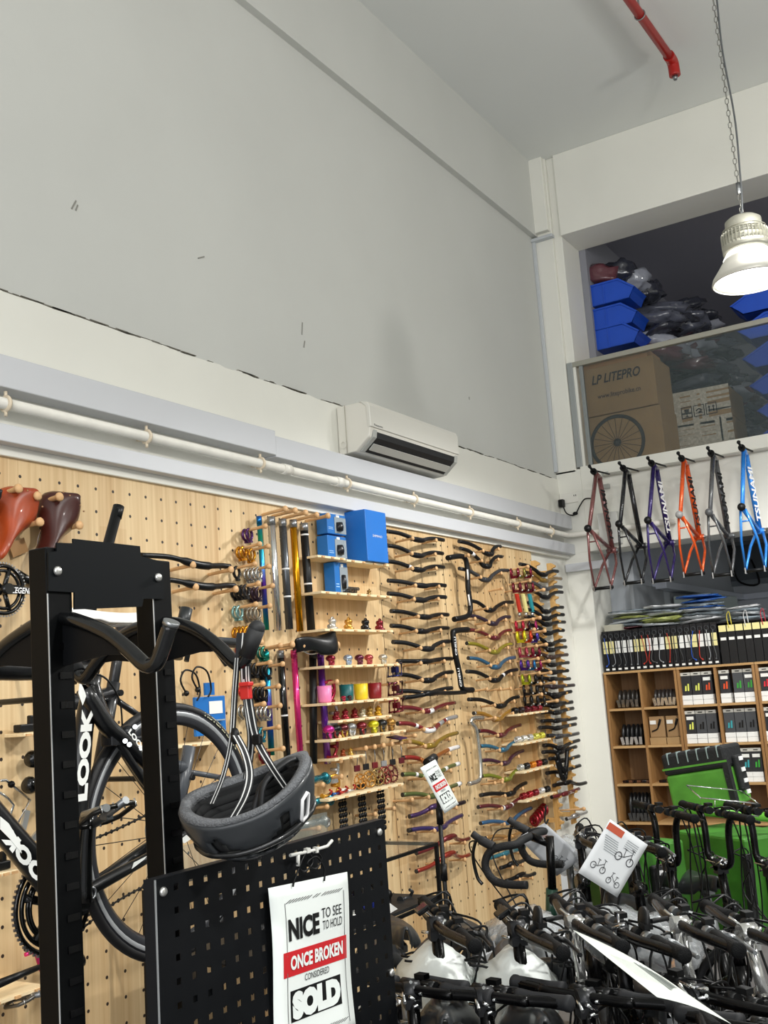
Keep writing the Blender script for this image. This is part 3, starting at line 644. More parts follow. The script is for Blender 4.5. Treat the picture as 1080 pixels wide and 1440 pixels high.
bagset(1, 0, 6, mat('#2e2a28', .3, coat=.4), 'dark brake part bag with a silver header, %s in the top second cube', .12)
bagset(0, 1, 5, mat('#151516', .35), 'black cable loop in a clear bag, %s in the second-row left cube', .15, True, mat('#9a9590', .2, coat=.5))
bagset(0, 3, 6, mat('#1b1c1e', .3, coat=.4), 'black ribbed grip pair in a clear bag, %s in the fourth-row left cube', .2, True, mat('#3a3c3e', .2))
rr = random.Random(4)
for cx_ in (0, 1):
    for k in range(9):
        mb = MB(); mb.box((SX0+cx_*CW+.07+k*.02, SY+.08, cellz(2)+.012), (.03, .07, .018), Matrix.Rotation(rr.uniform(-.6, .6), 3, 'Z')); 
        tag(rebase(mb.build('small_part', mat(['#2a1c1c', '#151517', '#6e4a34'][k % 3], .3, .4), bevel=.003), (SX0+cx_*CW+.07+k*.02, SY+.08, cellz(2))), 'small dark metal part lying in the third-row cube, one of a loose heap', 'bicycle part', 'small dark parts heaped in the third-row cubes')
for k, (x, lab) in enumerate(((SX0+CW+.016, 'brown card box with a black lever picture in the second-row cube'), (SX0+CW+.14, 'brown card box beside the lever box in the second-row cube'))):
    z = cellz(1); t = thing('kraft_box', lab, 'box', (x+.06, SY+.08, z))
    MB().bb((x, SY+.04, z), (x+.118, SY+.2, z+.05)).build('lower_tray', CARD, t, bevel=.002)
    MB().bb((x+.004, SY+.05, z+.052), (x+.114, SY+.12, z+.20)).build('upper_box', mat('#9c7c55', .6), t, bevel=.003)
    MB().bb((x+.01, SY+.046, z+.145), (x+.055, SY+.049, z+.172)).build('price_tag', LAB, t)
    MB().tube(spline([V(x+.09, SY+.045, z+.18), V(x+.075, SY+.045, z+.14), V(x+.06, SY+.045, z+.11), V(x+.02, SY+.045, z+.095)], 5), [.009]*6+[.005]*10, 6).build('lever_picture', BLK, t)
# things behind: door frame, pale panel, cable tray
o = rebase(MB().bb((.40, 8.4, 2.2), (.52, 11.1, 2.26)).bb((.40, 11.02, 2.2), (6, 11.14, 2.26)).build('cable_tray', mat('#c5cad4', .4, .1), bevel=.005), (.45, 9, 2.2)); tag(o, 'pale blue-grey cable tray running along the store walls under the mezzanine', 'cable tray')
p = PX(890, 830, .42); o = rebase(MB().bb((.402, p.y-.02, .2), (.43, p.y+.75, 2.22)).build('door_leaf', mat('#8b8f93', .5)), (.42, p.y, .2)); tag(o, 'grey door leaf on the store side wall beneath the mezzanine', 'door')
o = rebase(MB().bb((.43, p.y+1.0, 1.75), (.75, p.y+1.9, 2.16)).build('wall_cabinet', mat('#b4c0bd', .4), bevel=.01), (.5, p.y+1.4, 1.75)); tag(o, 'pale green-grey wall cabinet at the back beneath the mezzanine', 'cabinet')
pb = PY(1030, 790, 11.1); o = thing('window_frame', 'grey framed dark panel on the back wall under the blue frame', 'panel', (pb.x, 11.1, pb.z))
MB().bb((pb.x-.25, 11.08, 2.35), (pb.x+1.5, 11.14, 2.80)).build('frame', mat('#6f767c', .4), o)
MB().bb((pb.x-.18, 11.07, 2.4), (pb.x+1.5, 11.09, 2.76)).build('panel', mat('#4c5258', .4), o)
MB().tube(spline([V(pb.x, 11.05, 2.7), V(pb.x+.05, 11.03, 2.4), V(pb.x+.25, 11.03, 2.35), V(pb.x+.2, 11.05, 2.6)], 6), .01, 6).build('cable', BLK, o)
MB().box(V(pb.x, 11.04, 2.72), (.1, .05, .1)).build('adapter', BLK, o)
# ================================================================ PEGBOARD WALL
PB = .034
pbm = wood('#b99464', '#dcc194', 'z', True, .14)
peg = tag(rebase(MB().bb((.014, -1.5, .06), (PB, 6.86, 2.44)).build('pegboard', pbm), (0, 0, 0)), 'large pine pegboard with rows of drilled holes covering the left wall', 'pegboard')
PEGS = []
def addpeg(p, L=.1, r=.0065, knob=True):
    """p on the board surface"""
    PEGS.append((Vector((PB, p.y, p.z)), L, r, knob))
def bx(x, y): return (540+x/3.857, 740+y/3.857)
def b6(x, y): return (540+x/3.6, 960+y/3.6)
BARR = .0118
def handlebar(label, Lp, Rp, low, m, group=None, band=None, endc=None, wall=.085, out=.05, name='handlebar', pegs=True, r=BARR):
    """pixel ends and pixel of the lowest middle point; a riser bar lying on two pegs"""
    Lw = PX(Lp[0], Lp[1], wall); Rw = PX(Rp[0], Rp[1], wall); C = PX(low[0], low[1], wall+out)
    c = thing(name, label, 'handlebar', C, group)
    hw = .045
    P = [Lw, Lw.lerp(C, .35)+V(0, 0, (Lw.z-C.z)*.22), Lw.lerp(C, .68)+V(0, 0, (Lw.z-C.z)*.10), C+V(0, -hw, 0), C+V(0, hw, 0), C.lerp(Rw, .32)+V(0, 0, (Rw.z-C.z)*.10), C.lerp(Rw, .65)+V(0, 0, (Rw.z-C.z)*.22), Rw]
    S = spline(P, 4); n = len(S); rad = [r*(1.0+.28*math.exp(-((i-n/2+.5)/(n*.13))**2)) for i in range(n)]
    MB().tube(S, rad, 10).build('bar_tube', m, c)
    MB().cyl(C+V(0, -.028, 0), C+V(0, .028, 0), r*1.32, 12).build('clamp_area', m, c)
    for a, b in ((S[0], S[1]), (S[-1], S[-2])):
        d = (a-b).normalized(); MB().cyl(a, a+d*.004, r*1.02, 10).build('bar_end', mat('#2a2b2d', .4) if endc is None else endc, c)
    if band:
        for (i0, i1, bm_) in band:
            MB().tube(S[int(i0*n):max(int(i1*n), int(i0*n)+2)], [q*1.03 for q in rad[int(i0*n):max(int(i1*n), int(i0*n)+2)]], 10).build('graphic_band', bm_, c)
    if pegs:
        for f in (.30, .84):
            q = S[int(f*(n-1))]; pz_ = q.z-r-.008
            addpeg(V(PB, q.y, pz_), q.x-PB+.03)
    return c
def glossy(c): return mat(c, .3, .35, coat=.6)
W_ = mat('#e6e6e6', .4); BK = mat('#0d0e10', .38, spec=.35); BK2 = mat('#121315', .55, spec=.3)
col1 = [((0, 28), (320, 75), (185, 74), 'black', BK, None), ((0, 105), (315, 148), (180, 158), 'black', BK, None), ((15, 190), (320, 222), (185, 236), 'black', BK, [(.3, .38, W_)]),
        ((25, 295), (330, 322), (205, 322), 'black', BK2, None), ((25, 365), (332, 385), (195, 400), 'black', BK2, [(.36, .42, mat('#b98a3a', .4))]), ((40, 460), (345, 480), (220, 492), 'black', BK, None),
        ((40, 540), (345, 552), (205, 570), 'black', BK, None), ((50, 628), (352, 625), (235, 665), 'black', BK2, None), ((75, 733), (365, 718), (225, 733), 'black', BK, None),
        ((65, 805), (368, 790), (240, 836), 'black', BK, None), ((80, 895), (365, 878), (235, 905), 'black', BK2, None), ((80, 984), (380, 958), (240, 1002), 'dark red', glossy('#6e1620'), [(.36, .44, W_), (.5, .6, W_)])]
for i, (l, r_, lo, cn_, m, bd) in enumerate(col1):
    l = (max(l[0], 20), l[1]) if i < 2 else l
    handlebar('%s riser handlebar on pegs, %s in the left column of bars%s' % (cn_, ORD[i], ' with white graphics' if bd and cn_ == 'dark red' else ''), bx(*l), bx(*r_), bx(*lo), m, 'handlebars in the left column', bd)
handlebar('black flat handlebar crossing over the eleventh bar of the left column', bx(110, 930), bx(440, 900), bx(260, 905), BK, 'handlebars in the left column', wall=.12, pegs=False)
col1b = [((70, 207), (365, 172), (232, 240), 'red and white patterned', glossy('#7c1f22'), [(.22, .3, W_), (.36, .62, W_), (.7, .8, mat('#8a8a8a', .4)), (.8, 1, mat('#b9b9bb', .3, .6))]),
         ((85, 300), (368, 255), (235, 320), 'gold', glossy('#8f7420'), None), ((100, 380), (375, 325), (225, 396), 'red to gold', glossy('#9a5a24'), [(.0, .3, glossy('#8e2018')), (.85, 1, W_)]),
         ((95, 465), (378, 410), (235, 480), 'green and white flowered', glossy('#5f6a35'), [(.2, .27, W_), (.42, .47, W_), (.62, .68, W_), (.76, .82, W_), (.9, 1, W_)]),
         ((95, 568), (385, 510), (255, 572), 'olive green', glossy('#54602e'), [(.9, 1, W_)]), ((130, 677), (405, 605), (262, 625), 'shiny purple', glossy('#3d2352'), [(.85, 1, BK)]),
         ((125, 748), (392, 672), (285, 736), 'purple and blue', glossy('#33265e'), [(0, .1, BK)]), ((165, 862), (428, 790), (335, 782), 'dark wine red', glossy('#6d1a1c'), None), ((165, 955), (430, 872), (330, 868), 'rust red', glossy('#8e2b18'), None)]
for i, (l, r_, lo, cn_, m, bd) in enumerate(col1b):
    handlebar('%s riser handlebar in the lower half of the left column' % cn_, b6(*l), b6(*r_), b6(*lo), m, 'handlebars in the left column', bd)
col2 = [('x', (408, 82), (630, 110), (568, 150), 'black', BK, None), ('x', (415, 120), (637, 165), (555, 216), 'black', BK, [(.2, .24, W_)]), ('x', (410, 230), (670, 240), (548, 290), 'dark grey', mat('#303134', .4), None),
        ('x', (470, 405), (695, 412), (572, 455), 'black', BK, None), ('x', (460, 485), (680, 492), (590, 528), 'black and purple', mat('#2a2030', .35), None), ('x', (440, 560), (687, 565), (602, 606), 'dark red', glossy('#641520'), None),
        ('x', (450, 635), (693, 640), (600, 683), 'olive yellow', glossy('#8f8424'), None), ('x', (458, 715), (707, 712), (605, 764), 'steel blue', glossy('#2c5f80'), None), ('x', (450, 788), (720, 778), (602, 836), 'black', BK, [(.72, .78, W_)]),
        ('6', (430, 85), (678, 72), (592, 118), 'black', BK, None), ('6', (455, 155), (680, 130), (575, 186), 'gold', glossy('#a2762a'), [(.0, .1, CHR)]), ('6', (480, 245), (688, 215), (592, 266), 'wine red', glossy('#5e1420'), None),
        ('6', (487, 322), (695, 288), (602, 340), 'teal blue', glossy('#2c6a86'), None), ('6', (495, 395), (702, 345), (612, 408), 'dark purple', glossy('#401a36'), None), ('6', (497, 473), (703, 430), (620, 490), 'olive green', glossy('#7c8424'), None),
        ('6', (490, 570), (717, 508), (640, 562), 'black', BK, None), ('6', (478, 630), (725, 570), (622, 630), 'maroon', glossy('#5e1a24'), [(.4, .46, W_), (.6, .64, W_)]), ('6', (490, 712), (742, 635), (635, 706), 'light steel blue', glossy('#31618a'), [(.48, .53, W_)]),
        ('6', (515, 787), (745, 730), (650, 780), 'tan gold', glossy('#a67c46'), None), ('6', (522, 892), (710, 832), (620, 862), 'teal', glossy('#2d7282'), None), ('6', (590, 938), (705, 900), (650, 915), 'black short', BK, None), ('6', (620, 1003), (762, 966), (690, 975), 'black short', BK, None)]
for i, (k, l, r_, lo, cn_, m, bd) in enumerate(col2):
    f = bx if k == 'x' else b6
    handlebar('%s high-rise handlebar on pegs, %s in the middle column of bars' % (cn_, ORD[i]), f(*l), f(*r_), f(*lo), m, 'handlebars in the middle column', bd, out=.03)
for (x, y) in ((568, 352), (655, 357), (620, 888), (712, 885), (530, 345), (630, 352)): pass
for q in ((568, 352), (655, 357), (615, 890), (710, 886)):
    p = PX(*bx(*q), PB); addpeg(p, .1)
for q in ((500, 40), (570, 38)):
    p = PX(*b6(*q), .1); addpeg(p, .1)
# third column: notched racks holding bars
s1 = [PX(757, 800, .13), PX(786, 1135, .13)]; s2 = [PX(777, 800, .13), PX(812, 1150, .13)]
RK = wood('#b98c4c', '#d3aa6c', 'z')
for j, (yy, lab) in enumerate((((s1[0].y+s1[1].y)/2, 'left'), ((s2[0].y+s2[1].y)/2, 'right'))):
    P = [V(.088, 0, .55), V(.088, 0, 2.36)]; z = 2.34; n = 0
    P.append(V(.12, 0, 2.36))
    while z > .60:
        P += [V(.150, 0, z), V(.147, 0, z-.012), V(.122, 0, z-.02), V(.120, 0, z-.034), V(.122, 0, z-.046)]; z -= .056
    P.append(V(.1, 0, .55))
    P = [p+V(0, yy-.012, 0) for p in P]
    tag(rebase(MB().prism(P, (0, .024, 0)).bb((.012, yy-.008, 2.28), (.1, yy+.008, 2.31)).bb((.012, yy-.008, 1.4), (.1, yy+.008, 1.43)).bb((.012, yy-.008, .6), (.1, yy+.008, .63)).build('notched_bar_rack', RK), (.02, yy, .55)), 'pale wooden saw-toothed upright rack on the wall, %s of the pair holding stacked bars' % lab, 'bar rack')
col3 = [('x', (738, 205), (940, 245), (862, 262), BK), ('x', (770, 250), (958, 285), (870, 295), glossy('#8a6a2c')), ('x', (775, 300), (960, 330), (872, 340), mat('#5a5c60', .3, .6)), ('x', (772, 345), (965, 358), (875, 385), BK),
        ('x', (785, 415), (968, 440), (880, 463), BK), ('x', (765, 450), (972, 480), (880, 500), BK2), ('x', (768, 490), (978, 520), (885, 533), BK), ('x', (785, 535), (972, 565), (890, 580), BK2), ('x', (800, 600), (980, 620), (900, 640), BK),
        ('x', (820, 645), (985, 655), (905, 672), BK), ('x', (818, 690), (992, 697), (905, 712), mat('#3b2a24', .4)), ('x', (830, 735), (998, 740), (915, 752), BK), ('x', (840, 780), (995, 783), (920, 793), BK2), ('x', (825, 825), (1005, 827), (915, 830), BK),
        ('x', (835, 868), (1028, 862), (925, 872), mat('#2b2024', .4)), ('x', (835, 905), (1010, 898), (925, 915), BK), ('x', (850, 943), (1018, 955), (925, 955), BK),
        ('6', (830, 60), (945, 45), (870, 70), BK2), ('6', (785, 115), (950, 97), (865, 118), BK), ('6', (800, 150), (955, 130), (875, 152), BK), ('6', (800, 195), (970, 180), (880, 192), BK), ('6', (790, 228), (968, 210), (880, 230), BK),
        ('6', (830, 268), (982, 257), (885, 272), mat('#3e4044', .3, .5)), ('6', (810, 318), (985, 292), (895, 330), BK), ('6', (805, 352), (970, 325), (890, 352), BK), ('6', (840, 385), (985, 372), (900, 395), BK),
        ('6', (825, 458), (990, 420), (905, 450), BK), ('6', (860, 520), (1020, 507), (930, 505), BK), ('6', (850, 580), (985, 538), (920, 562), glossy('#6b1a22')), ('6', (925, 690), (1022, 655), (970, 672), mat('#b9b9b9', .3, .7))]
cname = {id(BK): 'black', id(BK2): 'dull black'}
for i, (k, l, r_, lo, m) in enumerate(col3):
    f = bx if k == 'x' else b6
    nm = cname.get(id(m), {1: 'gold', 2: 'silver-grey', 10: 'brown-black', 14: 'dark plum', 22: 'gunmetal', 28: 'wine red', 29: 'pale silver'}.get(i, 'dark'))
    handlebar('%s handlebar resting on the saw-toothed racks, %s down at the far end' % (nm, ORD[i]), f(*l), f(*r_), f(*lo), m, 'handlebars on the saw-toothed racks', wall=.12, out=.03, pegs=False, r=.0125)
# two triangular aero bars hanging
for i, (x, y) in enumerate(((706, 1068), (709, 1086))):
    pass
for i, q in enumerate(((905, 385), (905, 425))):
    c = PX(*b6(*q), .2); t = thing('stem_bar', 'black triangular stem piece hanging in front of the racks, %s of two' % ['upper', 'lower'][i], 'bicycle stem', c)
    MB().tube(spline([c+V(0, -.09, .05), c+V(0, -.03, -.07), c+V(0, .03, -.07), c+V(0, .09, .05)], 5), .014, 8).build('stem_body', BK, t)
    MB().cyl(c+V(0, -.02, -.07), c+V(0, .02, -.07), .02).build('clamp', BK2, t)
# pulled frame-shaped bars (u bars) between the columns
def ubar(label, pix, m, X=.12, r=.013, letter=None):
    P = [PX(*bx(*q), X) if len(q) == 2 else PX(*b6(q[0], q[1]), X) for q in pix]
    t = thing('long_handlebar', label, 'handlebar', P[0]); S = spline(P, 5)
    MB().tube(S, r, 10).build('bar_tube', m, t)
    return t, P
t, P = ubar('long black bent handlebar hanging upright between the two bar columns, upper one', [(345, 172), (430, 165), (452, 230), (455, 330), (468, 430), (455, 485), (380, 505)], BK, r=.016)
for a, b in (((452, 235), (455, 290)), ((458, 370), (466, 430))): MB().cyl(PX(*bx(*a), .138), PX(*bx(*b), .138), .005).build('white_lettering', W_, t)
addpeg(PX(*bx(360, 178), PB), .13); addpeg(PX(*bx(395, 520), PB), .13)
t, P = ubar('long black handlebar with white lettering hanging upright below the other', [(455, 560), (385, 568), (375, 590), (388, 700), (410, 800), (425, 880), (480, 888)], BK, r=.017)
for q0, q1, s in (((398, 700), (390, 600), 'CINELLI'), ((424, 870), (408, 770), 'CINELLI')):
    a = PX(*bx(*q0), .139); b = PX(*bx(*q1), .139); text(s, a, b-a, (0, -1, 0), (b-a).length, .024, W_, t, bold=.02)
addpeg(PX(*bx(440, 575), PB), .13)
t, P = ubar('silver polished bent handlebar hanging upright in the lower middle', [(500, 178, 6), (455, 180, 6), (440, 200, 6), (465, 235, 6), (478, 320, 6), (488, 420, 6), (486, 480, 6), (470, 500, 6), (430, 512, 6)], mat('#c9c7c0', .22, .85), r=.013)
addpeg(PX(*b6(470, 190), PB), .13); addpeg(PX(*b6(490, 515), PB), .1); addpeg(PX(*b6(528, 510), PB), .1)
# vertical battens (dark joints) behind bars are gaps between the boards
mb = MB()
for x0, y0 in ((631, 770), (540, 748)):
    yy = PX(x0, 900, PB).y
    mb.bb((PB, yy-.002, .36), (PB+.0012, yy+.002, 2.43))
mb.build('board_joint', mat('#6f5334', .8), peg)
# ---- seat posts between pegs
def post(label, a, b, m, w, X=.075, cap=True, name='seat_post', band=None):
    A = PX(a[0], a[1], X); B = PX(b[0], b[1], X); B.y = B.y; t = thing(name, label, 'seat post', B)
    MB().cyl(A, B, w/2, 16).build('post_tube', m, t)
    MB().cyl(A, A.lerp(B, .07), w*.53, 16).build('post_head', m if not cap else mat('#9a9c9e', .3, .8), t)
    if band:
        for u in band: MB().cyl(A.lerp(B, u), A.lerp(B, u+.015), w*.52, 16).build('marking', W_, t)
    return t
post('narrow oil-slick green and blue tube hanging leftmost of the upper seat posts', (364, 726), (375, 886), rainbow(), .024, cap=False)
post('polished silver seat post in the upper row of tubes', (381, 727), (391, 887), mat('#d4d4d2', .15, .9), .036)
post('dark grey seat post between the silver and gold ones', (397, 730), (407, 885), mat('#55585c', .25, .7), .036, band=[.45, .7])
post('gold seat post in the upper row of tubes', (412, 731), (422, 888), mat('#c58a14', .22, .85), .034)
post('black seat post rightmost in the upper row of tubes', (427, 736), (438, 890), BK, .040, band=[.1, .55])
post('purple and blue seat post leftmost in the lower row of tubes', (374, 916), (382, 1062), rainbow(), .028, cap=False)
post('glossy black seat post in the lower row beside the pink one', (394, 915), (404, 1066), GLB, .033, band=[.6])
post('bright pink seat post in the lower row of tubes', (413, 914), (423, 1072), mat('#c8206c', .25, .5, coat=.6), .03, cap=False)
post('wide black seat post between the pink and purple ones', (440, 916), (441, 1074), BK, .036, cap=False)
post('violet seat post rightmost in the lower row of tubes', (450, 915), (461, 1074), mat('#6a2c9e', .22, .6, coat=.6), .035, cap=False)
for x, y_ in ((383, 722), (397, 724), (412, 727), (428, 730), (444, 731)): addpeg(PX(x-14, y_+2, PB), .14, .008)
for x, y_ in ((390, 910), (405, 911), (425, 911), (438, 911), (455, 910)): addpeg(PX(x-12, y_+2, PB), .14, .008)
# ---- blue boxes
BB1 = mat('#1769b4', .45); 
def bluebox(label, x0, x1, y0, y1, X0=.05, d=.065, big=False, shelfz=None):
    a = PX(x0, (y0+y1)/2, X0+d); b = PX(x1, (y0+y1)/2, X0+d); zt = PX(x0, y0, X0+d).z; zb_ = PX(x0, y1, X0+d).z if shelfz is None else shelfz
    t = thing('blue_box', label, 'box', ((X0+d/2), (a.y+b.y)/2, zb_))
    MB().bb((X0, a.y, zb_), (X0+d, b.y, zt)).build('box_body', mat('#1f6fc4', .4, noise_amt=.05) if big else BB1, t, bevel=.003)
    W = b.y-a.y; H = zt-zb_
    if big: text('SHIMANO', (X0+d+.001, a.y+W*.3, zb_+H*.48), (0, 1, 0), (0, 0, 1), W*.45, .012, W_, t)
    else:
        MB().bb((X0+d+.0005, a.y+W*.38, zb_+H*.06), (X0+d+.002, b.y-.002, zb_+H*.86)).build('window_panel', mat('#8d979e', .25), t)
        MB().lathe([(0, 0), (W*.13, .0), (W*.15, H*.2), (W*.12, H*.42), (0, H*.44)], (X0+d+.002, a.y+W*.6, zb_+H*.18), (0, 0, 1), 12).xf(Matrix.Identity(4)).build('product', mat('#15161a', .3), t)
        MB().box((X0+d+.002, a.y+W*.55, zb_+H*.9), (.003, W*.16, H*.1)).build('white_tab', LAB, t)
        MB().bb((X0+d, a.y+W*.06, zb_+H*.3), (X0+d+.0015, a.y+W*.28, zb_+H*.33)).bb((X0+d, a.y+W*.06, zb_+H*.22), (X0+d+.0015, a.y+W*.3, zb_+H*.25)).build('print', mat('#9cc2e6', .5), t)
    return t
# ---- plank shelves
SHV = {}
def plank(label, x0, y0, x1, y1, d=.16, name='wooden_shelf', key=None, brk=False):
    a = PX(x0, y0, PB+d); b = PX(x1, y1, PB+d); z = (a.z+b.z)/2
    t = thing(name, label, 'shelf', (PB+d/2, (a.y+b.y)/2, z-.012))
    mb = MB().bb((PB, a.y, z-.012), (PB+d, b.y, z)); mb.build('plank', PINEY, t, bevel=.002)
    mb = MB(); n = max(3, int((b.y-a.y)/.09))
    for i in range(n): yy = a.y+(b.y-a.y)*(i+.5)/n; mb.bb((PB+d, yy-.010, z-.011), (PB+d+.007, yy+.010, z-.003))
    mb.build('peg_end', DOWEL, t)
    if brk: MB().bb((.014, a.y+.01, z-.165), (PB+.012, b.y-.005, z-.0125)).bb((.014, b.y-.03, z-.16), (PB+d*.35, b.y-.005, z-.012)).build('back_board', wood('#b08c5c', '#c9a878'), t)
    if key: SHV[key] = (a.y, b.y, z, PB+d, t)
    return a.y, b.y, z
K = [('s1', (447, 783, 486, 782)), ('s1b', (488, 789, 547, 791)), ('s2', (452, 832, 551, 837)), ('s3', (457, 885, 553, 885)), ('s4', (457, 936, 562, 933)), ('s5', (460, 990, 561, 979)), ('s6', (476, 1013, 551, 1005)), ('s7', (466, 1040, 571, 1026)), ('s8', (471, 1066, 514, 1061)), ('s9', (462, 1120, 568, 1104))]
NMS = ['short pine shelf under the stacked small blue boxes', 'short pine shelf under the big blue box', 'pine shelf holding one blue box and a chain', 'pine shelf with four small stems', 'pine shelf with five little coloured clamps', 'pine shelf with a row of coloured cups', 'pine shelf with small red and gold parts', 'pine shelf with colourful bells and skewers', 'short pine shelf beside hanging key-like parts', 'pine shelf with gold chainrings, lowest of the stack']
for (k, q), nm in zip(K, NMS): plank(nm, *q, key=k, d=.12 if k in ('s1', 's1b', 's6', 's8') else .15)
def sz(k): return SHV[k][2]
bluebox('small blue box with a product window, lower of the stacked pair at the top', 461, 487, 752, 783, shelfz=sz('s1')+.001)
z2 = PX(470, 752, .11).z
bluebox('small blue box with a product window, upper of the stacked pair at the top', 460, 486, 721, 752, shelfz=z2+.002)
bluebox('big plain blue box standing on the top pegboard shelf', 515, 544, 716, 787, d=.13, X0=.045, big=True, shelfz=sz('s1b')+.001)
bluebox('small blue box alone on the second pegboard shelf', 471, 489, 790, 830, shelfz=sz('s2')+.001)
# small clutter on shelves
def lump(name, label, c, m, kind, s, group=None, m2=None):
    """small turned / clamped bicycle parts"""
    t = thing(name, label, name.split('_')[-1] if kind else 'part', c, group); c = Vector(c)
    if kind == 'stem':
        MB().lathe([(0, 0), (s*.42, 0), (s*.46, s*.12), (s*.3, s*.2), (s*.26, s*.5), (s*.34, s*.62), (s*.3, s*.8), (0, s*.86)], c, seg=12).cyl(c+V(-s*.1, -s*.35, s*.25), c+V(-s*.1, s*.35, s*.35), s*.16).build('stem_body', m, t)
        MB().ring(c+V(.0, s*.05, s*.72), (1, .2, 0), s*.25, s*.07, 14, 5).build('clamp', m2 or m, t)
    elif kind == 'cup':
        MB().lathe([(0, 0), (s*.36, 0), (s*.42, s*.1), (s*.46, s*1.0), (s*.41, s*1.0), (s*.36, s*.12), (0, s*.1)], c, seg=16).build('cup_body', m, t)
        MB().ring(c+V(0, 0, s*.98), (0, 0, 1), s*.44, s*.03, 18, 5).build('rim', m, t)
    elif kind == 'bell':
        MB().cyl(c+V(0, 0, 0), c+V(0, 0, s*.5), s*.2).ball(c+V(0, 0, s*.6), s*.42, 12, (1, 1, .7)).build('bell_dome', m, t)
        MB().ring(c+V(s*.1, 0, s*.3), (1, 0, 0), s*.3, s*.08, 16, 5).build('band', m2 or m, t)
    elif kind == 'chain':
        mb = MB()
        for i in range(9):
            for j in range(3): mb.ring(c+V((j-1)*s*.3, (i-4)*s*.22, s*.15+j*s*.2), (1, 0, 0), s*.13, s*.05, 10, 5)
        mb.build('links', m, t)
    elif kind == 'ringstack':
        for j in range(4): MB().ring(c+V(0, j*s*.35, s*.5), (.3, 1, 0), s*.42, s*.1, 18, 6).build('ring', m if j % 2 == 0 else (m2 or m), t)
    elif kind == 'pin':
        MB().cyl(c, c+V(0, s*.9, s*.0), s*.1).cyl(c+V(0, s*.0, 0), c+V(0, -s*.12, 0), s*.22).build('skewer', m, t)
        MB().tube([c+V(0, s*.9, 0), c+V(.01, s*1.0, s*.25), c+V(.01, s*.7, s*.4)], s*.09, 6).build('lever', m2 or m, t)
    elif kind == 'chainring':
        mb = MB(); ax = V(1, -.35, .2)
        mb.ring(c+V(0, 0, s), ax, s*.85, s*.08, 26, 5).ring(c+V(0, 0, s), ax, s*.3, s*.1, 16, 5)
        u = ax.normalized().orthogonal().normalized(); w = ax.normalized().cross(u)
        for k in range(5): a = 2*math.pi*k/5; d = u*math.cos(a)+w*math.sin(a); mb.cyl(c+V(0, 0, s)+d*s*.3, c+V(0, 0, s)+d*s*.85, s*.09)
        mb.build('ring_body', m, t)
        mb = MB()
        for k in range(24): a = 2*math.pi*k/24; d = u*math.cos(a)+w*math.sin(a); mb.box(c+V(0, 0, s)+d*s*.96, (s*.07,)*3)
        mb.build('teeth', m, t)
    return t
def onshelf(k, f, back=.05): a, b, z, x, t = SHV[k]; return V(x-back, a+(b-a)*f, z+.001)
def gl(c, me=.6): return mat(c, .22, me, coat=.4)
lump('bicycle_chain', 'small coiled black and silver chain beside the blue box on the second shelf', onshelf('s2', .52), mat('#3f3f40', .25, .8), 'chain', .05)
lump('small_bolt', 'tiny brass bolt set near the end of the second shelf', onshelf('s2', .78), gl('#8a6a35'), 'stem', .035)
for f, c_, n_ in ((.22, '#c9c5bc', 'silver'), (.45, '#c8923a', 'gold'), (.70, '#1c1c1e', 'black'), (.92, '#7e1e2a', 'dark red')): lump('quill_stem', '%s small stem on the third pegboard shelf' % n_, onshelf('s3', f), gl(c_), 'stem', .062)
for f, c_, n_ in ((.18, '#8e1c34', 'crimson'), (.40, '#9fb0c8', 'silver-blue'), (.55, '#5c2038', 'plum'), (.68, '#b04a4a', 'rose-red'), (.88, '#b8b4a8', 'silver')): lump('seat_clamp', '%s little clamp on the fourth pegboard shelf' % n_, onshelf('s4', f), gl(c_), 'bell', .058)
for f, c_, n_ in ((.13, '#e07fae', 'pink'), (.42, '#14585a', 'dark teal'), (.62, '#e0c22a', 'yellow'), (.82, '#7c141c', 'dark red')): lump('tool_cup', '%s cup in the row on the fifth pegboard shelf' % n_, onshelf('s5', f, .07), mat(c_, .4), 'cup', .078)
for f, c_, n_ in ((.26, '#a01f3c', 'crimson'), (.34, '#3a2024', 'dark'),): lump('small_clamp', '%s small clamp in front of the cups' % n_, onshelf('s5', f, .02), gl(c_), 'bell', .03)
for f, c_, n_ in ((.12, '#8a1f2a', 'dark red'), (.28, '#9a2434', 'red'), (.45, '#7c1a1e', 'wine red'), (.6, '#c8bfa4', 'pale brass'), (.74, '#b8934a', 'brass'), (.9, '#d8a52a', 'yellow-gold')): lump('valve_cap', '%s small upright part on the sixth pegboard shelf' % n_, onshelf('s6', f), gl(c_), 'stem', .05)
for f, c_, c2_, n_ in ((.08, '#c02a8c', '#2a1a2a', 'magenta'), (.17, '#1c1c1c', '#8a2a2a', 'black and red'), (.26, '#5c1a20', '#c0a040', 'dark red'), (.36, '#8f8f90', '#c9c9c9', 'silver'), (.5, '#7a1f28', '#1c1c1c', 'wine'), (.66, '#d6cf2a', '#8a8420', 'yellow'), (.78, '#2b2b2c', '#8a6a2a', 'black'), (.9, '#a87c3a', '#6a4a20', 'bronze')): lump('bicycle_bell', '%s round bell on the seventh pegboard shelf' % n_, onshelf('s7', f), gl(c_), 'bell', .07, m2=gl(c2_))
for f, c_, n_ in ((.55, '#9a4a24', 'copper'), (.8, '#c8a04a', 'gold')): lump('small_spacer', '%s spacer on the short eighth shelf' % n_, onshelf('s8', f), gl(c_), 'stem', .035)
for f, c_, n_, s_ in ((.52, '#b4792a', 'gold', .04), (.64, '#a8762a', 'bronze', .042), (.76, '#8f7440', 'dull gold', .045), (.86, '#7e2a24', 'dark red', .046), (.95, '#5c1c1c', 'maroon', .048)): lump('chainring', '%s chainring standing on the lowest pegboard shelf' % n_, onshelf('s9', f), gl(c_), 'chainring', s_)
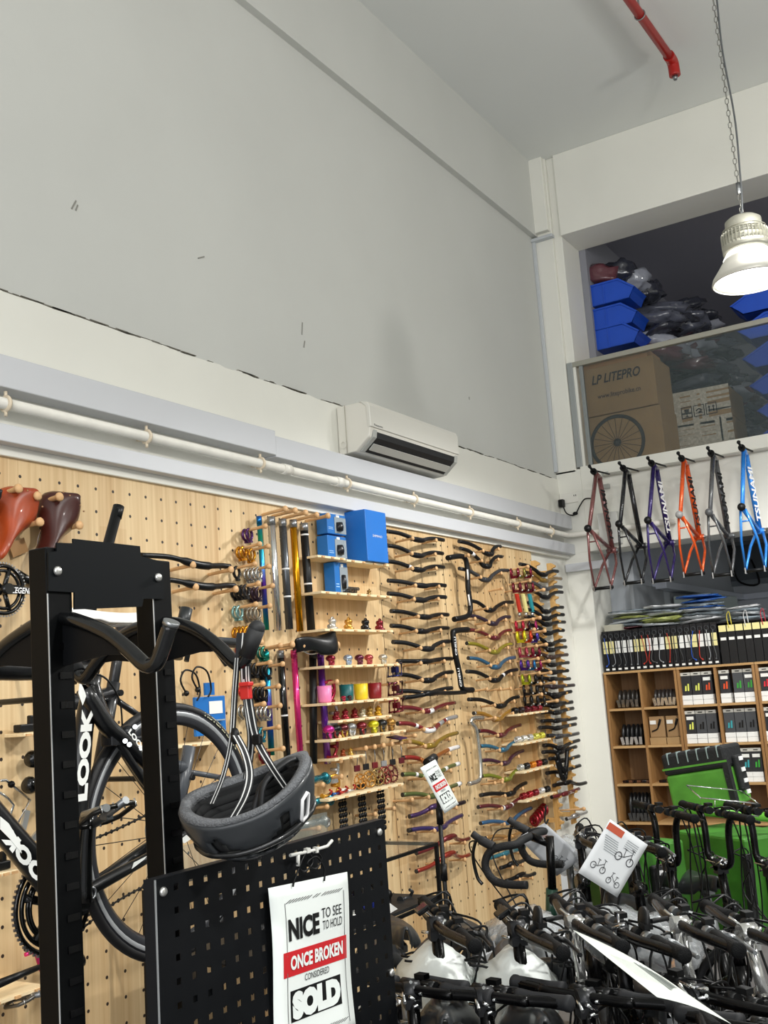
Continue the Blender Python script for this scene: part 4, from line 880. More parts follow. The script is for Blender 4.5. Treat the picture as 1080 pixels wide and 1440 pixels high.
for f, c_, n_ in ((.04, '#c8922a', 'gold'), (.15, '#2a5ca0', 'blue'), (.24, '#b02a24', 'red'), (.34, '#c9c9c9', 'white-silver')): lump('quick_release', '%s quick-release skewer lying on the lowest pegboard shelf' % n_, onshelf('s9', f)+V(0, 0, .008), gl(c_), 'pin', .06, m2=gl('#b03028'))
# parts threaded on pegs (left cluster)
def pegring(label, x, y, cols, n=4, s=.03, X=.07, name='seat_clamp', L=.17):
    p = PX(x, y, X); addpeg(V(0, p.y, p.z+s*.55), L*.85, .0065)
    t = thing(name, label, 'clamp', p)
    for j in range(n):
        c = p+V((j-n/2)*.022+.01, 0, 0)
        MB().ring(c, (1, .15, 0), s*.8, s*.22, 18, 6).build('ring', cols[j % len(cols)], t)
        MB().box(c+V(0, s*.2, -s*1.05), (.014, s*.5, s*.4)).cyl(c+V(0, -s*.2, -s*1.05), c+V(0, s*.7, -s*1.05), .004, 6).build('bolt', cols[(j+1) % len(cols)], t)
    return t
GOLD = gl('#c98a1a', .8); SIL = gl('#bdbdb8', .9)
data = [(348, 752, [gl('#4a1d5a')], 2, 'dark purple'), (340, 777, [GOLD], 2, 'gold'), (352, 780, [GOLD], 2, 'gold, right-hand'), (333, 805, [BK], 1, 'black'), (353, 808, [SIL], 5, 'silver'), (338, 832, [BK, gl('#2a2a2e')], 4, 'stack of four black'), (358, 835, [mat('#3a2a35', .3, .6)], 3, 'dark plum'),
        (334, 861, [gl('#7fa6a4')], 2, 'pale teal'), (354, 863, [gl('#9c9484')], 4, 'pewter'), (340, 890, [GOLD], 4, 'large gold'), (342, 914, [gl('#8e1c20')], 3, 'red'), (369, 918, [gl('#1c6a58')], 2, 'dark green'),
        (354, 942, [BK], 3, 'black, lower'), (372, 944, [BK], 3, 'black, lower right'), (344, 972, [gl('#c02a20')], 2, 'bright red'), (366, 975, [BK], 3, 'black, beside the red'), (345, 1000, [SIL], 3, 'silver, lower left'), (368, 1002, [SIL], 4, 'silver, lower'),
        (366, 1032, [gl('#1f7080')], 2, 'teal'), (372, 1062, [gl('#7a1c24')], 2, 'wine red')]
for x, y_, cs, n_, nm in data: pegring('%s round clamps threaded on a peg left of the hanging seat posts' % nm, x, y_, cs, n_)
for x, y_, c_, nm in ((462, 972, '#a41f3c', 'crimson'), (465, 1003, '#c9cac8', 'silver'), (466, 1050, '#9a2030', 'dark red'), (467, 1083, '#c4c4c0', 'polished'), (468, 1105, '#c8922a', 'gold')):
    p = PX(x, y_, .09); t = thing('brake_caliper', '%s brake caliper hanging on a peg beside the small shelves' % nm, 'brake caliper', p); m = gl(c_)
    MB().tube(spline([p+V(0, -.03, .04), p+V(.01, .02, .045), p+V(.01, .035, 0), p+V(0, .01, -.05), p+V(0, -.035, -.045)], 4), .008, 8).build('arm', m, t)
    MB().box(p+V(0, .0, -.05), (.03, .06, .018)).cyl(p+V(-.02, .02, .0), p+V(.02, .02, 0), .009).build('pad', m, t); addpeg(V(0, p.y-.01, p.z+.035), .12)
# seat clamps in frames at column near bars (blue-white, red)
for x, y_, c_, nm in ((552, 942, '#232a6a', 'navy'), (553, 968, '#5a1a2a', 'maroon'), (554, 992, '#7e1c2c', 'dark red')):
    p = PX(x, y_, .12); t = thing('bottle_cage', '%s square metal clip hanging beside the left column of bars' % nm, 'clip', p); m = gl(c_)
    MB().tube([p+V(0, -.04, .025), p+V(0, .045, .033), p+V(0, .035, -.03), p+V(0, -.05, -.035)], .006, 6, True).tube([p+V(.03, -.04, .025), p+V(.03, .045, .033), p+V(.03, .035, -.03), p+V(.03, -.05, -.035)], .006, 6, True).build('wire', m, t)
    MB().box(p+V(.015, 0, 0), (.03, .03, .03)).build('plate', m, t); addpeg(V(0, p.y, p.z+.02), .12)
p = PX(558, 1040, .15); t = thing('pad_sheet', 'dark purple flat pad lying out from the seventh shelf', 'pad', p)
MB().prism([p+V(.05, -.06, 0), p+V(.02, .07, .0), p+V(-.06, .09, .012), p+V(-.05, -.02, .012)], (0, 0, .006)).build('sheet', mat('#34164a', .5), t); addpeg(V(0, p.y+.12, p.z), .16)
# hanging key-like parts row under s8
for i in range(6):
    p = PX(502+i*12.5, 1077-i*2.2, .1); t = thing('tyre_lever', 'small dark red and black lever hanging on wire, %s from the left of its row' % ORD[i].replace('topmost', 'first'), 'tyre lever', p, 'levers hanging in a row below the eighth shelf')
    MB().tube([p+V(0, 0, .07), p+V(0, .008, .03), p+V(0, 0, 0)], .0025, 5).build('wire', STEEL, t)
    MB().box(p+V(0, 0, -.012), (.012, .045, .03)).build('lever_body', mat(['#5a1620', '#1b1b1c', '#6a1c20', '#8c8c8c', '#1b1b1c', '#5a1620'][i], .35), t, bevel=.004)
    addpeg(V(0, p.y, p.z+.075), .13, .007)
# three hanging chain-like cards
for i, (x, y_) in enumerate(((483, 1150), (510, 1142), (536, 1130))):
    p = PX(x, y_, .1); t = thing('chain_pack', 'black bicycle chain hanging straight down, %s of three below the shelves' % ['left', 'middle', 'right'][i], 'bicycle chain', p)
    mb = MB()
    for k in range(9):
        for q in (-.022, 0, .022): mb.ball(p+V(.0, q, .09-k*.026), .012, 8, (.7, 1, 1.1))
    mb.build('links', mat('#17181a', .3, .5), t); MB().box(p+V(0, 0, .115), (.02, .06, .035)).build('header', [LAB, BK, BK][i], t)
    addpeg(PX(x+17, y_-3, PB), .12)
# teal and silver bars poking out to the right of the helmet
for (a, b, c_, nm) in (((425, 1100), (457, 1093), '#1d6f7c', 'upper teal'), ((432, 1131), (462, 1123), '#1d6f7c', 'lower teal'), ((415, 1163), (456, 1154), '#9b9b97', 'silver')):
    A = PX(a[0], a[1], .12); B = PX(b[0], b[1], .12); t = thing('short_bar', '%s stem bar lying on a peg to the right of the helmet' % nm, 'stem', A)
    MB().cyl(A, B, .016, 12).ball(B, .024, 10).build('bar_tube', gl(c_), t); MB().ring(B+V(0, .02, -.01), (1, 0, 0), .018, .007, 14, 6).build('clamp', gl(c_), t)
    addpeg(V(0, A.y*.5+B.y*.5, A.z-.03), .14)
# clusters in front of the third column
def cluster(x, y, cols, nm, n=3, s=.026):
    for k in range(n):
        p = PX(x+k*9, y, .11); t = thing('hanging_clamp', '%s clamp on a peg beside the saw-toothed racks, %s of its trio' % (nm, ['left', 'middle', 'right'][k]), 'clamp', p)
        m = gl(cols[k % len(cols)]); MB().ring(p, (1, .3, 0), s, s*.32, 16, 6).build('ring', m, t); MB().ring(p+V(.05, 0, -.0), (1, .3, 0), s*.9, s*.3, 16, 6).box(p+V(.02, 0, -s*1.1), (.05, s*.8, s*.7)).build('second_ring', m, t)
        MB().ball(p+V(.06, 0, -s), .008, 8).build('bolt', SIL, t)
        if k == 1: addpeg(V(0, p.y, p.z+s), .16, .007)
cluster(719, 806, ['#7a1730', '#8c8440', '#7a1730'], 'crimson and olive'); cluster(722, 826, ['#6e1428', '#5a1020', '#7a1730'], 'deep crimson'); cluster(726, 880, ['#b02038', '#2a1a20', '#b02a6a'], 'red and magenta')
cluster(728, 895, ['#d8d020', '#c8401c', '#4a3aa0'], 'yellow, orange and violet', s=.03); cluster(731, 917, ['#a84050', '#8e1c38', '#7a1730'], 'rose and crimson'); cluster(733, 935, ['#4a2080', '#2070a8', '#8e1c50'], 'purple and blue'); cluster(735, 955, ['#a8b020', '#1b1b1d', '#1b1b1d'], 'lime and black')
cluster(737, 970, ['#1b1b1d', '#1b1b1d', '#1b1b1d'], 'upper black'); cluster(738, 985, ['#151517', '#202024', '#1b1b1d'], 'lower black')
for k, (c_, nm) in enumerate((('#b8321f', 'red'), ('#ddd38c', 'pale yellow'), ('#2a8a94', 'teal'))):
    p = PX(727+k*9, 848, .13); t = thing('brake_pad_card', '%s slanted card hanging beside the saw-toothed racks' % nm, 'card', p)
    MB().prism([p+V(0, -.028, .06), p+V(0, .012, .06), p+V(0, .045, -.06), p+V(0, .005, -.06)], (.012, 0, 0)).build('card', mat(c_, .4), t); MB().ball(p+V(0, .02, -.075), .016, 8).build('bolt', SIL, t)
addpeg(PX(728, 836, PB), .2, .007)
for q in ((728, 875), (735, 893), (737, 912), (741, 935), (743, 951), (748, 965), (752, 990), (790, 1140)): addpeg(PX(q[0]-6, q[1], PB), .2, .007)
K2 = [('t1', (729, 1003, 771, 1000), 'pine shelf with dark red and black parts beside the saw-toothed racks'), ('t2', (733, 1044, 775, 1039), 'pine shelf with silver and yellow parts beside the saw-toothed racks'), ('t3', (737, 1083, 779, 1077), 'pine shelf with mixed round parts beside the saw-toothed racks'), ('t4', (741, 1124, 783, 1115), 'pine shelf with bright red parts, lowest beside the saw-toothed racks')]
for k, q, nm in K2: plank(nm, *q, key=k, d=.14, brk=True)
pal = {'t1': ['#17171a', '#2a1c20', '#5a1824', '#7a1c2c', '#8a2030'], 't2': ['#c9cac9', '#d8d8d0', '#c0c0bc', '#c8c860', '#d2cf50'], 't3': ['#b9b9b4', '#2a2a2c', '#c87a1a', '#8a1f20', '#1c1c1e'], 't4': ['#8a1420', '#9a1824', '#7e1420', '#c9c9c9', '#1d1d20']}
cnm = {'t1': ['black', 'near-black', 'plum', 'wine red', 'dark red'], 't2': ['silver', 'white-silver', 'steel', 'yellow', 'yellow-green'], 't3': ['silver', 'black', 'orange', 'dark red', 'glossy black'], 't4': ['crimson', 'red', 'ruby', 'silver', 'black']}
for k in pal:
    for i in range(5): lump('hub_part', '%s hub part on the %s of four shelves by the saw-toothed racks' % (cnm[k][i], {'t1': 'top', 't2': 'second', 't3': 'third', 't4': 'lowest'}[k]), onshelf(k, .08+.2*i, .05)+V(0, 0, .0), gl(pal[k][i], .5), 'ringstack', .04)
p = PX(757, 1152, .1); t = thing('red_parts_bundle', 'bundle of dark red rings above the grey leaflet', 'rings', p)
for k in range(5): MB().ring(p+V(0, k*.04-.06, k*.012), (.4, 1, 0), .03, .012, 16, 6).build('ring', gl('#8a1420'), t)
# ---- saddles on the left
def saddle_mesh(L=.27, W=.075):
    rings = []
    for i in range(15):
        t = i/14; x = L*(t-.5)
        w = W*(.27+.06*t) if t < .3 else W*(.288+.712*math.sin(min(1, (t-.3)/.5)*math.pi/2)**1.5)
        if t > .74: w *= math.sqrt(max(.06, 1-((t-.74)/.27)**2))
        if t < .06: w *= .55+.45*t/.06
        z = .012*math.cos((t-.1)*5)-(.0)
        d = .035 if t < .5 else .05
        r = []
        for k in range(16):
            a = math.pi*k/15; r.append(V(x, w*math.cos(a), z+.022*math.sin(a)**.6-(d*(abs(math.cos(a))**3))))
        for k in range(15, -1, -1):
            a = math.pi*k/15; r.append(V(x, w*.9*math.cos(a), z-.006+.02*math.sin(a)**.6-(d*(abs(math.cos(a))**3))))
        rings.append(r)
    return MB().loft(rings)
def wall_saddle(label, nose, tail, X, m, studs=True, nv=(1, 0, 0), wd=.3):
    A = PX(nose[0], nose[1], X); B = PX(tail[0], tail[1], X+.01); t = thing('saddle', label, 'saddle', A.lerp(B, .5))
    L = (B-A).length; d = (B-A).normalized(); n = V(*nv); n = (n-d*n.dot(d)).normalized(); s = n.cross(d)
    M = Matrix(((d.x, s.x, n.x, (A.x+B.x)/2), (d.y, s.y, n.y, (A.y+B.y)/2), (d.z, s.z, n.z, (A.z+B.z)/2), (0, 0, 0, 1)))
    saddle_mesh(L, L*wd).xf(M).build('leather_top', m, t)
    mb = MB()
    for q in (-1, 1): mb.tube(spline([V(-L*.42, 0, -.01), V(-L*.2, q*.02, -.05), V(L*.12, q*.024, -.05), V(L*.4, q*.035, -.02)], 5), .0035, 6)
    mb.xf(M).build('rail', CHR, t)
    if studs:
        mb = MB()
        for q in (-.6, -.3, 0, .3, .6): mb.ball(V(L*.44-abs(q)*.02, q*L*.31, .012-abs(q)*.01), .004, 6)
        mb.ball(V(-L*.42, 0, .03), .004, 6); mb.xf(M).build('rivet', mat('#c9a27a', .3, .8), t)
    return t
wall_saddle('orange-brown leather saddle hanging nose down on the pegboard', (-6, 786), (48, 690), .13, mat('#a3421c', .35, coat=.3, noise_amt=.25, noise_scale=14))
wall_saddle('dark maroon leather saddle hanging nose down next to the orange-brown one', (56, 790), (107, 697), .13, mat('#3e1712', .35, coat=.3))
wall_saddle('black saddle cut by the left edge of the picture', (-40, 740), (-2, 690), .14, mat('#121519', .35), False)
wall_saddle('thin black saddle resting on the pegs above the lower seat posts', (415, 908), (470, 893), .16, mat('#0d0e10', .3), False, (.35, 0, 1), .22)
for q in ((10, 696), (40, 742), (68, 707), (96, 746), (37, 706)): addpeg(PX(q[0]-18, q[1]+2, PB), .13, .0085)
p = PX(26, 770, .05); t = tag(rebase(MB().box(p, (.003, .07, .05), Matrix.Rotation(.4, 3, 'X')).build('price_tag', mat('#b48a5c', .6)), p), 'brown card tag hanging behind the orange-brown saddle', 'tag')
# road bars (left)
for i, (a, b) in enumerate((((198, 781), (323, 797)), ((198, 816), (330, 824)))):
    A = PX(a[0], a[1], .13); B = PX(b[0], b[1], .13); m_ = A.lerp(B, .5)
    t = thing('handlebar', '%s black handlebar on pegs to the right of the black stand plate' % ['upper', 'lower'][i], 'handlebar', m_)
    MB().tube(spline([A, A.lerp(B, .3)+V(0, 0, .008), A.lerp(B, .55)+V(.02, 0, -.012), A.lerp(B, .7)+V(.02, 0, -.012), A.lerp(B, .9), B], 5), [.011]*8+[.017]*8+[.012]*10, 10).build('bar_tube', BK, t)
    for f in (.5, .95): q = A.lerp(B, f); addpeg(V(0, q.y, q.z-.025), .13, .008)
# crankset at far left
c = PX(5, 829, .16); t = thing('crankset', 'black crankset with a toothed chainring and white lettering on the pegboard', 'crankset', c)
mb = MB(); mb.ring(c, (1, 0, 0), .078, .007, 40, 6).ring(c, (1, 0, 0), .062, .006, 40, 6)
for k in range(5): a = 2*math.pi*k/5; mb.cyl(c, c+V(0, math.cos(a)*.07, math.sin(a)*.07), .008)
mb.build('chainring', GLB, t)
mb = MB()
for k in range(48): a = 2*math.pi*k/48; mb.box(c+V(0, math.cos(a)*.088, math.sin(a)*.088), (.004, .005, .005))
mb.build('teeth', STEEL, t)
e = PX(50, 831, .17); MB().tube([c+V(.015, 0, 0), e], [.017, .012], 10, flat=.6).cyl(c+V(-.02, 0, 0), c+V(.03, 0, 0), .018).build('crank_arm', GLB, t)
text('LEGEND', PX(17, 834, .186), (0, 1, 0), (0, 0, 1), .085, .02, W_, t, bold=.02, shear=.3)
e2 = PX(46, 822, .08); MB().tube([PX(22, 804, .08), e2], [.012, .02], 10).build('second_arm', GLB, t)
# lower left: knobs, cages, brackets
def knob(label, x, y): 
    p = PX(x, y, .1); t = thing('black_hook', label, 'hook', p); MB().lathe([(0, 0), (.024, .004), (.03, .02), (.02, .04), (.012, .06), (.014, .12)], p, (-.4, .9, .1), 14).build('knob', GLB, t); return t
knob('glossy black knob on the pegboard left of the stand, upper', 42, 1069); knob('glossy black knob on the pegboard left of the stand, lower', 38, 1106)
p = PX(118, 1350, .1); t = thing('black_hook', 'glossy black knob poking out low to the right of the left stand post', 'hook', p); MB().lathe([(0, 0), (.02, .004), (.022, .02), (.01, .035), (.008, .14)], p, (-.2, -1, .0), 12).build('knob', GLB, t)
for i, (pts, lab) in enumerate((([(0, 1098), (8, 1097), (14, 1102), (42, 1125), (24, 1160), (0, 1142)], 'silver wire bottle cage hanging low on the pegboard, nearer one'), ([(-10, 1108), (10, 1122), (19, 1132), (10, 1160), (-6, 1150)], 'silver wire bottle cage hanging low on the pegboard, behind the other'))):
    P = [PX(x, y_, .12-.05*i) for x, y_ in pts]; t = thing('bottle_cage', lab, 'bottle cage', P[0]); MB().tube(P, .005, 8).build('wire', CHR, t); MB().ball(PX(16, 1103, .13), .012, 8).build('cap', BLK, t)
p = PX(44, 1182, .12); t = thing('rear_rack_bracket', 'silver perforated metal bracket on the pegboard beside the stand', 'bracket', p)
MB().box(p, (.01, .10, .02), Matrix.Rotation(.6, 3, 'X')).box(p+V(0, -.03, .05), (.01, .02, .1), Matrix.Rotation(-.3, 3, 'X')).box(p+V(0, .05, .02), (.01, .02, .09)).build('bracket_plate', mat('#bfc0be', .3, .8), t)
plank('short pine shelf low on the left of the pegboard with a black part', -10, 1225, 26, 1227, d=.14, key='u1'); plank('short pine shelf by the left stand post with a black bracket', 34, 1029, 66, 1030, d=.1, key='u2')
plank('pine shelf low on the left beneath the pedals', -20, 1395, 66, 1402, d=.16, key='u3')
for k_, f_, n_ in (('u1', .6, 'low black part on the low left pine shelf'), ('u2', .5, 'black folded bracket on the small shelf beside the left post')):
    p = onshelf(k_, f_); t = thing('black_bracket', n_, 'bracket', p); MB().box(p+V(0, 0, .014), (.04, .07, .026)).box(p+V(0, .02, .035), (.02, .015, .04)).build('bracket_body', BLK, t, bevel=.004)
def pedal(label, c, u, v, s=.05, m=None, par=None):
    m = m or mat('#6d6b66', .3, .7); t = par or thing('pedal', label, 'pedal', c); c = Vector(c); u = Vector(u).normalized(); v = Vector(v); v = (v-u*v.dot(u)).normalized(); n = u.cross(v)
    o_ = MB().tube([c-u*s-v*s*.6, c-u*s*.6-v*s, c+u*s*.6-v*s, c+u*s-v*s*.6, c+u*s+v*s*.6, c+u*s*.6+v*s, c-u*s*.6+v*s, c-u*s+v*s*.6], .006, 6, True).build('pedal_cage' if par is None else 'pedal', m, t)
    mb = MB(); mb.cyl(c-v*s, c+v*s*1.5, .009, 10).box(c, (.02, .02, .02))
    mb.build('spindle', STEEL, t if par is None else o_)
    mb = MB()
    for a in (-1, -.3, .3, 1):
        for b in (-1, 1): q = c+u*s*a*.8+v*s*b*.95; mb.cyl(q-n*.009, q+n*.009, .0022, 6)
    mb.build('pin', CHR, t if par is None else o_)
    return t
pedal('silver-grey platform pedal lying on the low left shelf', PX(36, 1402, .16), (0, 1, .25), (1, .3, .3), .055)
p = PX(50, 1352, .12); t = thing('brake_caliper', 'bright pink anodised brake caliper low beside the left stand post', 'brake caliper', p)
MB().tube([p+V(0, -.04, .03), p+V(0, 0, .03), p+V(0, .02, -.03), p+V(0, .05, -.035), p+V(0, .055, .02)], .007, 8).build('arm', gl('#e0307c', .5), t)
p = PX(20, 1380, .2); t = thing('black_lever', 'long black lever pointing at the pedal near the bottom left', 'lever', p); MB().tube([PX(-10, 1387, .2), PX(55, 1360, .2)], [.014, .009], 10).build('lever_body', BK, t)
# blue blister behind the wheel
z0 = plank('pine shelf behind the bike wheel with a blue blister pack', 232, 1042, 335, 1046, d=.15, key='v1')
p = PX(283, 1040, .14); t = thing('blister_pack', 'blue blister pack of a lamp hanging behind the bike wheel', 'blister pack', p)
q0 = PX(275, 1036, .12); q1 = PX(315, 978, .12)
MB().bb((.11, q0.y, q0.z), (.125, q1.y, q1.z)).build('card', BB1, t, bevel=.003); MB().bb((.126, q0.y+.05, q0.z+.06), (.15, q1.y-.03, q1.z-.1)).build('blister', mat('#8fa0ae', .15), t, bevel=.01)
MB().bb((.126, q0.y+.08, q1.z-.07), (.128, q0.y+.16, q1.z-.02)).build('label', LAB, t); MB().box((.12, (q0.y+q1.y)/2, q1.z+.03), (.006, .06, .05)).build('hanger_tab', BB1, t)
for i, (x, y_) in enumerate(((278, 970), (262, 975))):
    p = PX(x, y_, .14); t = thing('wire_hook', 'thin dark wire hook above the blue blister pack, %s' % ['right', 'left'][i], 'hook', p)
    MB().tube(spline([p+V(0, 0, .0), p+V(0, -.03, .05), p+V(0, 0, .09), p+V(.0, .06, .07), p+V(0, .08, .0), p+V(0, .06, -.03)], 5), .004, 6).ball(p, .012, 8).build('wire', BLK, t)
# pegs: the hundred nearest are parts, the rest one part
PEGS.sort(key=lambda a: a[0].y)
def pegmesh(mb, p, L, r, knob):
    d = V(1, 0, .06).normalized()
    mb.lathe([(r*.9, 0), (r, L*.6), (r*1.15, L*.8), (r*1.25, L*.9), (r*1.9, L*.93), (r*1.9, L*.99), (r*1.2, L*1.02), (0, L*1.03)] if knob else [(r, 0), (r, L), (0, L)], p, d, 10)
for i, (p, L, r, k) in enumerate(PEGS[:98]):
    mb = MB(); pegmesh(mb, p, L, r, k); mb.build('wooden_peg', DOWEL, peg)
mb = MB()
for p, L, r, k in PEGS[98:]: pegmesh(mb, p, L, r, k)
if PEGS[98:]: o = mb.build('wooden_pegs_far', DOWEL, peg); o['kind'] = 'stuff'
# ================================================================ BLACK DISPLAY STAND
RB = mat('#040506', .45, spec=.14); RBM = mat('#08090b', .5, spec=.14)
rk = thing('bicycle_rack', 'tall black steel bicycle rack with two posts, curved holding arms and a stepped top plate', 'rack', (1.49, 1.45, 0))
TILT = -.018
def tl(mb): mb.v = [V(p.x, p.y+TILT*(p.z-1.5), p.z) for p in mb.v]; return mb
for y0, y1, zt in ((1.283, 1.341, 1.845), (1.548, 1.603, 1.84)):
    o = tl(MB().bb((1.462, y0, .0), (1.51, y1, zt))).build('post', RB, rk, bevel=.003)
    z = 1.66
    while z > .7: tl(MB().bb((1.51, y0+.022, z), (1.5125, y1-.008, z+.012))).build('slot', mat('#020203', .25), o); z -= .052
    mb = MB().bb((1.5095, y0-.0005, .1), (1.511, y0+.0015, 1.76)); tl(mb).build('edge_line', mat('#b9bdc0', .35, .5), o)
plpx = [(68, 777), (80, 775), (80, 763), (103, 764), (103, 757.5), (197, 768), (198, 782), (229, 790), (231, 842), (202, 842), (200, 853), (105, 857), (105, 833), (68, 831)]
MB().prism([PX(x, y, 1.516) for x, y in plpx], (-.004, 0, 0)).build('top_plate', mat('#05080b', .5, spec=.14), rk)
for x, y in ((80.5, 803), (222, 812)): p = PX(x, y, 1.517); MB().lathe([(.0085, 0), (.0085, .003), (.006, .006), (0, .0065)], p, (1, 0, 0), 16).build('bolt', mat('#c8c8c4', .3, .8), rk)
AR = mat('#0a0b0c', .22, coat=.3, spec=.4)
def arm(Y, pix, mir):
    P = [PY(x, y, Y) for x, y in pix]
    if mir: P = [V(2*1.486-p.x, p.y, p.z) for p in P]
    return P
for Y, pix in ((1.315, [(77, 868), (105, 872), (150, 890), (180, 913), (203, 934), (215, 935), (224, 925), (240, 878)]), (1.575, [(225, 876), (252, 878), (280, 889), (308, 910), (329, 931), (338, 933), (346, 924), (358, 892)])):
    for mir in (0, 1):
        P = arm(Y, pix, mir); a = MB().tube(spline(P, 5), .0135, 14).build('holding_arm', AR, rk)
        tip = P[-1]; d = (P[-1]-P[-2]).normalized()
        MB().cyl(tip-d*.045, tip+d*.012, .0165, 14).ball(tip+d*.012, .0165, 12).build('rubber_tip', mat('#1a1b1c', .6), a) if (Y > 1.5 or mir) else MB().cyl(tip-d*.002, tip+d*.006, .0145, 14).build('rubber_tip', STEEL, a)
        s = -1 if mir else 1; xa = 1.486+s*.02
        G_ = [V(xa, Y-.003, P[0].z-.012), P[1]+V(0, -.003, -.01), P[2]+V(0, -.003, -.01), P[3]+V(0, -.003, -.008), V(P[2].x, Y-.003, P[3].z-.006), V(xa, Y-.003, P[3].z-.018)]
        MB().prism(G_, (0, .005, 0)).build('gusset', RBM, rk)
tl(MB().bb((1.2, 1.24, 0), (1.9, 1.36, .03)).bb((1.2, 1.52, 0), (1.9, 1.64, .03)).bb((1.47, 1.3, .0), (1.52, 1.6, .04))).build('base', RB, rk)
# ---- perforated panel
XP = 1.6; yA = PX(218, 1240, XP).y; yB = PX(540, 1158, XP).y; zT = 1.243
pn = thing('perforated_panel', 'black perforated steel display panel in the foreground below the helmet', 'panel', (XP, (yA+yB)/2, .1))
hy0 = PX(247, 1248, XP).y; hz0 = PX(269, 1240.7, XP).z; pit = .0408; hs = .0059
xs = [yA]; 
k = 0
while hy0+k*pit < yB-.02: xs += [hy0+k*pit-hs, hy0+k*pit+hs]; k += 1
xs.append(yB); zs = [zT]; k = 0
while hz0-k*pit > .14: zs += [hz0-k*pit+hs, hz0-k*pit-hs]; k += 1
zs.append(.1)
mb = MB(); vs = [V(XP, y, z) for z in zs for y in xs]; fs = []
nx = len(xs)
for j in range(len(zs)-1):
    for i in range(nx-1):
        if i % 2 == 1 and j % 2 == 1: continue
        fs.append((j*nx+i, j*nx+i+1, (j+1)*nx+i+1, (j+1)*nx+i))
mb._add(vs, fs); PM = mat('#090b0e', .5, noise_amt=.1, noise_scale=30, spec=.22)
mb.build('perforated_sheet', PM, pn, solid=.002)
MB().bb((XP-.028, yA-.001, .1), (XP, yA+.001, zT)).bb((XP-.022, yA, zT-.001), (XP, yB, zT+.001)).bb((XP-.028, yB-.001, .1), (XP, yB+.001, zT)).build('flange', mat('#14161a', .45, spec=.3), pn)
MB().bb((XP-.001, yA-.0015, .1), (XP+.0018, yA+.0008, zT)).build('edge_line', mat('#a9adb0', .35, .5), pn)
for x, y in ((229, 1254), (533, 1170), (549, 1368)): MB().lathe([(.0085, 0), (.0085, .003), (.006, .006), (0, .0065)], PX(x, y, XP+.002) if x != 549 else V(XP+.001, yB-.012, PX(549, 1368, XP).z), (1, 0, 0), 16).build('bolt', mat('#c8c8c4', .3, .8), pn)
tl(MB().bb((1.53, 1.5, .3), (1.598, 1.6, .36)).bb((1.53, 1.5, 1.0), (1.598, 1.6, 1.04))).build('bracket', RB, pn)
MB().bb((XP-.2, yB-.05, 0), (XP+.15, yB-.01, .1)).bb((XP-.2, yA+.05, 0), (XP+.15, yA+.09, .1)).build('foot', RB, pn)
# hook with cable tie bows and the sign
def PS(x, y): return PX(x, y, XP+.018)
hk = thing('panel_hook', 'white wire hook pushed into the black panel above the sold sign', 'hook', PS(430, 1196))
MB().tube([PS(408, 1203), PS(440, 1196), PS(460, 1190), PS(467, 1182)], .0035, 8).tube([PS(419, 1202), PS(419, 1218)], .004, 8).box(PS(432, 1196), (.01, .012, .01)).box(PS(444, 1195), (.01, .008, .012)).build('wire', mat('#d8d8d2', .35), hk)
def bow(label, pts, par=None):
    t = thing('cable_tie', label, 'cable tie', PS(*pts[0])); MB().tube(spline([PS(*p) for p in pts], 5), .0022, 6).build('strap', BLK, t); return t
bow('black cable tie looped from the hook through the left hole of the sign', [(425, 1197), (418, 1215), (428, 1226), (440, 1212), (430, 1200), (415, 1235), (412, 1247)])
bow('black cable tie looped from the hook through the right hole of the sign', [(440, 1196), (452, 1206), (444, 1222), (432, 1214), (445, 1205), (456, 1222), (456, 1239)])
MB
RED = mat('#c8282e', .4); PAPER = mat('#e9efec', .45); INKB = mat('#0d0e0f', .5)
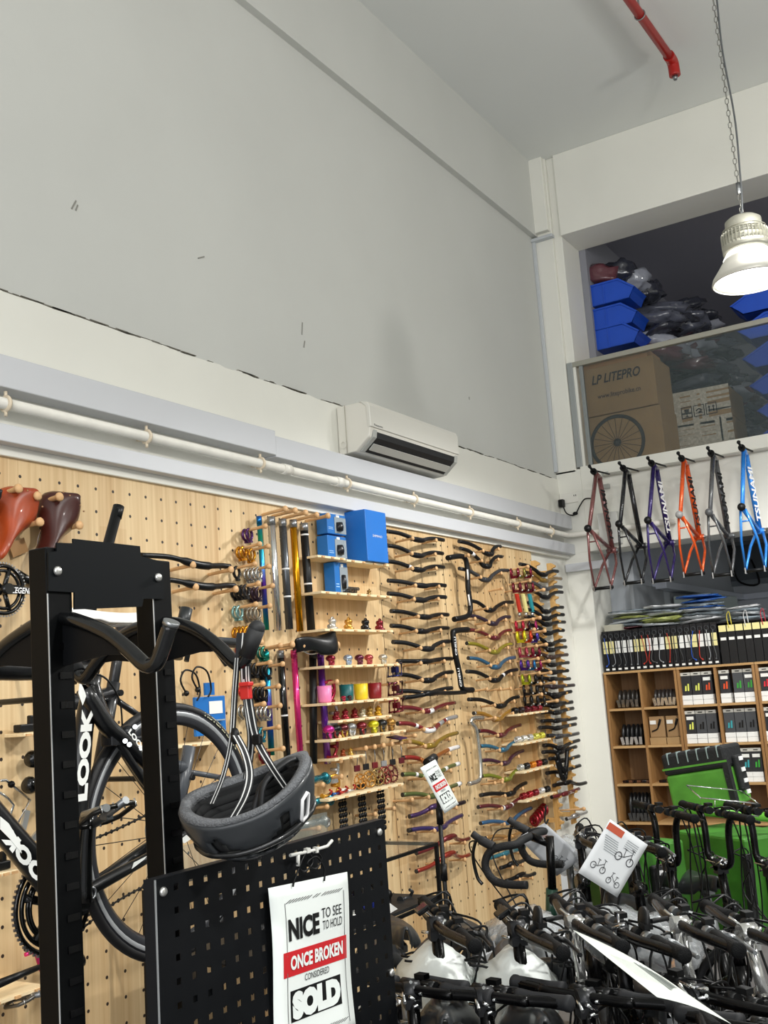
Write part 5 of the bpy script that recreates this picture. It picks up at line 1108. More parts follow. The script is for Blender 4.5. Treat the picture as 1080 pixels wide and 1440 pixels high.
def sold_sign(label, P0, P1, P2, vmax, off, fine=True, wave=.0):
    """P0 top-left, P1 top-right, P2 point down the left edge at v=1"""
    t = thing('sold_sign', label, 'sign', P0.lerp(P1, .5)); U = P1-P0; D = P2-P0; N = D.cross(U).normalized()
    if N.x < 0: N = -N
    def F(u, v, n=0): return P0+U*u+D*v+N*(n*off+wave*math.sin(v*4.2+u*1.2))
    mb = MB(); n = 14; vs = []
    for j in range(n+1):
        for i in range(7): vs.append(F(i/6, vmax*j/n))
    mb._add(vs, [(j*7+i, j*7+i+1, (j+1)*7+i+1, (j+1)*7+i) for j in range(n) for i in range(6)], True)
    mb.build('paper', PAPER, t, solid=off*.8)
    def rect(nm, u0, u1, v0, v1, m, n_=1.0):
        mb = MB(); k = 8; vs = [F(u0+(u1-u0)*i/k, v0+(v1-v0)*j/k, n_) for j in range(k+1) for i in range(k+1)]
        mb._add(vs, [(j*(k+1)+i, j*(k+1)+i+1, (j+1)*(k+1)+i+1, (j+1)*(k+1)+i) for j in range(k) for i in range(k)]); return mb.build(nm, m, t)
    def tx(s, u0, u1, v0, v1, m, bold=0, n_=1.6, sh=0): return text(s, P0, U, -D, 1, 1, m, t, fx=lambda a, b: F(u0+(u1-u0)*a, v1+(v0-v1)*b, n_), bold=bold, shear=sh)
    tx('NICE', .19, .58, .265, .435, INKB, .045); tx('TO SEE', .615, .885, .245, .325, INKB); tx('TO HOLD', .625, .89, .345, .415, INKB)
    rect('red_band', .12, .95, .51, .70, RED); tx('ONCE BROKEN', .2, .89, .545, .655, PAPER, .04, 2.2)
    tx('CONSIDERED', .38, .70, .715, .765, INKB)
    rect('black_box', .2, .85, .81, 1.045, INKB); tx('SOLD', .215, .835, .822, 1.035, PAPER, .09, 2.2)
    for a in ((.165, .172, .14, vmax-.08), (.925, .932, .14, vmax-.08)): rect('border_line', *a, mat('#6a6c6c', .5))
    tx('//////// // ///////', .17, .92, .12, .145, INKB, .02, 1.4, .4); tx('//////// // ///////', .17, .92, vmax-.12, vmax-.095, INKB, .02, 1.4, .4)
    return t
sold_sign('large white NICE TO SEE, ONCE BROKEN, SOLD sign hanging on the black perforated panel', PX(377, 1249, XP+.012), PX(486, 1226, XP+.012), PX(387, 1440, XP+.012), 1.28, .0012, wave=.004)
# ================================================================ HELMET
HC = PD(347, 1112, 2.02)
hr = thing('bicycle_helmet', 'matte dark grey bicycle helmet hanging upside down by its straps from the rack arm', 'helmet', HC)
HR = Matrix((CR, CU, -_f)).transposed().to_3x3()       # built in an upright frame facing the aisle, then set in the room
right = Vector((CR[0], CR[1], 0)).normalized(); back = Vector((_f[0], _f[1], 0)).normalized(); upv = V(0, 0, 1)
tiltM = Matrix.Rotation(math.radians(19), 3, right)
rollM = Matrix.Rotation(math.radians(-11), 3, back)
def HM(x, y, z):
    p = right*x+back*y+upv*z; return HC+rollM @ (tiltM @ p)
NA, NT = 72, 20
def shell(a, t, k=1.0, lift=0):
    c, s = math.cos(a), math.sin(a)
    e = math.cos(t*math.pi/2)**.62; L = .132*k; Wd = .102*k
    x = L*math.copysign(abs(c)**.9, c)*e; y = Wd*math.copysign(abs(s)**.9, s)*e
    rim = .012*math.cos(2*a)+.012*math.cos(a)
    z = rim*(1-t)-.112*k*math.sin(t*math.pi/2)
    fac = .011*(abs(math.cos(a*4.5+1.2*round(t*3)))-.6)*math.sin(min(1, t*1.6)*math.pi)
    return HM(x*(1+fac*2), y*(1+fac*2), z)
vs = [shell(2*math.pi*i/NA, j/NT) for j in range(NT+1) for i in range(NA)]; fs = []
for j in range(NT):
    for i in range(NA):
        a = 2*math.pi*(i+.5)/NA; t = (j+.5)/NT; e = math.cos(t*math.pi/2)**.62
        x = math.cos(a)*e; y = math.sin(a)*e; cut = False
        for cy, hw, xa, xb in ((0, .09, -.7, -.15), (0, .09, .05, .75), (.42, .09, -.65, -.05), (.42, .09, .12, .62), (-.42, .09, -.65, -.05), (-.42, .09, .12, .62), (.8, .075, -.5, .0), (.8, .07, .14, .5), (-.8, .075, -.52, .02), (-.8, .07, .16, .55)):
            if abs(y-cy) < hw and xa < x < xb and t > .16: cut = True
        for xa, xb, ta, tb in ((-.62, -.3, .38, .66), (-.12, .2, .42, .72), (.36, .6, .34, .6)):
            if abs(math.sin(a)) > .3 and xa+.25*t < math.cos(a) < xb+.25*t and ta < t < tb: cut = True
        if not cut: fs.append((j*NA+i, j*NA+(i+1) % NA, (j+1)*NA+(i+1) % NA, (j+1)*NA+i))
mb = MB(); mb._add(vs, fs, True); mb.build('outer_shell', mat('#2e3134', .36, coat=.15, spec=.5), hr, solid=.006)
vs = [shell(2*math.pi*i/NA, j/NT, .9) for j in range(NT+1) for i in range(NA)]
mb = MB(); mb._add(vs, [(j*NA+i, j*NA+(i+1) % NA, (j+1)*NA+(i+1) % NA, (j+1)*NA+i) for j in range(NT) for i in range(NA) if not (j > 3 and (i//6) % 2 == 0 and j < NT-3)], True)
mb.build('foam_liner', mat('#1a1b1c', .8), hr, solid=.012)
mb = MB(); vs = []
for i in range(NA):
    a = 2*math.pi*i/NA; o_ = shell(a, .0); n_ = shell(a, 0, .86); m_ = shell(a, .07, .86); q = shell(a, .0)+V(0, 0, .008)
    vs += [o_, o_.lerp(n_, .15)+V(0, 0, .010), n_+V(0, 0, .006), m_]
mb._add(vs, [(i*4+k, ((i+1) % NA)*4+k, ((i+1) % NA)*4+k+1, i*4+k+1) for i in range(NA) for k in range(3)], True)
mb.build('foam_rim', mat('#66686b', .75, bump=.5, bscale=300, noise_amt=.3, noise_scale=200), hr, solid=.003)
mb = MB(); mb.tube([shell(2*math.pi*i/60, .42, 1.035) for i in range(60)], .006, 8, True).tube([shell(2*math.pi*(i/40)*.5+math.pi, .78, 1.03) for i in range(21)], .005, 8)
mb.build('trim_band', mat('#141516', .3, coat=.4), hr)
for k in range(5): MB().tube([shell(a, .18+.12*k*.9, .8) for a in [math.pi*.1+math.pi*1.0*i/14 for i in range(15)]], .009, 8, flat=.6).build('pad', mat('#151617', .9), hr)
# retention cradle inside
MB().tube(spline([HM(.02, -.03, -.03), HM(.04, -.01, .012), HM(.09, .02, .03), HM(.105, .045, .01), HM(.08, .06, -.03)], 5), .008, 8, flat=.5).tube(spline([HM(.0, .0, -.05), HM(.03, .02, -.005), HM(.08, .04, .012)], 5), .007, 8).build('retention_cradle', mat('#1c1d1f', .5), hr)
# logo
def HS(da, dt): return shell(math.radians(-36)+da*.75, .26+dt*.8, 1.04)
lg = [PD(405, 1120, 1.93), PD(420, 1115, 1.93), PD(421, 1137, 1.93), PD(407, 1149, 1.93)]
mb = MB(); mb.tube([HS(-.10, -.14), HS(.1, -.16), HS(.14, -.13), HS(.12, .14), HS(.08, .17), HS(-.12, .17), HS(-.14, .12)], .0042, 6, True, flat=.6); mb.build('white_logo', W_, hr)
def ribbon(P, w, side, m, parent, name='strap', nrm=None, th=.0016, off=0):
    side = Vector(side).normalized(); nrm = Vector(nrm or (-back)).normalized(); vs = []
    for p in P: p = p+nrm*off; vs += [p-side*w/2-nrm*th/2, p+side*w/2-nrm*th/2, p+side*w/2+nrm*th/2, p-side*w/2+nrm*th/2]
    mb = MB(); n = len(P); fs = [(i*4+k, i*4+(k+1) % 4, (i+1)*4+(k+1) % 4, (i+1)*4+k) for i in range(n-1) for k in range(4)]+[(0, 1, 2, 3), (n*4-4, n*4-3, n*4-2, n*4-1)]
    mb._add(vs, fs); return mb.build(name, m, parent)
SM = mat('#17181a', .6); SW = mat('#dcdcd8', .5)
for pts, w, wh in (([(345, 930, 2.0), (347, 960, 2.0), (352, 1000, 2.0), (361, 1040, 2.0), (380, 1075, 1.99), (402, 1108, 2.0)], .017, 1), ([(345, 890, 1.99), (343, 920, 1.99), (344, 960, 2.0), (350, 1010, 2.01), (353, 1045, 2.03), (347, 1095, 2.06)], .015, 1),
                   ([(333, 925, 1.99), (329, 980, 1.99), (325, 1040, 1.98), (314, 1090, 1.97), (298, 1130, 1.96)], .010, 2), ([(332, 1034, 1.97), (345, 1060, 1.95), (351, 1090, 1.94), (344, 1120, 1.93), (326, 1153, 1.93)], .016, 1), ([(336, 890, 2.0), (334, 930, 2.0), (331, 980, 2.0), (328, 1030, 2.0)], .009, 0)):
    P = spline([PD(*p) for p in pts], 6); o_ = ribbon(P, w, CR, SM, hr)
    if wh == 1:
        for q in (-.28, .28): ribbon([p+Vector(CR)*w*q for p in P], .0022, CR, SW, o_, 'strap_stripe', off=.0012)
    if wh == 2: 
        for q in (-.25, .25): ribbon([p+Vector(CR)*w*q for p in P], .0012, CR, SW, o_, 'strap_stripe', off=.0012)
MB().box(PD(346, 972, 1.99), (.022, .012, .03)).box(PD(346, 962, 1.985), (.026, .014, .008)).build('strap_buckle', mat('#c02a26', .35), hr, bevel=.002)
MB().box(PD(362, 1040, 1.985), (.02, .01, .02)).build('strap_slider', BLK, hr, bevel=.003)
MB().ball(PD(330, 1035, 1.98), .012, 10, (1, .6, 1.4)).build('strap_divider', BLK, hr)
# ================================================================ ROAD BIKE BEHIND THE STAND
XB = 1.0; ax = V(XB, 2.12, 1.228); BBk = PX(94, 1272, XB)
rd = thing('road_bicycle', 'black and white road bicycle held up behind the black rack with white frame lettering', 'bicycle', (XB, 1.8, .9))
FB = mat('#0b0c0e', .3, coat=.3, spec=.4); WL = mat('#e4e6e2', .35); GR = mat('#8b8f94', .35, .3)
def wheel(c, r, parent, axis=(1, 0, 0), rim='#b4b7ba', txt=True, tw=.0125):
    c = Vector(c); axis = Vector(axis).normalized(); u = axis.orthogonal().normalized(); w = axis.cross(u)
    t = MB().ring(c, axis, r-tw, tw, 72, 10).build('tyre', mat('#141416', .55), parent)
    rr_ = r-tw*2-.012
    n = 72; vs = []
    for i in range(n):
        a = 2*math.pi*i/n; d = u*math.cos(a)+w*math.sin(a)
        vs += [c+d*(rr_+.018)+axis*.010, c+d*(rr_+.016)-axis*.010, c+d*(rr_-.012)-axis*.008, c+d*(rr_-.022), c+d*(rr_-.012)+axis*.008]
    rm = MB(); rm._add(vs, [(i*5+k, ((i+1) % n)*5+k, ((i+1) % n)*5+(k+1) % 5, i*5+(k+1) % 5) for i in range(n) for k in range(5)], True); rm = rm.build('rim', mat('#2b2c30', .3), parent)
    MB().ring(c, axis, rr_+.008, .0115, 72, 8).build('brake_track', mat(rim, .3, .5), rm)
    mb = MB()
    for i in range(24):
        a = 2*math.pi*i/24; b = a+(.5 if i % 2 else -.5); s = .02 if i % 4 < 2 else -.02
        mb.tube([c+(u*math.cos(b)+w*math.sin(b))*.02+axis*s, c+(u*math.cos(a)+w*math.sin(a))*(rr_-.015)], .0011, 4)
    mb.build('spoke', mat('#2c2d2f', .3, .7), parent)
    MB().cyl(c-axis*.035, c+axis*.035, .014).lathe([(.024, -.024), (.024, -.018), (.012, -.012), (.012, .012), (.024, .018), (.024, .024)], c, axis, 16).build('hub', mat('#222326', .3, .6), parent)
    return u, w
wheel(ax, .327, rd)
tr = .305
def arcpt(r, a, xo): return V(ax.x+xo, ax.y+math.cos(a)*r, ax.z+math.sin(a)*r)
text('HUTCHINSON', ax, (0, 1, 0), (0, 0, 1), 1, 1, mat('#d8d6b0', .5), rd, name='tyre_lettering', fx=lambda a, b: arcpt(.311+.011*b, math.radians(66-30*a), .0128-.003*b), bold=.02)
def T(name, pts, r, m=FB, X=XB, par=rd, seg=14, flat=None, sp=3):
    P = [PX(p[0], p[1], p[2] if len(p) > 2 else X) for p in pts]
    if sp and len(P) > 2:
        rr_ = r if hasattr(r, '__len__') else [r]*len(P); S = spline(P, sp); R_ = [rr_[min(i//sp, len(P)-1)]+(rr_[min(i//sp+1, len(P)-1)]-rr_[min(i//sp, len(P)-1)])*((i % sp)/sp) for i in range(len(S))]
        P, r = S, R_
    return MB().tube(P, r, seg, flat=flat).build(name, m, par)
T('seat_tube', [(94, 1272), (107, 1150), (117, 1030), (132, 950)], [.03, .028, .024, .02])
T('down_tube', [(94, 1272), (48, 1215), (0, 1158), (-60, 1085)], [.032, .032, .03, .028])
T('top_tube', [(132, 942), (60, 942), (0, 940), (-80, 930)], [.022, .024, .027, .027])
T('seat_stay', [(128, 945, XB), (150, 1010, XB+.03), (200, 1095, XB+.05), (258, 1168, XB+.055)], [.013, .012, .010, .008]); T('seat_stay', [(128, 945, XB), (150, 1015, XB-.03), (200, 1100, XB-.05), (248, 1166, XB-.055)], [.013, .012, .010, .008])
T('chain_stay', [(96, 1268, XB+.03), (155, 1235, XB+.05), (210, 1205, XB+.06), (262, 1172, XB+.065)], [.017, .015, .012, .010]); T('chain_stay', [(96, 1266, XB-.03), (155, 1228, XB-.05), (208, 1190, XB-.06), (248, 1166, XB-.065)], [.017, .015, .012, .010])
T('seat_post', [(127, 950), (126, 872)], .014); T('second_stay', [(118, 968, XB+.02), (150, 1020, XB+.035), (172, 1040, XB+.04), (215, 1085, XB+.05)], [.02, .022, .02, .012])
# white lettering on the tubes
def decal(pts, n=.0, X=XB+.034, m=WL, name='white_decal'): return MB().prism([PX(x, y, X) for x, y in pts], (.001, 0, 0)).build(name, m, rd)
a, b = PX(106, 1128, XB+.034), PX(115, 1000, XB+.034)
text('LOOK', a+V(0, .036, 0), b-a, (0, -1, 0), (b-a).length*1.05, .036, WL, rd, name='frame_lettering', bold=.06)
decal([(112, 957), (124, 984), (125, 968), (116, 992), (110, 975)])
a, b = PX(66, 1248, XB+.034), PX(2, 1170, XB+.034); text('LOOK', a+V(0, .02, .012), b-a, (0, -.7, -.7), (b-a).length, .034, WL, rd, name='frame_lettering', bold=.06)
decal([(0, 1148), (12, 1158), (28, 1185), (30, 1200), (14, 1180), (0, 1166)])
a, b = PX(180, 1030, XB+.065), PX(202, 1060, XB+.065); text('LOOK', a+V(0, 0, 0), b-a, (b-a).cross(V(-1, 0, 0)), (b-a).length, .014, WL, rd, name='frame_lettering', bold=.05)
decal([(185, 1222), (203, 1208), (206, 1204), (188, 1213)], X=XB+.07); decal([(252, 1182), (262, 1174), (268, 1180), (259, 1186)], X=XB+.08); decal([(268, 1176), (278, 1168), (278, 1172), (269, 1180)], X=XB+.08)
sdl = PX(138, 866, XB); L = .27
M_ = Matrix(((0, 1, 0, XB), (1, 0, 0, sdl.y), (0, 0, .42, sdl.z+.004), (0, 0, 0, 1)))
saddle_mesh(.27, .068).xf(M_).build('saddle', mat('#e9e7e2', .4), rd)
T('saddle_rail', [(105, 872), (125, 880), (150, 880), (172, 872)], .004, CHR)
# crank, chainring, pedals, chain, cassette
cr = PX(94, 1272, XB); cr.x -= .045; mb = MB(); mb.ring(cr, (1, 0, 0), .108, .006, 60, 6).ring(cr, (1, 0, 0), .092, .006, 60, 6).ring(cr, (1, 0, 0), .075, .006, 48, 6).ring(cr+V(.006, 0, 0), (1, 0, 0), .072, .004, 48, 6)
for k in range(5): a = 2*math.pi*k/5+.3; mb.cyl(cr, cr+V(0, math.cos(a)*.09, math.sin(a)*.09), .01)
g = mb.build('chainring', GLB, rd); mb = MB()
for k in range(60): a = 2*math.pi*k/60; mb.box(cr+V(0, math.cos(a)*.116, math.sin(a)*.116), (.005, .006, .006))
mb.build('teeth', mat('#77777a', .3, .8), g)
mb = MB(); cs = V(XB-.05, ax.y, ax.z)
for k in range(7): mb.ring(cs+V(k*.004, 0, 0), (1, 0, 0), .05-.004*k, .003, 30, 4)
mb.build('cassette', STEEL, rd)
def chainrun(P, nm='chain'):
    P = spline(P, 10); mb = MB(); L_ = 0
    for i in range(len(P)-1):
        d = (P[i+1]-P[i]); n = max(1, int(d.length/.0127))
        for k in range(n): mb.ring(P[i]+d*(k+.5)/n, (1, 0, 0), .0035, .0022, 8, 4)
    mb.tube(P, .0028, 4); mb.build(nm, mat('#2e2c29', .4, .7), rd)
chainrun([cr+V(0, 0, .112), cr.lerp(cs, .5)+V(0, 0, .075), cs+V(0, 0, .05)]); chainrun([cr+V(0, 0, -.112), cr.lerp(cs, .5)+V(0, 0, -.1), cs+V(0, -.02, -.13)])
mb = MB(); mb.box(cs+V(.01, -.0, -.06), (.012, .02, .12)).ring(cs+V(.01, 0, -.03), (1, 0, 0), .016, .004, 16, 5).ring(cs+V(.01, -.01, -.11), (1, 0, 0), .016, .004, 16, 5); mb.build('rear_derailleur', mat('#202225', .3, .4), rd)
T('crank_arm', [(117, 1268, XB+.07), (118, 1205, XB+.075), (122, 1148, XB+.085)], [.026, .022, .019], GLB, flat=.7); MB().cyl(cr, cr+V(.1, 0, 0), .022).build('bottom_bracket', GLB, rd)
MB().ring(PX(129, 1256, XB+.09), (1, 0, 0), .012, .003, 16, 6).build('crank_bolt', STEEL, rd)
c = PX(150, 1146, XB+.15)
pd_ = MB(); pp_ = pedal('', c, (0.15, 1, .05), (1, -.1, .45), .056, mat('#2c2b29', .3, .7), rd)
MB().cyl(PX(118, 1146, XB+.085), PX(150, 1136, XB+.2), .009).build('pedal_axle', STEEL, rd)
# rear brake + cables
MB().box(PX(160, 1040, XB+.03), (.04, .05, .03)).ball(PX(180, 1030, XB+.04), .02, 10).box(PX(190, 1040, XB+.03), (.03, .06, .015)).build('rear_brake', mat('#2a2b2e', .25, .5), rd, bevel=.003)
MB().tube(spline([PX(125, 945, XB+.03), PX(150, 955, XB+.05), PX(168, 985, XB+.05), PX(172, 1020, XB+.04)], 6), .0025, 6).build('brake_cable', BLK, rd)
for (x, y) in ((182, 1047), (198, 1052), (190, 1022), (176, 1042)): MB().cyl(PX(x, y, XB+.05), PX(x, y, XB+.062), .006, 10).build('brake_bolt', CHR, rd)
# front half beyond the frame edge: head tube, fork, wheel, bar
hp = PX(-70, 1075, XB); MB().cyl(hp+V(0, 0, -.05), PX(-85, 925, XB), .024).build('head_tube', FB, rd)
fw = V(XB, ax.y-.985, 1.228); wheel(fw, .327, rd)
for s in (-1, 1): MB().tube([hp+V(0, 0, -.05), hp+V(s*.05, -.02, -.1), fw+V(s*.05, 0, 0)], [.016, .014, .01], 8).build('fork_blade', FB, rd)
MB().tube(spline([PX(-85, 925, XB)+V(-.2, -.1, .03), PX(-85, 925, XB)+V(-.1, -.09, .05), PX(-85, 925, XB)+V(.1, -.09, .05), PX(-85, 925, XB)+V(.2, -.1, .03)], 4), .014, 8).build('handlebar', FB, rd)
# loose frames standing between bike and wall
def tubes(name, label, cat, segs, m, X, mp=None):
    t = thing(name, label, cat, PX(segs[0][1][0], segs[0][1][1], X)); q_ = PX(segs[1][1][0], segs[1][1][1], X)
    if name != 'seat_post': MB().cyl((.03, q_.y, q_.z-.03), (X+.03, q_.y, q_.z-.03), .009, 8).build('wall_hook', BLK, t)
    for nm, a, b, r in segs: MB().cyl(PX(a[0], a[1], X), PX(b[0], b[1], X), r, 12).build(nm, m, t)
    return t
tubes('bike_frame', 'dark grey bicycle frame behind the wheel with an empty seat tube', 'bicycle frame', [('seat_tube', (266, 1050), (248, 1150), .022), ('top_tube', (262, 1080), (205, 1070), .02), ('seat_stay', (262, 1085), (320, 1095), .009), ('down_tube', (248, 1150), (190, 1060), .024), ('chain_stay', (250, 1150), (330, 1120), .01)], mat('#4a4e54', .35, coat=.3), .62)
tubes('bike_frame', 'black bicycle frame behind the rack with a tall seat post', 'bicycle frame', [('seat_post', (174, 868), (152, 1010), .0155), ('seat_tube', (160, 960), (140, 1080), .019), ('top_tube', (157, 975), (60, 1000), .02), ('seat_stay', (157, 980), (215, 1020), .009)], mat('#17181b', .35, coat=.3), .75)
tubes('seat_post', 'black seat post poking up behind the stand plate', 'seat post', [('post_tube', (165, 718), (100, 960), .017), ('post_head', (167, 712), (163, 728), .018)], BLK, .6)
tubes('bike_frame', 'black bicycle frame with a cut steerer seen right of the second post', 'bicycle frame', [('steerer', (262, 856), (256, 884), .02), ('head_tube', (255, 884), (246, 925), .024), ('top_tube', (246, 898), (340, 905), .016), ('down_tube', (284, 885), (318, 935), .008), ('stay', (262, 930), (272, 885), .008)], mat('#1a1e20', .4, coat=.3), .8)
# ================================================================ PARKED FOLDING BIKES
GLD = mat('#060607', .26, spec=.24); SADM = mat('#2a2c2e', .3, coat=.15); GRIP = mat('#0e0f10', .6, bump=.4, bscale=400, spec=.14); CAB = mat('#08090a', .4, spec=.3)
AMB = mat('#e89a1c', .3)
def mk_bike(cfg):
    """folding bike, heading +x, bars turned parallel to the frame"""
    t = thing('folding_bike', '', 'bicycle'); fr_ = cfg.get('frame', GLD); st = cfg.get('stem', GLD); R_ = .2; bz = cfg.get('bz', 1.0)
    xs_ = .36
    for k, wx in enumerate((-.42, .46)):
        c = V(wx, 0, R_); w = MB().ring(c, (0, 1, 0), R_-.02, .02, 36, 8).build('tyre', mat('#18191b', .7), t)
        MB().ring(c, (0, 1, 0), R_-.045, .009, 36, 6).build('rim', STEEL if k else GLD, t)
        mb = MB()
        for i in range(16): a = 2*math.pi*i/16; mb.tube([c+V(0, .02*(1 if i % 2 else -1), 0), c+V(math.cos(a)*(R_-.045), 0, math.sin(a)*(R_-.045))], .001, 3)
        mb.cyl(c-V(0, .05, 0), c+V(0, .05, 0), .015, 8); mb.build('spoke', STEEL, t)
        MB().ring(c, (0, 1, 0), R_+.015, .02, 22, 6, arc=(0, 2.6) if k else (.3, 3.0)).build('mudguard', mat('#1c1d1f', .35), t)
    fw = cfg.get('fat', .026)
    MB().tube(spline([V(.36, 0, .52), V(.1, 0, .40), V(-.1, 0, .36), V(-.2, 0, .36)], 5), fw, 12, flat=.7).cyl((-.12, 0, .24), (-.2, 0, .56), .024).build('main_frame', fr_, t)
    MB().tube([V(-.14, .04, .3), V(-.42, .06, .2)], .01, 6).tube([V(-.14, -.04, .3), V(-.42, -.06, .2)], .01, 6).tube([V(-.18, .03, .48), V(-.42, .06, .2)], .008, 6).tube([V(-.18, -.03, .48), V(-.42, -.06, .2)], .008, 6).build('rear_triangle', fr_, t)
    MB().cyl((.385, 0, .42), (.36, 0, .56), .026).build('head_tube', cfg.get('head', fr_), t)
    MB().tube([V(.385, 0, .44), V(.40, .05, .4), V(.46, .055, .2)], .013, 8).tube([V(.385, 0, .44), V(.40, -.05, .4), V(.46, -.055, .2)], .013, 8).build('fork', fr_, t)
    top = V(.30, 0, bz-.02); RBt = Matrix.Translation(top) @ Matrix.Rotation(math.radians(cfg.get('bt', 0)), 4, 'Z') @ Matrix.Translation(-top); hl = cfg.get('half', .28)
    MB().cyl((.36, 0, .56), V(.36, 0, .56).lerp(top, .35), .024, 14).build('stem_base', cfg.get('head', st), t)
    if cfg.get('knuckle'):
        k0 = V(.36, 0, .56).lerp(top, .33); k1 = V(.36, 0, .56).lerp(top, .68)
        MB().tube([k0, k1], [.022, .016], 12).tube([k1+V(-.005, 0, -.01), k1+V(.045, -.01, .015)], .014, 10).tube([k1+V(.045, -.01, .0), top+V(.0, 0, 0)], [.014, .013], 12).build('stem_post', st, t)
    else: MB().tube([V(.36, 0, .56).lerp(top, .33), top], [.019, .015], 12).build('stem_post', st, t)
    MB().box(V(.36, 0, .56).lerp(top, .33)+V(.03, 0, 0), (.02, .03, .05)).cyl(V(.33, 0, .58), V(.40, .02, .62), .006).build('folding_clamp', STEEL, t)
    MB().cyl(top+V(0, -.02, .0), top+V(0, .02, 0), .024).box(top+V(.0, 0, -.02), (.04, .04, .03)).build('bar_clamp', st if st != GLD else mat('#2c2d2f', .35, .5), t)
    rise = cfg.get('rise', .0); hb = V(top.x, 0, top.z+.005)
    if cfg.get('u'):
        P = spline([hb+V(-.27, 0, .2), hb+V(-.15, 0, .2), hb+V(-.10, 0, .14), hb+V(-.09, 0, .02), hb+V(-.03, 0, -.01), hb+V(.03, 0, -.01), hb+V(.09, 0, .02), hb+V(.10, 0, .14), hb+V(.15, 0, .2), hb+V(.27, 0, .2)], 5); e0, e1 = P[0], P[-1]
    else:
        e0 = hb+V(-hl, .03, rise); e1 = hb+V(hl, .03, rise); P = spline([e0, hb+V(-hl*.6, .01, rise), hb+V(-.09, 0, .0), hb+V(.09, 0, 0), hb+V(hl*.6, .01, rise), e1], 5)
    MB().tube(P, .0125, 10).xf(RBt).build('handlebar', cfg.get('bar', GLD), t)
    rb_ = random.Random(int(1000*sum(abs(v) for v in (bz, hl, cfg.get('sz', 1)))))
    for k in range(7): MB().cyl(top+V(rb_.uniform(-.06, .06), rb_.uniform(-.03, .03), rb_.uniform(-.03, .03)), top+V(rb_.uniform(-.06, .06), rb_.uniform(-.035, .035), rb_.uniform(-.03, .035)), .004, 8).build('bolt', CHR, t)
    for k in range(3): a_ = V(rb_.uniform(-.12, .12), .03, bz-.02); MB().tube(spline([a_, a_+V(rb_.uniform(-.06, .06), rb_.uniform(.05, .09), rb_.uniform(-.06, .01)), a_+V(rb_.uniform(-.08, .08), rb_.uniform(.04, .10), -.2), V(.37, .04, .6), V(.3, .03, .45)], 6), .0032, 6).build('cable', CAB, t)
    for s, e in ((-1, e0), (1, e1)):
        d = V(s, 0, 0); q = e-d*.13
        g_ = MB().lathe([(.0, 0), (.0165, 0), (.017, .01), (.0145, .04), (.0155, .09), (.0165, .125), (.018, .13), (.018, .138), (.015, .142), (0, .142)], q, (e-q).normalized(), 16).xf(RBt).build('grip', cfg.get('grip', GRIP), t)
        b = q-d*.02
        MB().cyl(b, b-d*.03, .0155, 12).tube(spline([b+V(0, .02, -.0), b+V(0, .055, -.012), b+d*.06+V(0, .06, -.02), b+d*.11+V(0, .055, -.02)], 4), [.007]*6+[.0055]*7, 6).box(b+V(0, .02, -.005), (.03, .03, .018)).xf(RBt).build('brake_lever', cfg.get('lever', BLK), t)
        MB().box(b-d*.05+V(0, .012, .02), (.03, .022, .012)).cyl(b-d*.06+V(0, 0, 0), b-d*.085, .0155, 10).xf(RBt).build('shifter', BLKM, t)
        MB().tube(spline([b-d*.03+V(0, .04, 0), b-d*.1+V(0, .10, -.02), top+V(.05*s, .10, -.08), top+V(.04, .05, -.25), V(.37, .03, .55)], 6), .0032, 6).tube(spline([b-d*.03+V(0, .03, 0), b-d*.06+V(0, .10, -.06), top+V(.02*s, .13, -.2), V(.37, .03, .5)], 6), .0028, 6).xf(RBt).build('cable', CAB, t)
    sz_ = cfg.get('sz', .80); sp_ = V(-.27, 0, sz_-.03)
    MB().cyl((-.17, 0, .46), sp_, .0165, 14).build('seat_post', cfg.get('post', STEEL), t)
    MB().ring(V(-.195, 0, .555), (.3, 0, -1), .022, .006, 14, 5).cyl(V(-.195, .02, .555), V(-.15, .05, .555), .005, 6).build('seat_clamp', STEEL, t)
    saddle_mesh(.27, .085).xf(Matrix(((-1, 0, 0, -.27), (0, -1, 0, 0), (0, 0, 1, sz_+.005), (0, 0, 0, 1)))).xf(Matrix(((-1, 0, 0, -.54), (0, -1, 0, 0), (0, 0, 1, 0), (0, 0, 0, 1))) if 0 else Matrix.Identity(4)).build('saddle', cfg.get('saddle', SADM), t)
    MB().box(V(-.27, 0, sz_-.04), (.12, .03, .02)).build('saddle_rail', STEEL, t)
    if cfg.get('wrap'):
        mb = MB(); mb.ball((0, 0, 0), 1, 26); mb.v = [V(-.27+p.x*.17*(1+.3*noise.noise(p*2+V(cfg['wrap'], 0, 0))), p.y*.11*(1+.35*noise.noise(p*2.6+V(0, cfg['wrap'], 0))), sz_-.015+p.z*.075*(1+.4*noise.noise(p*3+V(0, 0, cfg['wrap'])))) for p in mb.v]
        mb.build('plastic_wrap', cfg.get('wrapm', mat('#d5dadd', .12, alpha=.42, coat=.8, bump=1, bscale=40)), t)
    if cfg.get('foam'):
        mb = MB(); mb.ball((0, 0, 0), 1, 22); mb.v = [V(.24+p.x*.2*(1+.25*noise.noise(p*1.7+V(cfg['foam'], 0, 0))), p.y*.095*(1+.3*noise.noise(p*2.2+V(0, cfg['foam'], 0))), .79+p.z*.085*(1+.4*noise.noise(p*2+V(0, 0, cfg['foam'])))-.12*p.x*p.x) for p in mb.v]
        mb.build('foam_sheet', mat('#dfe4e0', .35, bump=.5, bscale=30), t)
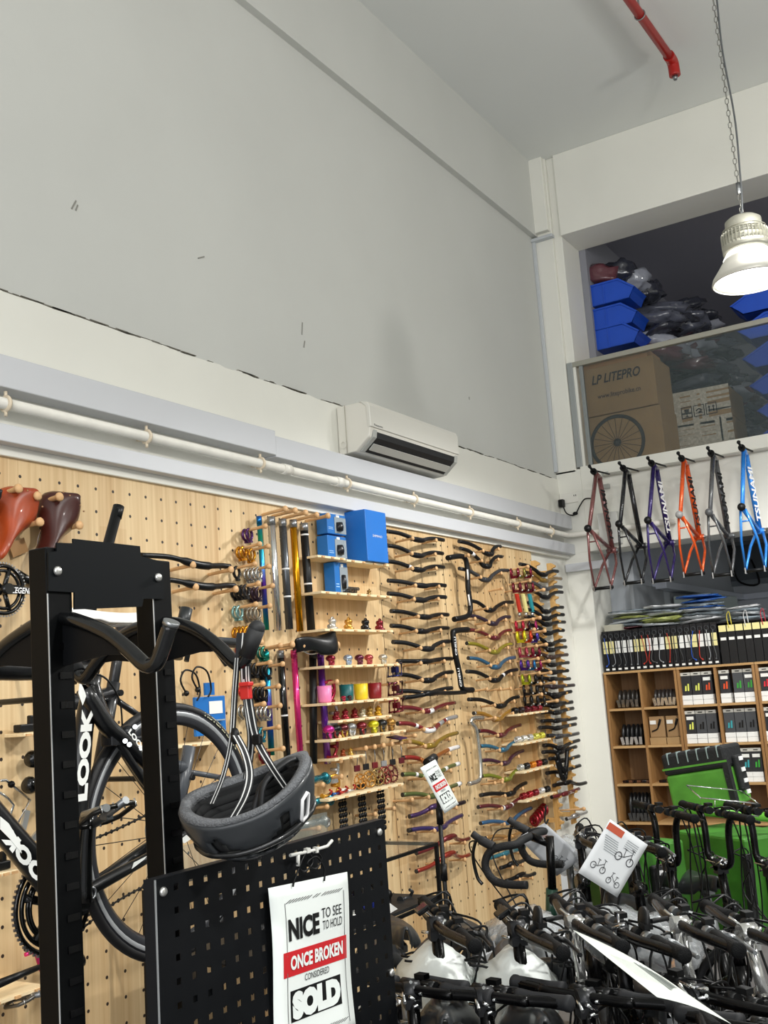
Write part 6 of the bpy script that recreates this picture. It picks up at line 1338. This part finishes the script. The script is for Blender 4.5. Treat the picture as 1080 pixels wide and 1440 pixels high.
    MB().cyl((-.12, -.06, .26), (-.12, .06, .26), .02).ring((-.12, .055, .26), (0, 1, 0), .075, .005, 30, 5).ring((-.12, .055, .26), (0, 1, 0), .045, .008, 20, 5).tube([V(-.12, .07, .26), V(-.02, .075, .16)], .009, 6).tube([V(-.12, -.07, .26), V(-.22, -.075, .36)], .009, 6).build('crankset', GLD, t)
    for a, b in (((-.02, .12, .16), 1), ((-.22, -.12, .36), -1)): MB().box(a, (.09, .07, .018)).box((a[0], a[1]+.0, a[2]+.0), (.1, .02, .024)).build('pedal', mat('#2a2b2c', .5), t)
    MB().box((-.02, .155, .16), (.05, .004, .012)).build('pedal_reflector', AMB, t)
    if cfg.get('light', 1):
        l_ = V(.40, -.02, bz-.16); MB().lathe([(0, -.03), (.02, -.028), (.028, 0), (.03, .012), (0, .014)], l_, (.5, -.8, .1), 16).build('headlight', GLB, t)
    if cfg.get('disp'): MB().box(top+V(-.02, -.03, .04), (.05, .036, .014), Matrix.Rotation(.5, 3, 'X')).build('display', mat('#0a0b0c', .12), t, bevel=.004)
    if cfg.get('mirror'): MB().cyl(top+V(.0, -.03, .02), top+V(.06, -.09, .03), .006).lathe([(0, 0), (.035, .002), (.034, .012), (0, .016)], top+V(.06, -.1, .03), (0, -1, .1), 18).build('bell', BLKM, t)
    if cfg.get('refl'):
        for s in (-.06, .06): MB().box(V(.44, s, .56), (.01, .018, .085)).build('amber_reflector', AMB, t)
    if cfg.get('rack'):
        mb = MB()
        for s in (-.06, .06): mb.tube([V(-.28, s, .44), V(-.68, s, .44)], .005, 6).tube([V(-.45, s, .44), V(-.42, s, .22)], .005, 6)
        for k in range(5): mb.tube([V(-.3-.09*k, -.06, .44), V(-.3-.09*k, .06, .44)], .004, 5)
        mb.build('luggage_rack', GLD, t)
    return t
SILV = mat('#d2d2cf', .2, .85); CREAM = mat('#c6cbbf', .4); REDF = mat('#b01420', .25, coat=.6)
def place(t, x, y, z, yaw, label, group=None, bz=1.0, lean=0):
    """bar clamp shown at pixel (x,y)"""
    p = PZ(x, y, z); h = yaw; d = V(math.cos(h), math.sin(h), 0)*.30
    t.location = (p.x-d.x, p.y-d.y, 0); t.rotation_euler = (lean, 0, h); s = z/bz; t.scale = (1, 1, s) if abs(s-1) > .001 else (1, 1, 1)
    t['label'] = label
    if group: t['group'] = group
    return t
cfgA = dict(bz=.86, sz=.80, saddle=SADM, stem=GLD, bar=GLD, bt=42, half=.2, grip=mat('#242527', .6, spec=.25))
cfgB = dict(bz=.95, sz=.80, frame=CREAM, fat=.045, foam=3, wrap=0, head=CREAM, disp=1)
cfgC = dict(lever=STEEL, bz=.95, sz=.80, stem=SILV, head=SILV, wrap=5, refl=1, mirror=1, knuckle=1)
cfgR = dict(bz=.95, sz=.80, stem=SILV, head=REDF, frame=REDF, wrap=9, refl=1, knuckle=1)
cfgD = dict(bz=.95, sz=.78, u=1, rack=1, stem=GLD)
cfgE = dict(lever=STEEL, bz=.95, sz=.80, stem=GLD, wrap=2, refl=1, half=.27)
cfgF = dict(bz=.86, sz=.80, stem=GLD, half=.3)
pA, pB, pC, pR, pD, pE, pF = [mk_bike(c) for c in (cfgA, cfgB, cfgC, cfgR, cfgD, cfgE, cfgF)]
used = set()
def P_(proto): 
    if id(proto) in used: return copy_tree(proto)
    used.add(id(proto)); return proto
def yw(deg): return math.radians(deg)
G1, G2, G3 = 'folding bikes in the front row', 'folding bikes in the middle row', 'folding bikes in the back row'
jobs = [(pA, 578, 1382, .86, -50, 'folding bike with matte grey saddle, front row, nearest the black panel', G1), (pA, 680, 1390, .86, -50, 'folding bike with matte grey saddle, front row, second from the black panel', G1),
        (pA, 822, 1392, .86, -50, 'folding bike with matte grey saddle, front row, third from the black panel', G1), (pF, 978, 1388, .86, -28, 'folding bike with a long black handlebar slanting toward the bottom right corner', G1),
        (pA, 1085, 1440, .86, -50, 'folding bike with matte grey saddle, front row, at the right edge', G1),
        (pB, 612, 1290, .95, -48, 'cream folding bike wrapped in white foam, middle row, beside the thin black pole', G2), (pB, 726, 1296, .95, -50, 'cream folding bike wrapped in white foam, middle row, second from the pole', G2),
        (pC, 806, 1288, .95, -52, 'folding bike with a bright silver folding stem, middle row, leftmost of the silver ones', G2), (pE, 868, 1300, .95, -46, 'black folding bike with silver handlebar and plastic-wrapped saddle in the middle row', G2),
        (pC, 955, 1290, .95, -54, 'folding bike with a bright silver folding stem, middle row, right of the plastic-wrapped saddle', G2), (pR, 1050, 1300, .95, -50, 'bright red folding bike with a silver stem at the right of the middle row', G2),
        (pE, 815, 1172, .95, -62, 'black folding bike with silver bar, back row, before the saw-toothed racks', G3), (pE, 888, 1178, .95, -56, 'black folding bike with silver bar, back row, behind the white leaflet', G3),
        (pD, 940, 1205, .86, -50, 'black folding bike with a tall U-shaped handlebar, back row, left one', G3), (pD, 1012, 1208, .86, -50, 'black folding bike with a tall U-shaped handlebar, back row, middle one', G3), (pD, 1082, 1212, .86, -50, 'black folding bike with a tall U-shaped handlebar, back row, right one', G3)]
for pr, x, y, z, dg, lab, grp in jobs:
    place(P_(pr), x, y, z, yw(dg), lab, grp, bz={id(pA): .86, id(pF): .86}.get(id(pr), .95))
for k, (x, y, dg) in enumerate(((628, 1428, -62), (752, 1432, -56), (925, 1402, -60))):
    b = P_(pF); p = PZ(x, y, .80); h = yw(dg); d = V(math.cos(h), math.sin(h), 0)*.27
    b.location = (p.x+d.x, p.y+d.y, 0); b.rotation_euler = (0, 0, h); b['label'] = 'folding bike shown only by its grey saddle at the bottom edge, %s of three' % ['left', 'middle', 'right'][k]; b['group'] = 'folding bikes in the foremost row'
# ---- drop-bar bicycle
DB = PD(746, 1176, 4.2); db = thing('drop_bar_bicycle', 'bicycle with a black taped drop handlebar standing before the pegboard', 'bicycle', (DB.x, DB.y, 0))
sdv = V(*CR); sdv.z = 0; sdv.normalize(); fv = V(-sdv.y, sdv.x, 0)*-1
_h = V(_f[0], _f[1], 0).normalized(); sdv = (sdv*.45+_h*.89).normalized(); fv = V(-sdv.y, sdv.x, 0)
def DP(a, b, c): return DB+(sdv*a+fv*b+V(0, 0, c))*1.0
TAPE_ = mat('#111214', .7, bump=.4, bscale=250)
for s in (-1, 1):
    MB().tube(spline([DP(0, 0, 0), DP(s*.10, 0, .0), DP(s*.17, 0, -.005), DP(s*.195, .05, -.01), DP(s*.2, .10, -.03), DP(s*.205, .12, -.08), DP(s*.21, .09, -.13), DP(s*.215, .03, -.145), DP(s*.22, -.05, -.145)], 5), .0155, 12).build('drop_bar', TAPE_, db)
    MB().tube(spline([DP(s*.2, .08, -.01), DP(s*.2, .13, .015), DP(s*.2, .165, .04)], 5), [.018]*6+[.014]*5, 12).build('brake_hood', mat('#17181a', .6), db)
    MB().tube(spline([DP(s*.2, .15, .02), DP(s*.2, .17, -.04), DP(s*.2, .16, -.12), DP(s*.2, .14, -.15)], 5), .007, 8).build('brake_lever', GLB, db)
    MB().tube(spline([DP(s*.19, .08, 0), DP(s*.15, .2, .0), DP(s*.08, .2, -.1), DP(0.02*s, .08, -.3)], 6), .003, 6).build('cable', CAB, db)
MB().cyl(DP(0, 0, 0), DP(0, -.08, -.03), .016).cyl(DP(0, -.08, 0), DP(0, -.07, -.22), .017).build('stem', GLD, db)
MB().cyl(DP(0, -.07, -.2), DP(0, -.05, -.36), .024).build('head_tube', mat('#1e4636', .3, coat=.5), db)
c0_ = DP(0, .1, 0); c0_.z = .3; 
MB().ring(c0_, sdv, .28, .016, 44, 8).build('front_tyre', mat('#17181a', .7), db)
MB().tube([DP(.0, -.05, -.36), DP(.05, -.03, -.4), c0_+sdv*.05], .012, 8).tube([DP(.0, -.05, -.36), DP(-.05, -.03, -.4), c0_-sdv*.05], .012, 8).build('fork', GLD, db)
c1_ = c0_-fv*.95; MB().ring(c1_, sdv, .28, .016, 44, 8).build('rear_tyre', mat('#17181a', .7), db)
bbx = c0_-fv*.55; bbx.z = .28; sx_ = DP(0, -.42, -.24)
MB().tube([DP(0, -.06, -.24), sx_.lerp(bbx, .35)], .016, 10).tube([DP(0, -.05, -.34), bbx], .02, 10).tube([sx_.lerp(bbx, .25), bbx], .017, 10).tube([bbx, c1_], .01, 8).tube([sx_.lerp(bbx, .35), c1_], .009, 8).build('frame', GLD, db)
MB().cyl(sx_, sx_.lerp(bbx, .4), .014).build('seat_post', GLD, db)
ang = math.atan2(-fv.y, -fv.x); saddle_mesh().xf(Matrix.Translation(sx_) @ Matrix.Rotation(ang, 4, 'Z')).build('saddle', SADM, db)
# second tall seat post bike (post at 765,1190-1300 ) and extra bar behind
# ---- delivery bags
GRN_SHADE = mat('#3c7a24', .5, bump=.5, bscale=9, noise_amt=.3, noise_scale=9); GRN = mat('#579a36', .5, bump=.5, bscale=9, noise_amt=.3, noise_scale=9); BF = mat('#17181a', .65, bump=.3, bscale=80)  # darker green copy for the rear bags, their shade put into the colour
def bag(label, tlp, w, d, h, D, yaw, lean=0, top=True, lab2=None):
    P0 = PD(tlp[0], tlp[1], D); t = thing('delivery_bag', label, 'bag', P0)
    Rm = Matrix.Rotation(yaw, 3, 'Z') @ Matrix.Rotation(lean, 3, 'Y')
    def Q(x, y, z): return P0+Rm @ V(x, y, z)
    def blk(a, b):
        m_ = MB(); m_.box(((a[0]+b[0])/2, (a[1]+b[1])/2, (a[2]+b[2])/2), [abs(b[i]-a[i]) for i in range(3)]); m_.v = [P0+Rm @ p for p in m_.v]; return m_
    blk((0, 0, -h), (w, d, -.10 if top else 0)).build('green_body', GRN if top else GRN_SHADE, t, bevel=.012)
    if top:
        blk((-.004, -.004, -.10), (w+.004, d+.004, -.0)).build('black_lid', BF, t, bevel=.015)
        blk((-.006, -.007, -.075), (w+.006, -.003, -.066)).build('green_piping', GRN, t)
        mb = MB()
        for k in range(6): b_ = blk((w*(.1+.16*k), -.008, -.05), (w*(.1+.16*k)+.004, d*.2, .004)); mb._add(b_.v, b_.f)
        mb.build('lid_mesh', mat('#8a9a98', .5), t)
    blk((w-.02, -.006, -h), (w+.006, .03, -.06)).build('edge_webbing', BF, t)
    b2 = blk((w+.002, d*.3, -h*.8), (w+.03, d*.7, -h*.2)); b2.build('side_pocket', BF, t, bevel=.01)
    mb = MB()
    for k in range(4): b_ = blk((w+.03, d*.4, -h*.3-k*.05), (w+.034, d*.6, -h*.3-k*.05+.018)); mb._add(b_.v, b_.f)
    mb.build('reflective_label', W_, t)
    return t
bag('bright green delivery bag with a black lid tilted high in front of the cube shelves', (929, 1062), .31, .2, .27, 5.0, math.radians(-8), math.radians(-7.5))
bag('green delivery bag behind the white leaflet, partly hidden by handlebars', (812, 1186), .34, .3, .40, 4.6, math.radians(-31), math.radians(-2), top=False)
bag('green delivery bag right behind the U-shaped handlebars', (948, 1168), .42, .3, .42, 4.75, math.radians(-31), 0, top=False)
bag('green delivery bag at the right edge of the picture behind the bikes', (1030, 1170), .40, .3, .36, 4.9, math.radians(-31), 0, top=False)
o_ = MB(); a_ = PD(968, 1139, 4.5); b_ = PD(1090, 1150, 4.5); o_.tube([a_, b_], .02, 12); t = tag(rebase(o_.build('green_tube', mat('#5fa834', .35, coat=.3), ), a_), 'bright green padded tube lying across the bikes under the tilted delivery bag', 'tube')
wb = thing('wire_basket', 'thin silver wire basket above the green tube', 'basket', PD(985, 1125, 4.4))
mb = MB(); A = PD(985, 1122, 4.4); B = PD(1066, 1130, 4.4); C_ = PD(985, 1140, 4.4); E_ = PD(1067, 1148, 4.4)
mb.tube([A, B, E_, C_], .003, 5, True)
for k in range(1, 4): mb.tube([A.lerp(B, k/4), C_.lerp(E_, k/4)], .002, 4)
bk = Vector(_f)*.2; mb.tube([A+bk, B+bk], .003, 5).tube([A, A+bk], .003, 5).tube([B, B+bk], .003, 5); mb.build('wire', CHR, wb)
# ---- papers
def paper(name, label, corners, m, D, curl=.0, cat='paper'):
    P = [PD(x, y, d if d else D) for x, y, d in corners]; t = thing(name, label, cat, P[0]); n = 8
    N = (P[1]-P[0]).cross(P[3]-P[0]).normalized()
    if N.dot(P[0]-Vector(CAMP)) > 0: N = -N
    def F(u, v, h=0): return P[0].lerp(P[1], u).lerp(P[3].lerp(P[2], u), v)+N*(h+curl*math.sin(u*3.1))
    mb = MB(); mb._add([F(i/n, j/n) for j in range(n+1) for i in range(n+1)], [(j*(n+1)+i, j*(n+1)+i+1, (j+1)*(n+1)+i+1, (j+1)*(n+1)+i) for j in range(n) for i in range(n)], True)
    mb.build('sheet', m, t, solid=.0008)
    def rect(nm, u0, u1, v0, v1, mm): mb = MB(); mb._add([F(u0, v0, .0012), F(u1, v0, .0012), F(u1, v1, .0012), F(u0, v1, .0012)], [(0, 1, 2, 3)]); return mb.build(nm, mm, t)
    def pict(cu, cv, s, flip=1):
        mb = MB(); nrm = N; lu = (P[1]-P[0]).length; lv = (P[3]-P[0]).length
        def q(x, y): return F(cu+x*s/lu*flip, cv-y*s/lv, .0015)
        for wx in (-.5, .5): mb.tube([q(wx+.25*math.cos(a), .25*math.sin(a)) for a in [2*math.pi*k/20 for k in range(20)]], s*.03, 4, True)
        for a, b in (((-.5, 0), (-.1, .1)), ((-.1, .1), (-.2, .6)), ((-.1, .1), (.4, .5)), ((.5, 0), (.35, .75)), ((.2, .8), (.5, .75)), ((-.35, .62), (-.05, .6))): mb.tube([q(*a), q(*b)], s*.022, 4)
        mb.build('bicycle_drawing', mat('#3a3c3e', .6), t)
    return t, F, rect, pict
t, F, rect, pict = paper('leaflet', 'white leaflet with three small bicycle drawings and an orange-red stamp clipped to the bikes', [(858, 1152, 3.3), (911, 1188, 3.35), (868, 1262, 3.3), (813, 1227, 3.25)], mat('#cfd2d4', .5), 3.3)
rect('orange_stamp', .02, .42, .04, .16, mat('#b5533a', .5)); 
for k in range(7): rect('text_block', .08+.02*k, .42+.02*k, .24+k*.035, .255+k*.035, mat('#8f9496', .6))
for k in range(5): rect('text_block', .56, .86, .12+k*.035, .132+k*.035, mat('#8f9496', .6))
pict(.70, .42, .05); pict(.30, .76, .04); pict(.74, .84, .036, -1)
t, F, rect, pict = paper('leaflet', 'grey leaflet with a faint bicycle drawing hanging behind the drop handlebar', [(766, 1157, 4.42), (821, 1206, 4.42), (783, 1232, 4.38), (728, 1178, 4.38)], mat('#9fa2a6', .5), 3.7)
rect('pale_stamp', .12, .3, .25, .4, mat('#a88f8c', .6)); pict(.78, .62, .04)
MB().tube(spline([PD(768, 1132, 4.43), PD(766, 1150, 4.42), PD(768, 1158, 4.41), PD(771, 1152, 4.42)], 5), .004, 6).build('wire_hook', BLK, t)
t, F, rect, pict = paper('long_paper', 'long white printed sheet lying edge-on across the front bikes at the bottom right', [(806, 1308, 2.05), (938, 1378, 2.2), (1028, 1440, 1.9), (924, 1402, 1.85)], mat('#d6dcd4', .5), 2, .006)
for k in range(6): rect('printed_line', .42+.06*k, .45+.06*k, .25, .75-.05*k, mat('#6f7672', .6))
for k in range(12): rect('printed_line', .1+.025*k, .105+.025*k, .3, .7, mat('#a9afaa', .6))
# ---- pole with small sold sign
pa = PX(612, 1064, 1.0); pl = thing('display_pole', 'thin black upright pole carrying the small tilted sold sign', 'pole', (pa.x, pa.y, 0))
MB().cyl((pa.x, pa.y, 0), (pa.x, pa.y, pa.z), .0085).build('pole_tube', BLK, pl)
MB().cyl((pa.x, pa.y, PX(620, 1228, 1.0).z-.03), (pa.x, pa.y, PX(620, 1228, 1.0).z+.03), .013).cyl((pa.x, pa.y, PX(616, 1148, 1.0).z-.03), (pa.x, pa.y, PX(616, 1148, 1.0).z+.03), .013).build('collar', BLK, pl)
MB().tube([PX(600, 1073, 1.02), PX(611, 1065, 1.02)], .016, 10).build('clip', BLK, pl)
MB().box((pa.x, pa.y, .015), (.3, .3, .03)).build('base', BLK, pl)
sold_sign('small white NICE, SOLD sign hanging tilted from the thin black pole', PX(591, 1080, 1.04), PX(612, 1068, 1.04), PX(591, 1080, 1.04).lerp(PX(625.4, 1144, 1.04), 1/1.25), 1.25, .0012)
# ---- glass display stand
gx = .8; ga = PX(542, 1208, gx); gb = PX(613, 1183, gx); gz1 = ga.z; gz2 = PX(545, 1295, gx).z
y0, y1 = ga.y-.7, gb.y
gs = thing('glass_display_shelf', 'low display shelf with a black metal frame and clear glass tiers by the pegboard', 'display shelf', (.55, (y0+y1)/2, 0))
mb = MB()
for y in (y0, y1):
    for x in (.25, gx): mb.bb((x-.007, y-.007, 0), (x+.007, y+.007, gz1))
for z in (gz1, gz2, .25):
    for x in (.25, gx): mb.bb((x-.006, y0, z-.012), (x+.006, y1, z))
    for y in (y0, y1): mb.bb((.25, y-.006, z-.012), (gx, y+.006, z))
mb.build('metal_frame', BLK, gs)
for z, m_ in ((gz1, mat('#6f7876', .04, alpha=.16)),): MB().bb((.26, y0, z), (gx-.01, y1, z+.006)).build('glass_tier', m_, gs)
MB().bb((.26, y0, gz1), (.266, y1, gz1+.12)).build('glass_upstand', mat('#8d9a98', .05, alpha=.2), gs)
MB().bb((.26, y0, gz2), (gx-.01, y1, gz2+.012)).build('lower_tier', mat('#1d1f21', .5), gs); MB().bb((.26, y0, .25), (gx-.01, y1, .262)).build('bottom_tier', mat('#b9bcbc', .5), gs)
rr = random.Random(21)
pal_ = [('black', BLK), ('silver', SILV), ('dark grey', mat('#3a3c3e', .35, .4)), ('blue', gl('#2a3c9a')), ('glossy black', GLB)]
for k in range(16):
    x = .45+(k % 3)*.12; y = y1-.12-(k//3)*.12; c = V(x, y, gz2+.013); cn_, m_ = pal_[k % 5]
    lump('derailleur', '%s derailleur part on the middle tier of the glass display shelf' % cn_, c, m_, ['ringstack', 'bell', 'pin', 'stem'][k % 4], .075, '%s parts on the middle glass tier' % cn_)
    o_ = lump('derailleur', '%s derailleur part on the bottom tier of the glass display shelf' % cn_, V(x+.05, y, .263), m_, ['stem', 'ringstack', 'bell', 'pin'][k % 4], .1, '%s parts on the bottom tier' % cn_)
mb = MB().prism([PX(547, 1270, .82), PX(558, 1278, .82), PX(548, 1284, .82)], (.004, 0, 0)); tag(rebase(mb.build('price_card', LAB), PX(550, 1277, .82)), 'small white triangular price card on the glass display shelf', 'card')
# skirting below the pegboard
struct('baseboard_left', MB().bb((.014, -1.5, 0), (.03, YE, .33)), mat('#d5d8da', .5))
